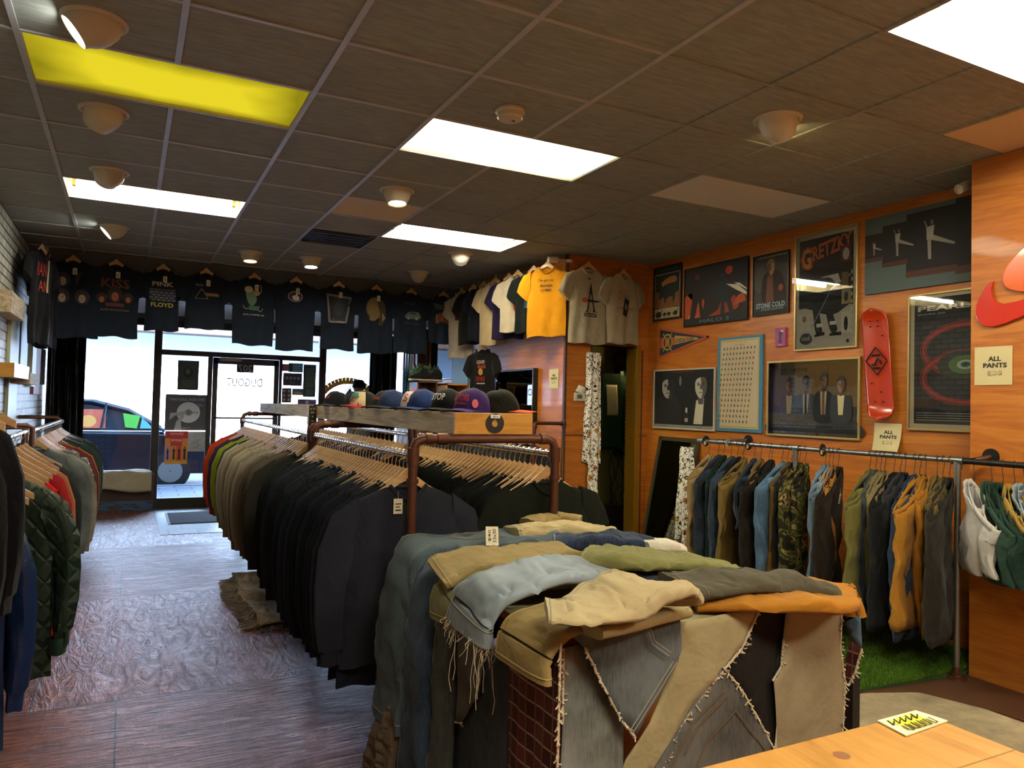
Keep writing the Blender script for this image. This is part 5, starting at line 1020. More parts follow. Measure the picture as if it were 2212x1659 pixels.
# patchwork cover: top sheet plus hanging panels, each its own fabric
pc_ = tag(emp('table_cover', ((TX0+TX1)/2, TY0, TZ)), 'patchwork table cover of canvas, denim and plaid scraps with frayed edges', 'table cover'); PO = Vector(pc_.location)
MB().box(TX0-.006-PO.x, TX1+.006-PO.x, -.006, TY1-TY0+.006, .002, .008, cloth('a3966f')).obj('top_panel', pc_, smooth=False, bev=.002)
def panel(px, axis, k, m, name, sd=0, wr=.012, off=0, fray=None, parent=pc_, label=None, push=0.0, th=.004, origin=None):
    O = Vector(parent.location) if parent else Vector((0, 0, 0))
    f = {'y': ony, 'x': onx, 'z': onz}[axis]; ps = [f(a, b, k-off if axis != 'z' else k+off) for a, b in px]
    bm = bmesh.new(); i = {'x': 0, 'y': 1, 'z': 2}[axis]
    vs = [bm.verts.new(p) for p in ps]; fc_ = bm.faces.new(vs); nrm = Vector([1 if q == i else 0 for q in range(3)])
    bmesh.ops.triangulate(bm, faces=bm.faces[:])
    for _ in range(5):
        es = [q for q in bm.edges if q.calc_length() > .045]
        if not es: break
        bmesh.ops.subdivide_edges(bm, edges=es, cuts=1); bmesh.ops.triangulate(bm, faces=[q for q in bm.faces if len(q.verts) > 3])
    z1 = max(p.z for p in ps)
    for v in bm.verts:
        d = max(0, min(1, (z1-v.co.z)/.25)) if axis != 'z' else .4
        w = (sin((v.co.x+v.co.y)*26+sd*2)*.6+nz(v.co, 5, sd)*1.2)*wr*d
        v.co += nrm*(-abs(w)-push*d if axis != 'z' else abs(w))-O
    bm.verts.index_update(); mb = MB(); mb.add([v.co.copy() for v in bm.verts], [tuple(v.index for v in q.verts) for q in bm.faces], m); bm.free()
    if fray:
        rr = random.Random(sd+5)
        for (a, b_) in fray:
            pa, pb = ps[a]-O, ps[b_]-O; L = (pb-pa).length; n_ = int(L/.008)
            for q in range(n_):
                t = (q+rr.random())/n_; p = pa.lerp(pb, t)-nrm*.006; dr = Vector((rr.uniform(-1, 1), rr.uniform(-1, 0), rr.uniform(-1, .2)))*rr.uniform(.004, .016)
                mb.tube([p, p+dr*.5+Vector((0, 0, -.002)), p+dr], .0007, 'thread', 3)
            mb.tube([pa.lerp(pb, q/20)-nrm*.005+Vector((rr.uniform(-.002, .002),)*3) for q in range(21)], .0017, 'thread', 5)
    o = mb.obj(name, parent, solid=th); 
    if label: o['label'] = label
    return o
mat('thread', 'b8ab90', .9, .1, 60); mat('stitch', '6a5232', .8, 0); mat('stitch_pale', '8f8a78', .8, 0)
F = TY0-.012; Lf = TX0-.012; Rt = TX1+.012
panel([(1466, 1345), (1640, 1312), (1600, 1400), (1530, 1480), (1470, 1560), (1430, 1659), (1330, 1700), (1350, 1640), (1400, 1560), (1440, 1470), (1465, 1400)], 'y', F, cloth('a3966f'), 'canvas_panel', 1, .008, .004, [(1, 2), (2, 3), (3, 4), (4, 5)], label='large cream canvas panel')
panel([(1640, 1312), (1698, 1303), (1686, 1420), (1668, 1470), (1670, 1620), (1660, 1640), (1610, 1500), (1560, 1445)], 'y', F, cloth('1c1712'), 'black_panel', 2, .004, -.004, label='black cloth panel')
panel([(1560, 1440), (1600, 1490), (1640, 1560), (1680, 1640), (1700, 1720), (1380, 1720), (1470, 1560)], 'y', F, dn('5c5b56'), 'denim_panel', 3, .006, .010, [(0, 1), (1, 2), (2, 3)], label='grey denim triangle with pocket')
panel([(1700, 1305), (1815, 1330), (1812, 1400), (1822, 1470), (1818, 1570), (1810, 1660), (1680, 1690), (1674, 1560), (1666, 1470), (1685, 1440), (1690, 1380)], 'y', F, cloth('96896b'), 'beige_panel', 4, .014, .012, [(10, 9), (9, 8), (1, 2), (2, 3), (3, 4)], label='beige corduroy trouser leg panel')
panel([(1215, 1355), (1300, 1345), (1468, 1335), (1472, 1400), (1460, 1430), (1370, 1592), (1345, 1560), (1300, 1480), (1262, 1400)], 'y', F, dn('63696a'), 'denim_panel', 5, .012, .035, [(5, 6), (6, 7), (7, 8)], label='faded grey-blue denim triangle at the front corner')
panel([(1215, 1400), (1262, 1390), (1310, 1480), (1345, 1560), (1340, 1700), (1205, 1740), (1213, 1560)], 'y', F, dn('7c7f78'), 'denim_panel', 6, .01, .004, [(6, 0)], label='pale denim strip')
# pocket and seam stitching on the grey triangle
st_ = MB()
for pts in ([(1566, 1490), (1500, 1560), (1470, 1620), (1440, 1680)], [(1574, 1500), (1510, 1568), (1480, 1628)], [(1590, 1535), (1530, 1600), (1505, 1659)], [(1590, 1535), (1640, 1600), (1665, 1640)]):
    st_.tube([ony(a, b_, F-.022)-PO for a, b_ in pts], .0016, 'stitch', 4)
for pts in ([(1402, 1350), (1415, 1385), (1450, 1410)], [(1396, 1350), (1409, 1390), (1446, 1417)], [(1462, 1430), (1420, 1500), (1366, 1585)], [(1455, 1428), (1410, 1500), (1360, 1580)]): st_.tube([ony(a, b_, F-.058)-PO for a, b_ in pts], .0014, 'stitch_pale', 4)
st_.obj('seam_stitching', pc_)
# left side panels (facing -x)
panel([(1040, 1400), (1105, 1395), (1110, 1500), (1100, 1740), (960, 1700), (985, 1500)], 'x', Lf, dn('1f2a2e'), 'denim_panel', 7, .008, .006, None, label='dark blue denim panel')
panel([(1100, 1380), (1215, 1390), (1212, 1500), (1205, 1740), (1096, 1740), (1104, 1500)], 'x', Lf, MT['plaid_maroon'], 'plaid_panel', 8, .01, .014, [(1, 2), (2, 3)], label='maroon plaid flannel panel')
panel([(985, 1330), (1050, 1380), (1035, 1500), (1000, 1560), (968, 1555), (970, 1420)], 'x', Lf, dn('5c5a4e'), 'denim_panel', 9, .01, .025, [(3, 4)], label='grey denim scrap with frayed hem')
panel([(1145, 1420), (1190, 1430), (1172, 1480), (1155, 1462)], 'x', Lf, dn('5a6062'), 'denim_scrap', 10, .004, .03, None)
# right side
panel([(1822, 1345), (1858, 1330), (1862, 1400), (1840, 1385)], 'x', Rt+.02, dn('5b7386'), 'denim_scrap', 11, .005, 0, None); panel([(1838, 1380), (1864, 1402), (1850, 1450), (1835, 1480), (1822, 1480), (1826, 1430)], 'x', Rt+.02, MT['plaid_maroon'], 'plaid_scrap', 12, .005, .0, [(1, 2), (2, 3)])
tag(MB().box(TX1+.03, TX1+.065, TY0+.0, TY0+.035, 0, .62, 'black').obj('post', smooth=False), 'black square post beside the front right table leg', 'post')
# ---- draped pants. Each sits on the table or on the pile; lengths go over the left or front edge
def jeans(name, path, wid, th, m, label, cat, sd, wr=.012, side=None, hem=(.98,), K=60, seams=(0,), band=None, group='clothes piled on the table', wscale=9, edge=.5, stc='stitch_pale', n=40):
    mb = strip(path, wid, th, m, sd, wr, n, side, K, None, edge=edge, wscale=wscale)
    o = mb.obj(name); tag(o, label, cat, group); R = mb.rings; sm = MB(); got = False
    for j in seams:
        a = R[0][0]-R[0][n//2]
        sm.tube([R[k][j % n]+(R[k][j % n]-(R[k][0]+R[k][n//2])*.5).normalized()*.001 for k in range(1, len(R)-1)], .0022, m, 5)
        sm.tube([R[k][(j+1) % n]+(R[k][(j+1) % n]-(R[k][0]+R[k][n//2])*.5).normalized()*.0012 for k in range(1, len(R)-1)], .0012, stc, 4); got = True
    for h in hem: 
        k = min(len(R)-2, max(1, int(h*K))); sm.tube(R[k], .0022, stc, 4, True); got = True
    if got: sm.obj('seam', o)
    if band is not None:
        bm_ = MB(); ks = range(0, 4) if band == 0 else range(len(R)-4, len(R)); c = [sum((p for p in R[k]), Vector())/n for k in ks]
        bm_.loft([[c[i]+(p-c[i])*1.05 for p in R[k]] for i, k in enumerate(ks)], m, True, True); bm_.obj('waistband', o)
    return o, R
zt = TZ+.012
O_ = lambda *q: [tuple(onz(a, b, z)) for a, b, z in q]
SY = (0, 1, 0)
o, R = jeans('jeans', [(1.85, 2.80, zt+.045), (1.55, 2.79, zt+.05), (1.2, 2.80, zt+.05), (1.03, 2.80, zt+.03), (.965, 2.80, .80), (.94, 2.79, .6), (.925, 2.78, .42), (.92, 2.77, .28)], lambda t: .30, lambda t: .05, dn('47575f'), 'folded blue-green jeans with price tag draped over the far left table corner', 'jeans', 21, .022, side=SY, seams=(4, 35), hem=(.97,))
jp = MB(); c = onz(1030, 1158, .985); jp.tube([c+Vector(q) for q in ((.1, .06, 0), (-.06, .07, 0), (-.12, .0, 0), (-.06, -.06, 0), (.1, -.05, 0))], .0018, 'stitch', 4); jp.obj('pocket_stitching', o)
t_ = MB(); t_.box(-.024, .024, -.042, .042, -.001, .001, 'd8cfae'); ink(t_, [('t', '33x30', .009, .0, .06, .014, '2b2620', pi/2), ('t', '$40', -.009, 0, .05, .012, '2b2620', pi/2)], lambda u, v: (Vector((u, v, .001)), Vector((0, 0, 1))), 1)
pt = onz(1063, 1158, 1.0); t_.obj('price_tag', o, tuple(pt), (radians(48), 0, radians(-22)), smooth=False)
jeans('trousers', [(.95, 2.80, .34), (.915, 2.78, .25), (.90, 2.77, .14), (.89, 2.75, .03)], .24, .06, cloth('6a5a4a'), 'crumpled brown-grey trouser hem below the blue-green jeans', 'trousers', 33, .035, side=SY, seams=(2,), hem=(.85,), wscale=12)
jeans('jeans', [(1.45, 2.53, zt+.03), (1.2, 2.54, zt+.035), (1.04, 2.55, zt+.02), (.975, 2.55, .80), (.955, 2.54, .6), (.945, 2.53, .35), (.94, 2.52, .08)], .22, .045, dn('34485e'), 'blue jeans draped beside the blue-green pair, hanging down the left side', 'jeans', 22, .016, side=SY, seams=(4, 35), hem=(.98,))
jeans('jeans', [(1.4, 2.36, zt+.01), (1.15, 2.36, zt+.012), (1.03, 2.36, zt-.0), (.985, 2.36, .78), (.97, 2.35, .4), (.965, 2.34, .1)], .17, .035, dn('454a47'), 'dark grey jeans leg hanging down the left side, third from the corner', 'jeans', 23, .014, side=SY, seams=(4, 35), hem=(.98,))
jeans('trousers', O_((1140, 1128, .96), (1200, 1118, .97), (1255, 1125, .96)), .14, .045, cloth('a08a58'), 'khaki trousers at the back edge of the table behind the cream pair', 'trousers', 24, .016, side=SY, seams=(4,), hem=())
jeans('trousers', O_((1105, 1150, .965), (1180, 1142, .975), (1260, 1142, .975), (1320, 1152, .955)), lambda t: .22-.05*t, .05, cloth('b8a67a'), 'cream workwear trousers with small patch, folded at the back of the table', 'trousers', 25, .02, side=(.15, 1, 0), seams=(5, 34), hem=(.04,))
o, R = jeans('jeans', O_((1195, 1172, .97), (1280, 1166, .985), (1350, 1166, .98), (1388, 1174, .96)), .17, .055, dn('25344c'), 'dark indigo jeans folded behind the olive trousers', 'jeans', 26, .022, side=(.15, 1, 0), seams=(5, 34), hem=(.04,))
jeans('cloth', O_((1385, 1182, .96), (1430, 1176, .965), (1462, 1184, .945)), .12, .05, cloth('cfcab8'), 'white cloth bundle peeking out between the indigo jeans and olive trousers', 'cloth', 27, .014, side=SY, seams=(), hem=())
jeans('shorts', [(.95, 2.26, .79), (.955, 2.26, .87), (1.02, 2.22, zt+.03), (1.2, 2.18, zt+.035), (1.4, 2.16, zt+.035)], lambda t: .25-.03*t, .035, cloth('7c7850'), 'olive green shorts under the khaki pair, curling over the left edge', 'shorts', 29, .014, side=(-.1, 1, 0), seams=(4, 35), hem=(.06,), stc='8c8a5c')
jeans('shorts', [(.945, 2.36, .925), (1.02, 2.35, zt+.07), (1.2, 2.36, zt+.08), (1.35, 2.38, zt+.085), (1.5, 2.38, zt+.07)], lambda t: .24+.03*sin(t*5), .035, cloth('9a8555'), 'khaki carpenter shorts laid across the left edge, hem towards the aisle', 'shorts', 28, .018, side=(-.12, 1, 0), seams=(4, 35), hem=(.05,), stc='9c8a5a')
o, R = jeans('denim_shorts', [(.925, 2.05, .82), (.935, 2.04, .89), (.985, 2.02, .95), (1.08, 2.00, .985), (1.2, 1.99, .995), (1.32, 1.98, .985), (1.38, 1.98, .965)], lambda t: .235, .045, dn('848f96'), 'faded light blue denim shorts with long white fringe hanging over the edge', 'denim shorts', 30, .022, side=(-.1, 1, 0), seams=(5, 34), hem=(.1,), band=1)
fg_ = MB(); rr = random.Random(3)
for q in range(75):
    p = R[0][rr.randrange(40)]; c = sum((x for x in R[0]), Vector())/40; p = p.lerp(c, rr.uniform(0, .25)); L = rr.uniform(.02, .08) if q % 7 else rr.uniform(.13, .24); pts = [Vector(p)+Vector((0, 0, .01))]
    for k in range(5): pts.append(pts[-1]+Vector((rr.uniform(-.010, .007), rr.uniform(-.009, .009), -L/5)))
    fg_.tube(pts, .0013, 'thread', 3)
fg_.obj('fringe', o)
jeans('shorts', [(.955, 1.77, .80), (.965, 1.77, .87), (1.03, 1.77, .92), (1.15, 1.78, .925), (1.3, 1.80, .92)], lambda t: .26-.05*t, .04, cloth('97804e'), 'tan shorts with thick hem hanging over the front left table corner', 'shorts', 31, .014, side=(-.05, 1, 0), seams=(4, 35), hem=(.05,), stc='a08c58')
jeans('trousers', O_((1270, 1360, .93), (1360, 1338, .935), (1462, 1315, .93)), .12, .035, cloth('ab9a6c'), 'folded beige trousers at the bottom of the small front stack', 'trousers', 36, .008, side=(-.3, 1, 0), seams=(5, 30), hem=())
jeans('trousers', O_((1180, 1318, .985), (1240, 1318, .985), (1310, 1300, .995), (1380, 1272, 1.02), (1440, 1272, 1.01), (1466, 1300, .97)), lambda t: .16+.05*sin(t*3), lambda t: .03+.04*sin(t*3)**2, cloth('b8a67c'), 'cream work trousers folded on top of the front stack', 'trousers', 32, .022, side=(-.45, 1, 0), seams=(5, 34), hem=(.04, .93))
jeans('jeans', O_((1250, 1225, .93), (1350, 1235, .93), (1440, 1250, .925)), .2, .03, dn('3a4a5a'), 'blue jeans lying flat under the olive trousers, centre of the table', 'jeans', 37, .01, side=SY, seams=(), hem=())
jeans('trousers', O_((1265, 1203, .975), (1360, 1205, .985), (1440, 1210, .98), (1520, 1225, .96), (1585, 1240, .94)), lambda t: .25-.04*t, .05, cloth('7c7a48'), 'olive green trousers folded across the right half of the table', 'trousers', 34, .022, side=(.2, 1, 0), seams=(5, 34), hem=(.04,), stc='8a8855')
jeans('trousers', O_((1470, 1270, .955), (1560, 1255, .965), (1660, 1255, .96), (1740, 1262, .95), (1783, 1275, .93)), lambda t: .22-.05*t, .05, cloth('524d3c'), 'charcoal olive trousers folded above the mustard pair', 'trousers', 35, .018, side=(.2, 1, 0), seams=(5, 34), hem=(.05,), stc='5c5844')
jeans('trousers', O_((1500, 1300, .915), (1600, 1297, .925), (1700, 1298, .93), (1790, 1303, .925))+[(2.175, 1.80, .90), (2.205, 1.79, .86), (2.215, 1.785, .815)], lambda t: .13+.06*t, .04, cloth('b0741f'), 'mustard orange trousers drooping over the front right table corner', 'trousers', 38, .016, side=SY, seams=(5, 34), hem=(.95,), stc='8a5418')
# ================================================================ foreground counter
K0 = onz(1985, 1535, 1.05); e = tag(emp('counter', (K0.x, K0.y, 0)), 'pale pine shop counter in the bottom right foreground', 'counter')
ct = MB(); ct.box(-1.3, 0, -.75, 0, 1.02, 1.05, 'counter_pine'); ct.obj('counter_top', e, smooth=False, bev=.004)
ct = MB(); ct.box(-1.28, -.02, -.73, -.02, 0, 1.02, 'pine'); ct.obj('cabinet_body', e, smooth=False)
ct = MB(); ct.box(-1.3, 0, -.142, -.140, 1.0502, 1.0505, mat('seam_line', '8a6228', .6, 0)); ct.obj('edge_seam', e, smooth=False)
ct = MB(); p = onz(1818, 1631, 1.0505)-K0; ct.lathe([(.0001, .0006), (.011, .0004)], (p.x, p.y, 1.0501), mat('knot_wood', '7a4a20', .5, .2, 90), 18); ct.obj('knot', e)
sk = MB(); q = [onz(a, b_, 1.053) for a, b_ in ((1895, 1556), (1978, 1534), (2047, 1556), (1957, 1588))]
sk.add(q+[p-Vector((0, 0, .002)) for p in q], [(0, 1, 2, 3), (4, 7, 6, 5), (0, 4, 5, 1), (1, 5, 6, 2), (2, 6, 7, 3), (3, 7, 4, 0)], 'cfc79a')
U = (q[1]-q[0]); V = (q[3]-q[0])
fn = lambda u, v: (q[0]+U*u+V*v, Vector((0, 0, 1)))
sh = [('p', [(.12, .2), (.8, .1), (.9, .8), (.3, .9)], 'd0c21c')]
for k in range(5): sh += [('l', [(.15+.15*k, .15), (.1+.15*k, .45), (.25+.15*k, .25)], .035, '191713')]
for k in range(5): sh += [('l', [(.2+.15*k, .6), (.2+.15*k, .85), (.3+.15*k, .9), (.3+.15*k, .55)], .035, '191713')]
ink(sk, sh, fn, 5, .0005, .0002)
tag(sk.obj('sticker', smooth=False), 'white and yellow sticker with upside-down black graffiti lettering on the counter', 'sticker')
# ================================================================ pants rail along the right wall
XR_ = 4.27; ZR = 1.247
e = tag(emp('pants_rail', (XR_, 2.67, 0)), 'galvanised pipe rail along the right wall carrying the pants, with floor post', 'clothes rail')
m = MB(); m.tube([(0, -.0, ZR), (0, 2.16, ZR)], .0165, 'pipe_galv', 14); m.tube([(0, 2.14, ZR), (0, 2.2, ZR)], .024, 'pipe_galv', 12); m.obj('rail', e)
m = MB(); m.tube([(0, 0, ZR), (0, -.95, ZR)], .0175, 'pipe_black', 14); m.obj('rail', e)
m = MB(); m.tube([(0, 0, .03), (0, 0, ZR)], .0165, 'pipe_galv', 14).obj('post', e); MB().tube([(0, 1.18, .03), (0, 1.18, ZR)], .0165, 'pipe_galv', 14).obj('post', e)
m = MB(); m.lathe([(.001, .035), (.03, .03), (.032, .018), (.058, .016), (.060, .0), (.001, 0)], (0, 0, 0), 'pipe_rust', 24); m.tube([(0, 0, .02), (0, 0, .07)], .021, 'pipe_rust', 12); m.lathe([(.001, .004), (.07, .004), (.07, 0), (.001, 0)], (0, 0, 0), 'pine', 24); m.obj('floor_flange', e)
m = MB()
for y in (0, 1.18): m.tube([(0, y-.035, ZR), (0, y+.035, ZR)], .0225, 'pipe_galv', 12); m.tube([(0, y, ZR-.05), (0, y, ZR)], .0225, 'pipe_galv', 12)
m.obj('fitting', e)
m = MB(); m.tube([(0, -.0, ZR), (.03, -.06, ZR+.003), (.08, -.11, ZR+.02), (XP-XR_, -.12, ZR+.03)], .016, 'pipe_rust', 12); m.lathe([(.001, -.012), (.045, -.012), (.047, 0), (.001, 0)], (XP-XR_, -.12, ZR+.03), 'pipe_black', 24, Matrix.Rotation(pi/2, 3, 'Y')); m.obj('wall_bracket', e)
m = MB(); m.tube([(0, 2.17, ZR), (XR-XR_, 2.17, ZR)], .0165, 'pipe_galv', 12); m.lathe([(.001, -.01), (.05, -.01), (.05, 0), (.001, 0)], (XR-XR_, 2.17, ZR), 'pipe_black', 24, Matrix.Rotation(pi/2, 3, 'Y')); m.obj('wall_bracket', e)
# black round size dividers on the rail
for k, (py_, lb) in enumerate(((onx(1525, 950, XR_).y, 'black round size divider at the far end of the pants rail'), (onx(1617, 957, XR_).y, 'black round size divider between the dark jeans and the brown pants'), (onx(1777, 970, XR_).y, 'black round size divider beside the middle post of the pants rail'))):
    m = MB(); m.lathe([(.018, -.0015), (.044, -.0015), (.044, .0015), (.018, .0015), (.018, -.0015)], (0, 0, 0), 'black', 32, Matrix.Rotation(pi/2, 3, 'X')); m.box(-.03, -.005, -.003, -.002, -.03, .0, 'd8cfae'); tag(m.obj('size_divider', loc=(XR_, py_, ZR), rot=(0, 0, .2)), lb, 'size divider')
p = onx(1573, 951, XR_); m = MB(); m.lathe([(.014, -.0012), (.036, -.0012), (.036, .0012), (.014, .0012), (.014, -.0012)], (0, 0, 0), mat('clear_disc', '9c978a', .2, 0), 32, Matrix.Rotation(pi/2, 3, 'X')); tag(m.obj('size_divider', loc=(XR_, p.y, ZR), rot=(0, 0, .2)), 'pale see-through size divider on the far part of the pants rail', 'size divider')
def pants_mesh(sd, L=.95, hwid=.36, slant=.20, w=.10, th=.034, m='fab', shorts=False, cuff=0, flare=0):
    """hung from one belt loop: waistband slants down from the hook (x=+) to the far hip (x=-)"""
    mb = MB(); rr = random.Random(sd); x1, x0 = .035, .035-hwid; z1 = -.105; n = 18
    top = lambda x: z1-slant*max(0, (x1-x)/hwid)**.8
    for leg in (0, 1):
        cx0 = x1-hwid*(.27 if leg else .73); hw0 = hwid*.285; rings = []; K = 16; sw = rr.uniform(-.02, .05); ph = rr.uniform(0, 6)
        for k in range(K+1):
            t = k/K; cz = top(cx0)-.0; bot = -L-(.02 if leg else -.0); z = cz+(bot-cz)*t
            cxx = cx0+(.02 if leg else -.0)*t+sw*t*(1-leg*.6)+.015*sin(t*5+ph); hw = hw0*(1-t)+(w+flare*t)*t if not shorts else hw0*(1+.12*t)
            ty = th*(1+.35*sin(t*7+ph))*(1 if t < .95 else .6); ring = []
            for j in range(n):
                a = 2*pi*j/n; ca, sa = cos(a), sin(a); xx = hw*(abs(ca)**.75)*(1 if ca > 0 else -1); yy = ty*(abs(sa)**.8)*(1 if sa > 0 else -1)+(.012 if leg else -.010)
                dz = (top(cx0+xx)-top(cx0))*(1-t)**1.5 if k < 6 else 0
                q = (cxx+xx, yy, z+dz); d = nz(q, 9, sd)*.022*min(1, t*4+.3)+.006*sin(j*3+z*20); ring.append(Vector((q[0]+d*.3, q[1]+d, q[2])))
            rings.append(ring)
        mb.loft(rings, m, False, False)
    # waistband: a band around the slanting top
    pts_ = []; N = 24
    ring0, ring1 = [], []
    for j in range(N):
        a = 2*pi*j/N; x = (x0+x1)/2+hwid/2*.98*cos(a); y = th*.95*sin(a); zt_ = top(min(x1, max(x0, x)))+.006*sin(3*a+sd); ring0.append(Vector((x, y, zt_+.012))); ring1.append(Vector((x, y*1.06, zt_-.032)))
    mb.loft([ring0, ring1], m, False, False)
    return mb
PV = {}
def pants(kind, k, mtl, y, rz, label, tagc=False, x=XR_, s=1.0, word='trousers', stc=None, dx=0, dz=0):
    key = (kind, k)
    if key not in PV:
        P = {'full': dict(L=1.03, hwid=.34, slant=.20, w=.085), 'wide': dict(L=1.02, hwid=.38, slant=.22, w=.105), 'short': dict(L=.62, hwid=.36, slant=.24, w=.12, shorts=True, th=.04), 'slim': dict(L=1.0, hwid=.25, slant=.16, w=.07, th=.028)}[kind]
        o = pants_mesh(k*7+len(kind), **P).obj(word, solid=.003); PV[key] = o.data; D.objects.remove(o)
    o = D.objects.new(word, PV[key]); S.collection.objects.link(o); o.location = (x+dx, y, ZR+dz); o.rotation_euler = (0, 0, rz); o.scale = (s, 1, s); q = o.modifiers.new('s', 'SOLIDIFY'); q.thickness = .003; setmat(o, mtl)
    tag(o, label, word, 'pants on the wall rail')
    w = WIREH[0] if not WIREH[1] else WIREH[0].copy()
    if WIREH[1]: S.collection.objects.link(w)
    WIREH[1] = 1; w.location = (x, y, ZR); w.rotation_euler = (0, 0, rz); tag(w, 'thin dark wire hook holding the '+' '.join(label.split(',')[0].split()[:10]), 'hook', 'wire hooks on the pants rail')
    if tagc: price_tag(o, -.10, -.052, -.30, radians(8), 1.25, .2)
    return o
r_ = .022; pts = [(r_*cos(radians(a)), 0, r_*sin(radians(a))) for a in (215, 190, 160, 130, 100, 70, 40, 10, -20, -50)]+[(.010, 0, -.045), (-.006, 0, -.075), (-.004, 0, -.10), (.010, 0, -.112), (.024, 0, -.10)]
wm = MB(); wm.tube(pts, .0021, 'wire_black', 6); WIREH = [wm.obj('wire_hook', loc=(0, 0, -50)), 0]
Yp = lambda px: onx(px, 965, XR_).y
PL = [(1532, 'full', cloth('9c8258'), 'khaki trousers, farthest on the pants rail', 1), (1552, 'wide', dn('1a2838'), 'dark indigo jeans beside the farthest khaki pair', 1), (1564, 'full', cloth('10281e'), 'dark green trousers between two indigo jeans', 1),
 (1580, 'full', dn('2c3c4e'), 'blue jeans with elastic waist and price tag', 1), (1594, 'slim', cloth('16181c'), 'narrow black trousers behind the elastic waist jeans', 0), (1606, 'full', cloth('77612f'), 'olive khaki trousers left of the navy shorts', 0), (1630, 'short', dn('1c2c40'), 'navy denim shorts with small white label', 0),
 (1644, 'slim', cloth('80683a'), 'tan trousers just behind the dark brown pair', 0), (1662, 'wide', cloth('1e150e'), 'dark brown trousers with white tag, left of the light blue jeans', 1), (1668, 'slim', cloth('1d1f1d'), 'black trousers squeezed behind the light blue jeans', 0), (1690, 'full', dn('50708c'), 'light blue jeans with price tag, left of the camouflage trousers', 1),
 (1702, 'slim', cloth('6a5020'), 'mustard brown trousers behind the camouflage pair', 0), (1712, 'slim', cloth('15171c'), 'black trousers left of the camouflage pair', 0), (1728, 'full', MT['camo'], 'camouflage trousers with tag', 1), (1740, 'slim', MT['camo'], 'second camouflage trousers, nearer to the middle post', 0),
 (1784, 'full', dn('64798c'), 'faded blue jeans with open fly right of the middle post', 0), (1792, 'slim', dn('7b8a94'), 'pale grey-blue jeans behind the dark brown workwear', 0), (1800, 'slim', cloth('b0782a'), 'golden tan trousers peeking out behind the dark brown workwear', 0), (1812, 'wide', cloth('241a10'), 'dark brown work trousers with white tag right of the middle post', 1),
 (1880, 'wide', cloth('6f6a38'), 'olive cargo trousers with flap pockets', 0), (1893, 'slim', dn('2e3844'), 'dark blue jeans behind the olive cargo trousers', 0), (1903, 'slim', cloth('7f7444'), 'light olive trousers with cream tag', 1), (1912, 'slim', cloth('857350'), 'khaki cargo trousers beside the black denim', 0),
 (1932, 'wide', cloth('17181a'), 'black denim shorts with frayed hem beside the cargo trousers', 0), (1946, 'slim', dn('20242a'), 'charcoal jeans with tag', 1), (1956, 'slim', cloth('131417'), 'black trousers between charcoal and blue jeans', 0), (1976, 'full', dn('22344e'), 'dark blue jeans left of the mustard trousers', 0),
 (1988, 'wide', cloth('b07a26'), 'mustard canvas trousers, brightest on the rail', 1), (2000, 'slim', cloth('a36c1e'), 'second mustard trousers right of the brightest pair', 0), (2025, 'slim', cloth('7a6434'), 'brown khaki trousers right of the mustard pairs', 1), (2038, 'slim', cloth('5c4f30'), 'dull olive brown trousers near the front post', 0), (2052, 'wide', cloth('2c2822'), 'dark charcoal trousers beside the front post', 0)]
rr = random.Random(21)
for k, (px, kd, mt_, lb, tg_) in enumerate(PL):
    wd = 'jeans' if 'jeans' in lb else ('shorts' if 'shorts' in lb else 'trousers')
    if kd == 'wide' and 'black denim' in lb: kd = 'full'
    pants(kd, rr.randrange(3), mt_, Yp(px), radians(rr.uniform(8, 26)), lb, tg_, s=rr.uniform(.95, 1.03), word=wd)
PN = [(2.575, 'short', cloth('c9c6c2'), 'white denim shorts with tag, first past the front post', 1, 50), (2.48, 'short', cloth('2c4a3a'), 'green shorts with tag beside the white denim pair', 1, 48), (2.42, 'short', cloth('1e3a30'), 'dark green shorts behind the lighter green pair', 0, 45), (2.36, 'short', cloth('a8863c'), 'golden khaki shorts near the right edge', 0, 45),
 (2.31, 'short', cloth('93a2a8'), 'pale blue shorts near the right edge', 0, 45), (2.26, 'short', MT['plaid_blue'], 'blue plaid shorts near the right edge', 1, 45), (2.19, 'short', cloth('a08c60'), 'beige cargo shorts near the right edge', 0, 48), (2.12, 'short', cloth('8f7c50'), 'khaki shorts with cream tag near the right edge', 1, 48), (1.99, 'short', cloth('b3a078'), 'cream shorts at the right edge', 1, 46), (1.93, 'short', cloth('1c2636'), 'navy shorts cut off by the right edge', 0, 46)]
for y, kd, mt_, lb, tg_, a in PN: pants(kd, rr.randrange(3), mt_, y, radians(a), lb, tg_, s=rr.uniform(.92, 1.0), word='shorts', dx=-.015)
# leaning mirror with the printed trousers it reflects / behind
e = tag(emp('mirror', (XR, 5.75, 0)), 'tall dark-framed mirror leaning on the right wall at the far end of the pants rail', 'mirror')
R = Matrix.Rotation(radians(-9), 3, 'Y'); f = MB(); hw = .30
def mb_(mb, y0, y1, z0, z1, x0, x1, m): mb.box(x0, x1, y0, y1, z0, z1, m, Matrix.Rotation(radians(11), 3, 'Y'), (-.255, 0, .005))
for a in ((-hw, -hw+.04, 0, 1.25), (hw-.04, hw, 0, 1.25), (-hw, hw, 0, .04), (-hw, hw, 1.21, 1.25)): mb_(f, *a, 0, .03, mat('mirror_frame', '3f3a26', .35, .1, 8))
f.obj('frame', e, smooth=False); f = MB(); mb_(f, -hw+.04, hw-.04, .04, 1.21, .006, .014, mat('mirror_glass', '8f948a', .03, 0, 5, 0, 0, 1)); f.obj('glass', e, smooth=False)
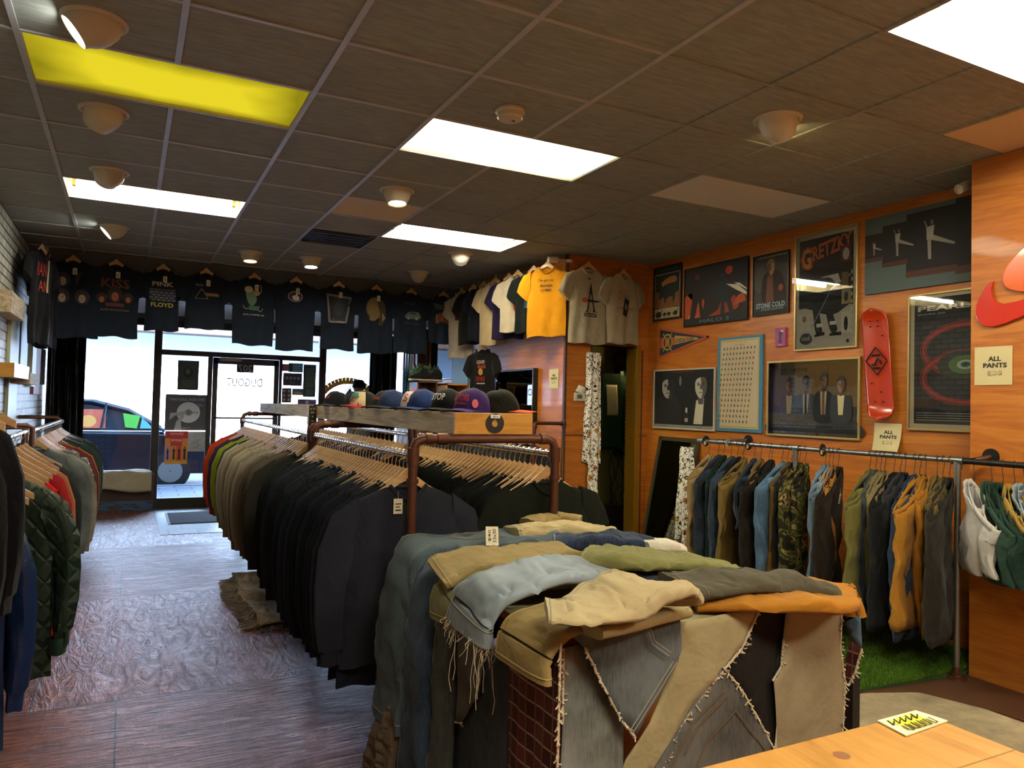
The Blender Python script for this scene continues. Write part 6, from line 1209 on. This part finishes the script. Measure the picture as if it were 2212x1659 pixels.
# printed cloth hanging in the closet doorway (two pieces), printed trousers by the mirror
def drape(name, xa, xb, y, z0, z1, m, label, cat, sd=0, amp=.02, tap=0, parent=None, axis='x'):
    mb = MB()
    def g(u, v):
        w_ = 1-tap*(1-v); x = xa+(xb-xa)*(.5+(u-.5)*w_); d = amp*sin(u*14+sd)*(.4+.6*(1-v))+nz((x, v, 0), 5, sd)*amp
        z = z0+(z1-z0)*v+.01*sin(u*9+sd)*(1-v)
        return Vector((x, y+d, z)) if axis == 'x' else Vector((y+d, x, z))
    mb.grid(g, 26, 30, m); o = mb.obj(name, parent, solid=.003)
    if label: tag(o, label, cat)
    return o
drape('printed_cloth', 4.03, 4.20, YW-.03, .95, 2.05, MT['doodle'], 'white doodle-printed cloth hanging at the left side of the closet opening', 'cloth', 1, .018, -.3)
drape('printed_cloth', 4.05, 4.18, YW-.05, .15, .98, MT['doodle'], 'white doodle-printed trouser leg hanging below the printed cloth', 'cloth', 5, .014, .15)
drape('printed_cloth', 5.32, 5.50, 4.60, .15, 1.16, MT['doodle'], 'white doodle-printed trousers hanging in front of the leaning mirror', 'cloth', 9, .02, -.5, axis='y')
# ---------------------------------------------------------------- closet content
e = tag(emp('breaker_panel', (5.13, 7.27, 0)), 'green electrical breaker cabinet with open door and paper schedule in the closet', 'electrical panel')
gd = mat('panel_green', '1d3a28', .4, .1); MB().box(-.04, .30, -.0, .025, .95, 2.0, gd).box(-.04, .30, -.10, 0, .95, 1.02, gd).box(-.04, .30, -.10, 0, 1.93, 2.0, gd).box(-.04, -.0, -.10, 0, .95, 2.0, gd).box(.26, .30, -.10, 0, .95, 2.0, gd).obj('cabinet', e, smooth=False)
MB().box(-.30, -.05, -.13, -.11, 1.05, 1.9, gd).obj('door', e, smooth=False, bev=.003)
MB().box(.02, .24, -.06, -.0, 1.10, 1.72, 'black').obj('breaker_block', e, smooth=False)
for k in range(12):
    for x in (.06, .14): MB().box(x, x+.055, -.075, -.06, 1.14+k*.046, 1.165+k*.046, mat('breaker_grey', '6f6b58', .35, .1)).obj('breaker', e, smooth=False)
m = MB(); m.grid(lambda u, v: Vector((-.26+.15*u+.02*(1-v), -.135-.02*sin(v*2.5)*(1-v), 1.42+.35*v)), 6, 10, 'cfc096'); m.obj('schedule_paper', e, solid=.002)
MB().box(-.05, .2, -.08, -.0, 2.01, 2.16, 'chrome').obj('junction_box', e, smooth=False, bev=.003)
tag(MB().tube([(5.20, 7.2, .0), (5.20, 7.2, .95)], .018, 'pipe_galv', 10).obj('conduit'), 'left grey conduit pipe under the breaker cabinet', 'conduit'); tag(MB().tube([(5.28, 7.2, .0), (5.28, 7.2, .95)], .018, 'pipe_galv', 10).obj('conduit'), 'right grey conduit pipe under the breaker cabinet', 'conduit')
rr = random.Random(6)
for k in range(5):
    x = 4.92+.05*k; pts = [(x, 7.15, 1.0)]
    for q in range(8): pts.append((x+rr.uniform(-.03, .05), 7.12+rr.uniform(-.02, .02), .95-.09*q+rr.uniform(-.02, .02)))
    tag(MB().tube(pts, .005, 'black', 6).obj('cable'), 'black cable dangling in the closet, %s from the left' % nth(k+1), 'cable', 'cables in the closet')
for k in range(4): tag(MB().tube([(5.20+.02*k, 7.15, 1.75), (5.22+.02*k, 7.0, 1.98), (5.22, 6.9, 2.2+.1*k), (5.2, 6.9, 3.0)], .008, 'black', 6).obj('cable'), 'thick black cable rising above the breaker cabinet, %s from the left' % nth(k+1), 'cable', 'cables above the breaker cabinet')
m = MB(); m.lathe([(.001, .10), (.10, .09), (.15, .04), (.16, -.02), (.12, -.07), (.001, -.08)], (4.93, 6.85, 2.02), mat('brown_hat', '30241a', .9, .2, 20), 20, Matrix.Rotation(.5, 3, 'Y')); tag(m.obj('hat'), 'dark brown bulky hat hanging high in the closet', 'hat')
tag(MB().box(4.72, 4.98, 6.9, 7.1, .0, .42, 'black').obj('box', smooth=False, bev=.01), 'black box on the closet floor', 'box')
e = tag(emp('closet_bulb', (5.22, 7.1, 1.96)), 'small lit bulb over the breaker cabinet in the closet', 'light bulb'); MB().lathe([(.001, .04), (.02, .03), (.025, 0), (.015, -.025), (.001, -.03)], (0, 0, 0), emit('closet_glow', (1, .75, .3), 40), 14).obj('bulb', e); MB().tube([(0, 0, .03), (0, .02, .07)], .014, 'white_plastic', 10).obj('socket', e)
# thermostat
p = ony(1252, 853, YW); e = tag(emp('thermostat', (p.x-.01, YW, p.z-.02)), 'cream wall thermostat beside the closet opening', 'thermostat')
MB().box(-.062, .062, -.026, 0, -.042, .042, 'white_plastic').obj('body', e, smooth=False, bev=.008); MB().box(-.032, .022, -.028, -.025, -.018, .022, mat('lcd', '5d6650', .3, 0)).obj('screen', e, smooth=False)
for k in range(3): MB().box(.034, .050, -.030, -.025, -.024+.02*k, -.012+.02*k, 'c0baa8').obj('button', e, smooth=False, bev=.002)
m = MB(); m.grid(lambda u, v: Vector((-.06+.10*u+.02*v, -.012-.02*sin(u*3), .042+.07*v-.015*u)), 6, 4, 'cbc7b4'); tag(m.obj('paper_note', loc=(p.x-.01, YW, p.z-.02), rot=(0, .25, 0), solid=.001), 'crumpled white note stuck above the thermostat', 'note')
# ---------------------------------------------------------------- rack by the plywood wall with jackets
e = tag(emp('clothes_rail', (0, 0, 0)), 'rust brown pipe rail bracketed to the plywood wall behind the black tees', 'clothes rail')
m = MB(); m.tube([(XO, 6.28, 1.34), (3.50, 6.28, 1.34), (3.47, 6.27, 1.335), (3.46, 6.27, 1.30), (3.46, 6.27, .03)], .018, 'pipe_rust', 12); m.lathe([(.001, -.012), (.045, -.012), (.045, 0), (.001, 0)], (XO, 6.28, 1.34), 'pipe_rust', 20, Matrix.Rotation(pi/2, 3, 'Y')); m.obj('end_frame', e); MB().tube([(3.46, 6.27, 1.26), (3.46, 8.2, 1.26)], .015, 'chrome', 12).obj('rail', e); MB().tube([(3.46, 8.2, .02), (3.46, 8.2, 1.28)], .018, 'pipe_rust', 12).obj('post', e)
MB().tube([(3.79, 6.29, 1.30), (3.80-.02, 6.25, .5), (3.78, 6.3, .05)], .006, 'pipe_galv', 6).obj('brace', e)
JC = ['2c2e31', '232b30', '17191c', '3a3630', '1a2028', '2a2422', '33383a']
fill(6.36, 8.1, 22, 3.44, lambda k: (('jacket', 'shirt')[k % 2], JC[k % 7], 'cotton', 'dark'), 'on the plywood wall rail', '', jit=.05, zr=1.26)
# ---------------------------------------------------------------- left racks
XLR = -.60
e = tag(emp('clothes_rack', (0, 0, 0)), 'rust brown pipe rack along the brick wall, the far one by the window', 'clothes rack')
m = MB(); m.tube([(XL, 6.3, 1.275), (XLR-.03, 6.3, 1.275), (XLR, 6.3, 1.26), (XLR, 6.3, .03)], .019, 'pipe_rust', 12); m.lathe([(.001, .01), (.05, .01), (.05, 0), (.001, 0)], (XLR, 6.3, 0), 'pipe_rust', 18); m.obj('end_frame', e); m = MB(); m.tube([(XL, 8.72, 1.275), (XLR-.03, 8.72, 1.275), (XLR, 8.72, 1.26), (XLR, 8.72, .03)], .019, 'pipe_rust', 12); m.obj('end_frame', e)
MB().tube([(XLR, 6.3, 1.24), (XLR, 8.72, 1.24)], .0155, 'chrome', 12).obj('rail', e)
LF = [('jacket', '5d6468', 'denim', 'grey denim'), ('jacket', '827d70', 'denim', 'beige grey denim'), ('jacket', '4a5a66', 'denim', 'blue denim'), ('jacket', '1a1c20', 'cotton', 'black'), ('jacket', '566a78', 'denim', 'washed blue denim'), ('shirt', 'plaid_buffalo', '', 'red checked'), ('shirt', '4a5f78', 'denim', 'light blue'), ('shirt', 'plaid_blue', '', 'blue plaid'),
      ('jacket', '1c2a36', 'cotton', 'dark blue'), ('shirt', '7a1c20', 'cotton', 'red'), ('jacket', '2b2322', 'cotton', 'dark brown'), ('jacket', '8a5a2c', 'cotton', 'tan'), ('shirt', 'plaid_buffalo', '', 'red checked'), ('jacket', '20242c', 'cotton', 'black'), ('shirt', '35504f', 'cotton', 'teal'), ('tee', '2c3a3c', 'cotton', 'grey-green')]
fill(6.37, 8.66, 30, XLR+.02, lambda k: LF[k if k < 16 else 2+(k*5) % 14], 'on the far brick wall rack from its near post', '', jit=.09, zr=1.24)
e = tag(emp('clothes_rack', (0, 0, 0)), 'rust brown pipe rack along the brick wall holding coats, cut off by the left edge', 'clothes rack')
m = MB(); m.tube([(XLR, 1.9, .03), (XLR, 1.9, 1.27), (XL, 1.9, 1.28)], .019, 'pipe_rust', 12); m.obj('end_frame', e); m = MB(); m.tube([(XLR, 5.9, .03), (XLR, 5.9, 1.27), (XL, 5.9, 1.28)], .019, 'pipe_rust', 12); m.obj('end_frame', e); MB().tube([(XLR, 1.9, 1.25), (XLR, 5.9, 1.25)], .0155, 'chrome', 12).obj('rail', e); MB().tube([(XLR+.03, 1.9, 1.60), (XLR+.03, 3.42, 1.60)], .0155, 'chrome', 12).obj('rail', e); MB().tube([(XLR+.03, 1.9, 1.60), (XL, 1.9, 1.60)], .018, 'pipe_rust', 12).tube([(XLR+.03, 3.42, 1.60), (XL, 3.42, 1.60)], .018, 'pipe_rust', 12).obj('wall_bracket', e)
CO = [(3.02, 'coat', cloth('0d0d12'), 'black heavy coat, nearest on the left edge', 1.0, 0), (3.30, 'coat', cloth('100e15'), 'dark purple-black coat at the left edge', 1.0, 0), (3.44, 'coat', mat('nylon_blue', '0f2348', .4, .3, 6, .5, 14, 0, .5, 0, .02), 'shiny blue nylon windbreaker hanging low at the left edge', 1.06, 0), (3.62, 'coat', cloth('141218'), 'dark coat right behind the blue windbreaker', 1.0, 0), (3.82, 'coat', cloth('162638'), 'navy coat between the windbreaker and the quilted jacket', 1.0, 0),
 (4.02, 'jacket', cloth('14171c'), 'black jacket just before the quilted jacket', 1.1, 0), (4.25, 'coat', MT['quilt'], 'dark green quilted jacket with ribbed cuff', 1.05, 0), (4.50, 'shirt', cloth('20262a'), 'charcoal shirt behind the quilted jacket', 1.1, 0), (4.72, 'jacket', cloth('b0301a'), 'orange red jacket behind the quilted jacket', 1.15, 0), (4.95, 'shirt', MT['plaid_buffalo'], 'red and black checked flannel shirt', 1.16, 0), (5.2, 'jacket', cloth('a01c24'), 'bright red jacket at the far end of the coat rack', 1.0, 0), (5.4, 'jacket', cloth('b06a48'), 'peach coloured jacket at the far end of the coat rack', 1.0, 0), (5.62, 'coat', cloth('1c2024'), 'dark grey coat last on the coat rack', 1.0, 0)]
for k, (y, kd, mt_, lb, s_, _) in enumerate(CO):
    zz_ = 1.60 if k < 2 else 1.25
    g = put_garment(kd, k % 4, mt_, XLR+(-.05 if k < 2 else (.06 if mt_ == MT['quilt'] else (-.07 if k in (3, 4, 5) else 0))), y, zz_-.012, radians((-4, 5, 2, -3, 4, 0, -5, 3, 2, -4, 5, 0, 3)[k]), lb, 'coats on the left rack', s_); g.scale = (.76 if k < 6 and mt_ != MT['quilt'] else .88, 1.3, s_)
    put_hanger(XLR+.03, y, zz_, 0, 'wooden hanger of the '+' '.join(lb.split(',')[0].split()[:11]), 'hangers on the coat rack')
    if mt_ == MT['quilt']:
        for sg in (-1, 1): MB().lathe([(.038, .0), (.044, -.02), (.042, -.07), (.036, -.075)], (sg*.318, 0, -.86), cloth('1c3626'), 14).obj('cuff', g)
# ---------------------------------------------------------------- curtains, scarves, things by the window
def curtain(name, x0, x1, y, label):
    mb = MB(); mb.grid(lambda u, v: Vector((x0+(x1-x0)*u, y+.04*sin(u*30)+.015*sin(u*71+v*3), .1+2.42*v)), 60, 16, mat('curtain_black', '14161a', .35, .2, 6, .3, 20)); tag(mb.obj(name, solid=.003), label, 'curtain')
curtain('curtain', XL+.03, -.50, 11.0, 'black shiny curtain gathered at the left end of the shop window'); curtain('curtain', 3.22, 3.62, 10.98, 'black shiny curtain gathered at the right end of the shop window')
m = MB()
for k in range(3): pass
SC = [('1c2a4a', 'navy', 'MONTREAL'), ('2f6a86', 'teal blue', None), ('8fa34a', 'green and yellow', None), ('d8cdb4', 'cream', 'WEISH'), ('b8404a', 'pale red striped', None), ('c9c0b0', 'white and red', 'Fortuna'), ('9ab5b0', 'pale green', 'ALGER'), ('c9ccc4', 'white', None), ('7d9aa0', 'grey-blue', None)]
for k, (c, w_, tx) in enumerate(SC):
    y = 11.0-k*.115; mb = MB(); mb.grid(lambda u, v: Vector((XO-.045-.012*sin(u*6+v*3), y-.085*u*(.7+.3*v), .95+1.45*v)), 6, 14, cloth(c)); o = mb.obj('scarf', solid=.006)
    tag(o, '%s knitted scarf hanging in the row on the far plywood wall' % w_, 'scarf', 'scarves on the far wall')
    if tx or k in (4, 5):
        q = MB(); ink(q, ([('t', '*'+tx, 0, 0, .5, .045, '3a3f5a' if k else 'c9ccd6')] if tx else [('r', -.6, -.02, .6, .02, 'd8b5a8')]), lambda u, v: (Vector((XO-.066, y-.04-v, 1.75-u)), Vector((-1, 0, 0))), 2, .004); q.obj('lettering', o)
tag(MB().box(3.62, XO-.001, 10.02, 10.1, 0, 2.56, 'walnut').obj('wood_post', smooth=False), 'brown wooden upright beside the scarves', 'post')
# crates with shoes and plant
def crate(name, p0, p1, y, dep, mt_, label, open_=True):
    a, b = ony(*p0, y), ony(*p1, y); x0, x1, z1, z0 = a.x, b.x, a.z, b.z; mb = MB(); t = .018
    mb.box(x0, x1, y, y+dep, z1-t, z1, mt_).box(x0, x1, y, y+dep, z0, z0+t, mt_).box(x0, x0+t, y, y+dep, z0, z1, mt_).box(x1-t, x1, y, y+dep, z0, z1, mt_).box(x0, x1, y+dep-t, y+dep, z0, z1, 'walnut')
    o = mb.obj(name, smooth=False); tag(o, label, 'crate'); return x0, x1, z0, z1
cx0, cx1, cz0, cz1 = crate('crate', (902, 822), (944, 870), 8.3, .3, 'walnut', 'dark open wooden crate carrying the shoes and plant')
crate('crate', (964, 828), (1012, 872), 8.1, .35, 'pine', 'pale pine crate right of the dark crate')
tag(MB().box(2.9, 3.74, 8.08, 8.7, .0, cz0-.001, 'walnut').obj('cabinet', smooth=False), 'brown cabinet under the crates by the far plywood wall', 'cabinet')
def shoe(x, y, z, rz, label):
    e = tag(emp('sneaker', (x, y, z), rz), label, 'shoe', 'sneakers on the crate')
    so = MB(); pr = [(-.14, .03), (-.10, .042), (0, .036), (.08, .045), (.14, .04)]
    so.loft([[Vector((x_, w_*cos(a), .012+.012*sin(a))) for a in [2*pi*q/12 for q in range(12)]] for x_, w_ in [(-.145, .02)]+pr+[(.15, .02)]], 'c9c5b8'); so.obj('sole', e)
    up = MB(); sec = [(-.135, .028, .10), (-.10, .038, .135), (-.05, .038, .13), (0, .036, .10), (.06, .042, .065), (.12, .036, .045), (.142, .015, .03)]
    up.loft([[Vector((x_, w_*cos(a), .02+h_/2+h_/2*sin(a))) for a in [2*pi*q/12 for q in range(12)]] for x_, w_, h_ in sec], cloth('17181a')); up.obj('upper', e)
    lc = MB()
    for q in range(4): lc.tube([(.0+.022*q, -.022, .115-.017*q), (.01+.022*q, 0, .122-.017*q), (.0+.022*q, .022, .115-.017*q)], .003, 'a9a596', 5)
    lc.obj('laces', e)
shoe(cx0+.06, 8.40, cz1, radians(200), 'left black high-top sneaker on the dark crate'); shoe(cx0+.22, 8.42, cz1, radians(190), 'right black and tan sneaker on the dark crate')
def plant(x, y, z, label):
    e = tag(emp('potted_plant', (x, y, z)), label, 'plant', 'plants on the crate'); MB().lathe([(.001, 0), (.045, 0), (.06, .09), (.052, .09), (.05, .08), (.001, .08)], (0, 0, 0), 'black', 18).obj('pot', e)
    lf = MB(); rr = random.Random(int(x*100))
    for k in range(110):
        a = rr.uniform(0, 2*pi); el = rr.uniform(.1, 1.3); L = rr.uniform(.05, .13); d = Vector((cos(a)*cos(el), sin(a)*cos(el), sin(el))); b = Vector((0, 0, .085))+d*L; s_ = d.orthogonal().normalized()*rr.uniform(.010, .016); n_ = d*.022; lf.add([b-n_, b+s_, b+n_, b-s_], [(0, 1, 2, 3)], ('4c6a44', '6a8a5c', '37502f')[k % 3])
    for k in range(12):
        a = rr.uniform(0, 2*pi); lf.tube([(0, 0, .08), (cos(a)*.04, sin(a)*.04, .13), (cos(a)*.09, sin(a)*.09, .16)], .0015, '4c6a44', 4)
    lf.obj('foliage', e, smooth=False)
plant(cx0+.10, 8.53, cz1, 'leafy green plant in a black pot behind the left sneaker'); plant(cx1-.0, 8.53, cz1, 'smaller green plant behind the right sneaker')
e = tag(emp('bust_form', (2.99, 10.6, 0)), 'grey bust form wearing a black knit beanie in the right window', 'mannequin')
pb_ = ony(775, 838, 10.6); zz = pb_.z; e.location = (pb_.x, 10.6, 0)
MB().lathe([(.001, .0), (.14, .0), (.14, .02), (.02, .03), (.02, .8), (.14, .82), (.16, .9), (.15, zz-.42), (.19, zz-.25), (.15, zz-.16), (.06, zz-.12), (.05, zz-.05)], (0, 0, 0), mat('bust_grey', '55585a', .8, .1), 20).obj('torso', e); MB().lathe([(.001, zz-.07), (.06, zz-.06), (.085, zz+.0), (.08, zz+.04), (.001, zz+.05)], (0, 0, 0), 'bust_grey', 18).obj('head', e)
m = MB(); m.lathe([(.088, zz-.0), (.095, zz+.01), (.094, zz+.04), (.088, zz+.045), (.085, zz+.08), (.06, zz+.115), (.001, zz+.125)], (0, 0, 0), cloth('1a1a1c'), 20); o = m.obj('knit_beanie', e)
# ---------------------------------------------------------------- turf and rug
import numpy as np
rs = np.random.RandomState(2); tx0, tx1, ty0, ty1 = 3.12, 4.36, 2.72, 6.2
tb = MB(); tb.add([(3.30, 2.78, .0), (XP-.005, 2.68, .0), (XR, 2.68, 0), (XR, YW, .0), (2.7, YW, .0), (2.7, 4.2, 0), (3.30, 2.78, .012), (XP-.005, 2.68, .012), (XR, 2.68, .012), (XR, YW, .012), (2.7, YW, .012), (2.7, 4.2, .012)], [(5, 4, 3, 2, 1, 0), (6, 7, 8, 9, 10, 11), (0, 1, 7, 6), (5, 0, 6, 11)], mat('turf_base', '25400f', .9, .2, 30))
tf = tb.obj('turf', smooth=False); tag(tf, 'bright green artificial turf mat under the pants rail', 'turf'); tf.location.z = .0045
N = 52000; ys = ty0+(rs.rand(N)**1.6)*3.2; xs = 3.1+rs.rand(N)*1.68; ok = (ys > 2.70+.0*xs) & (ys > 2.78-(xs-3.30)*.093) & (~((xs > XP-.01) & (ys < 2.70))) & (xs > 3.30-(ys-2.78)*.42) & (xs < XR-.01)
xs, ys = xs[ok], ys[ok]; n = len(xs); a = rs.rand(n)*2*pi; h = .018+.012*rs.rand(n); w_ = .0016+.0014*rs.rand(n); lx = (rs.rand(n)-.5)*.02; ly_ = (rs.rand(n)-.5)*.02
V = np.zeros((n, 3, 3)); V[:, 0] = np.stack([xs-w_*np.cos(a), ys-w_*np.sin(a), np.full(n, .015)], 1); V[:, 1] = np.stack([xs+w_*np.cos(a), ys+w_*np.sin(a), np.full(n, .015)], 1); V[:, 2] = np.stack([xs+lx, ys+ly_, .015+h], 1)
me = D.meshes.new('turf_blades'); me.from_pydata(V.reshape(-1, 3).tolist(), [], np.arange(n*3).reshape(-1, 3).tolist()); me.materials.append(MT['blade']); o = D.objects.new('turf_blades', me); S.collection.objects.link(o); o.parent = tf; o['kind'] = 'stuff'
st(MB().box(3.45, 4.38, 2.05, 2.70, .0, .0055, mat('dark_plank_floor', '3a2416', .5, .35, 5, .2, 20)).obj('floor_threshold', smooth=False)) if False else None
m = MB(); m.add([(3.50, 2.765, .0042), (XP, 2.68, .0042), (XP, 1.3, .0042), (4.05, 1.6, .0042), (3.98, 2.3, .0042), (3.86, 2.62, .0042)], [(0, 5, 4, 3, 2, 1)], mat('dark_plank_floor', '4a2f1e', .5, .4, 6, .3, 20)); st(m.obj('floor_plank', smooth=False))
rg = MB(); rg.grid(lambda u, v: Vector((.80+.75*u+.02*sin(v*9), 5.12+1.45*v, .014+max(0, .05*sin(v*12+u*4)*(1-u)**2)+.012*nz((u*2, v*5, 0), 2, 3)+(.05*(v-.88)/.12*(1-u) if v > .88 else 0))), 30, 50, MT['rug'])
ro = rg.obj('rug', solid=.008); tag(ro, 'worn beige fringed rug lying crumpled under the left clothes rail', 'rug'); ro['kind'] = 'structure' if False else 'thing'; del ro['kind']
fr_ = MB(); rr = random.Random(9)
for k in range(300):
    v = rr.random(); x, y = .80+.02*sin(v*9), 5.12+1.45*v; L = rr.uniform(.05, .13); pts = [Vector((x+.01, y, .02+.03*rr.random()))]
    d = rr.uniform(-.7, .4)
    for q in range(3): pts.append(pts[-1]+Vector((-L/3, d*L/3+rr.uniform(-.01, .01), 0))); pts[-1].z = .008+.014*rr.random()
    fr_.tube(pts, .0035, 'rug', 4)
for k in range(90):
    u = rr.random(); pts = [Vector((.80+.75*u, 5.13, .015))]; L = rr.uniform(.05, .11)
    for q in range(2): pts.append(pts[-1]+Vector((rr.uniform(-.02, .01), -L/2, 0))); pts[-1].z = .009
    fr_.tube(pts, .0035, 'rug', 4)
fo = fr_.obj('fringe', ro); fo['kind'] = 'stuff'
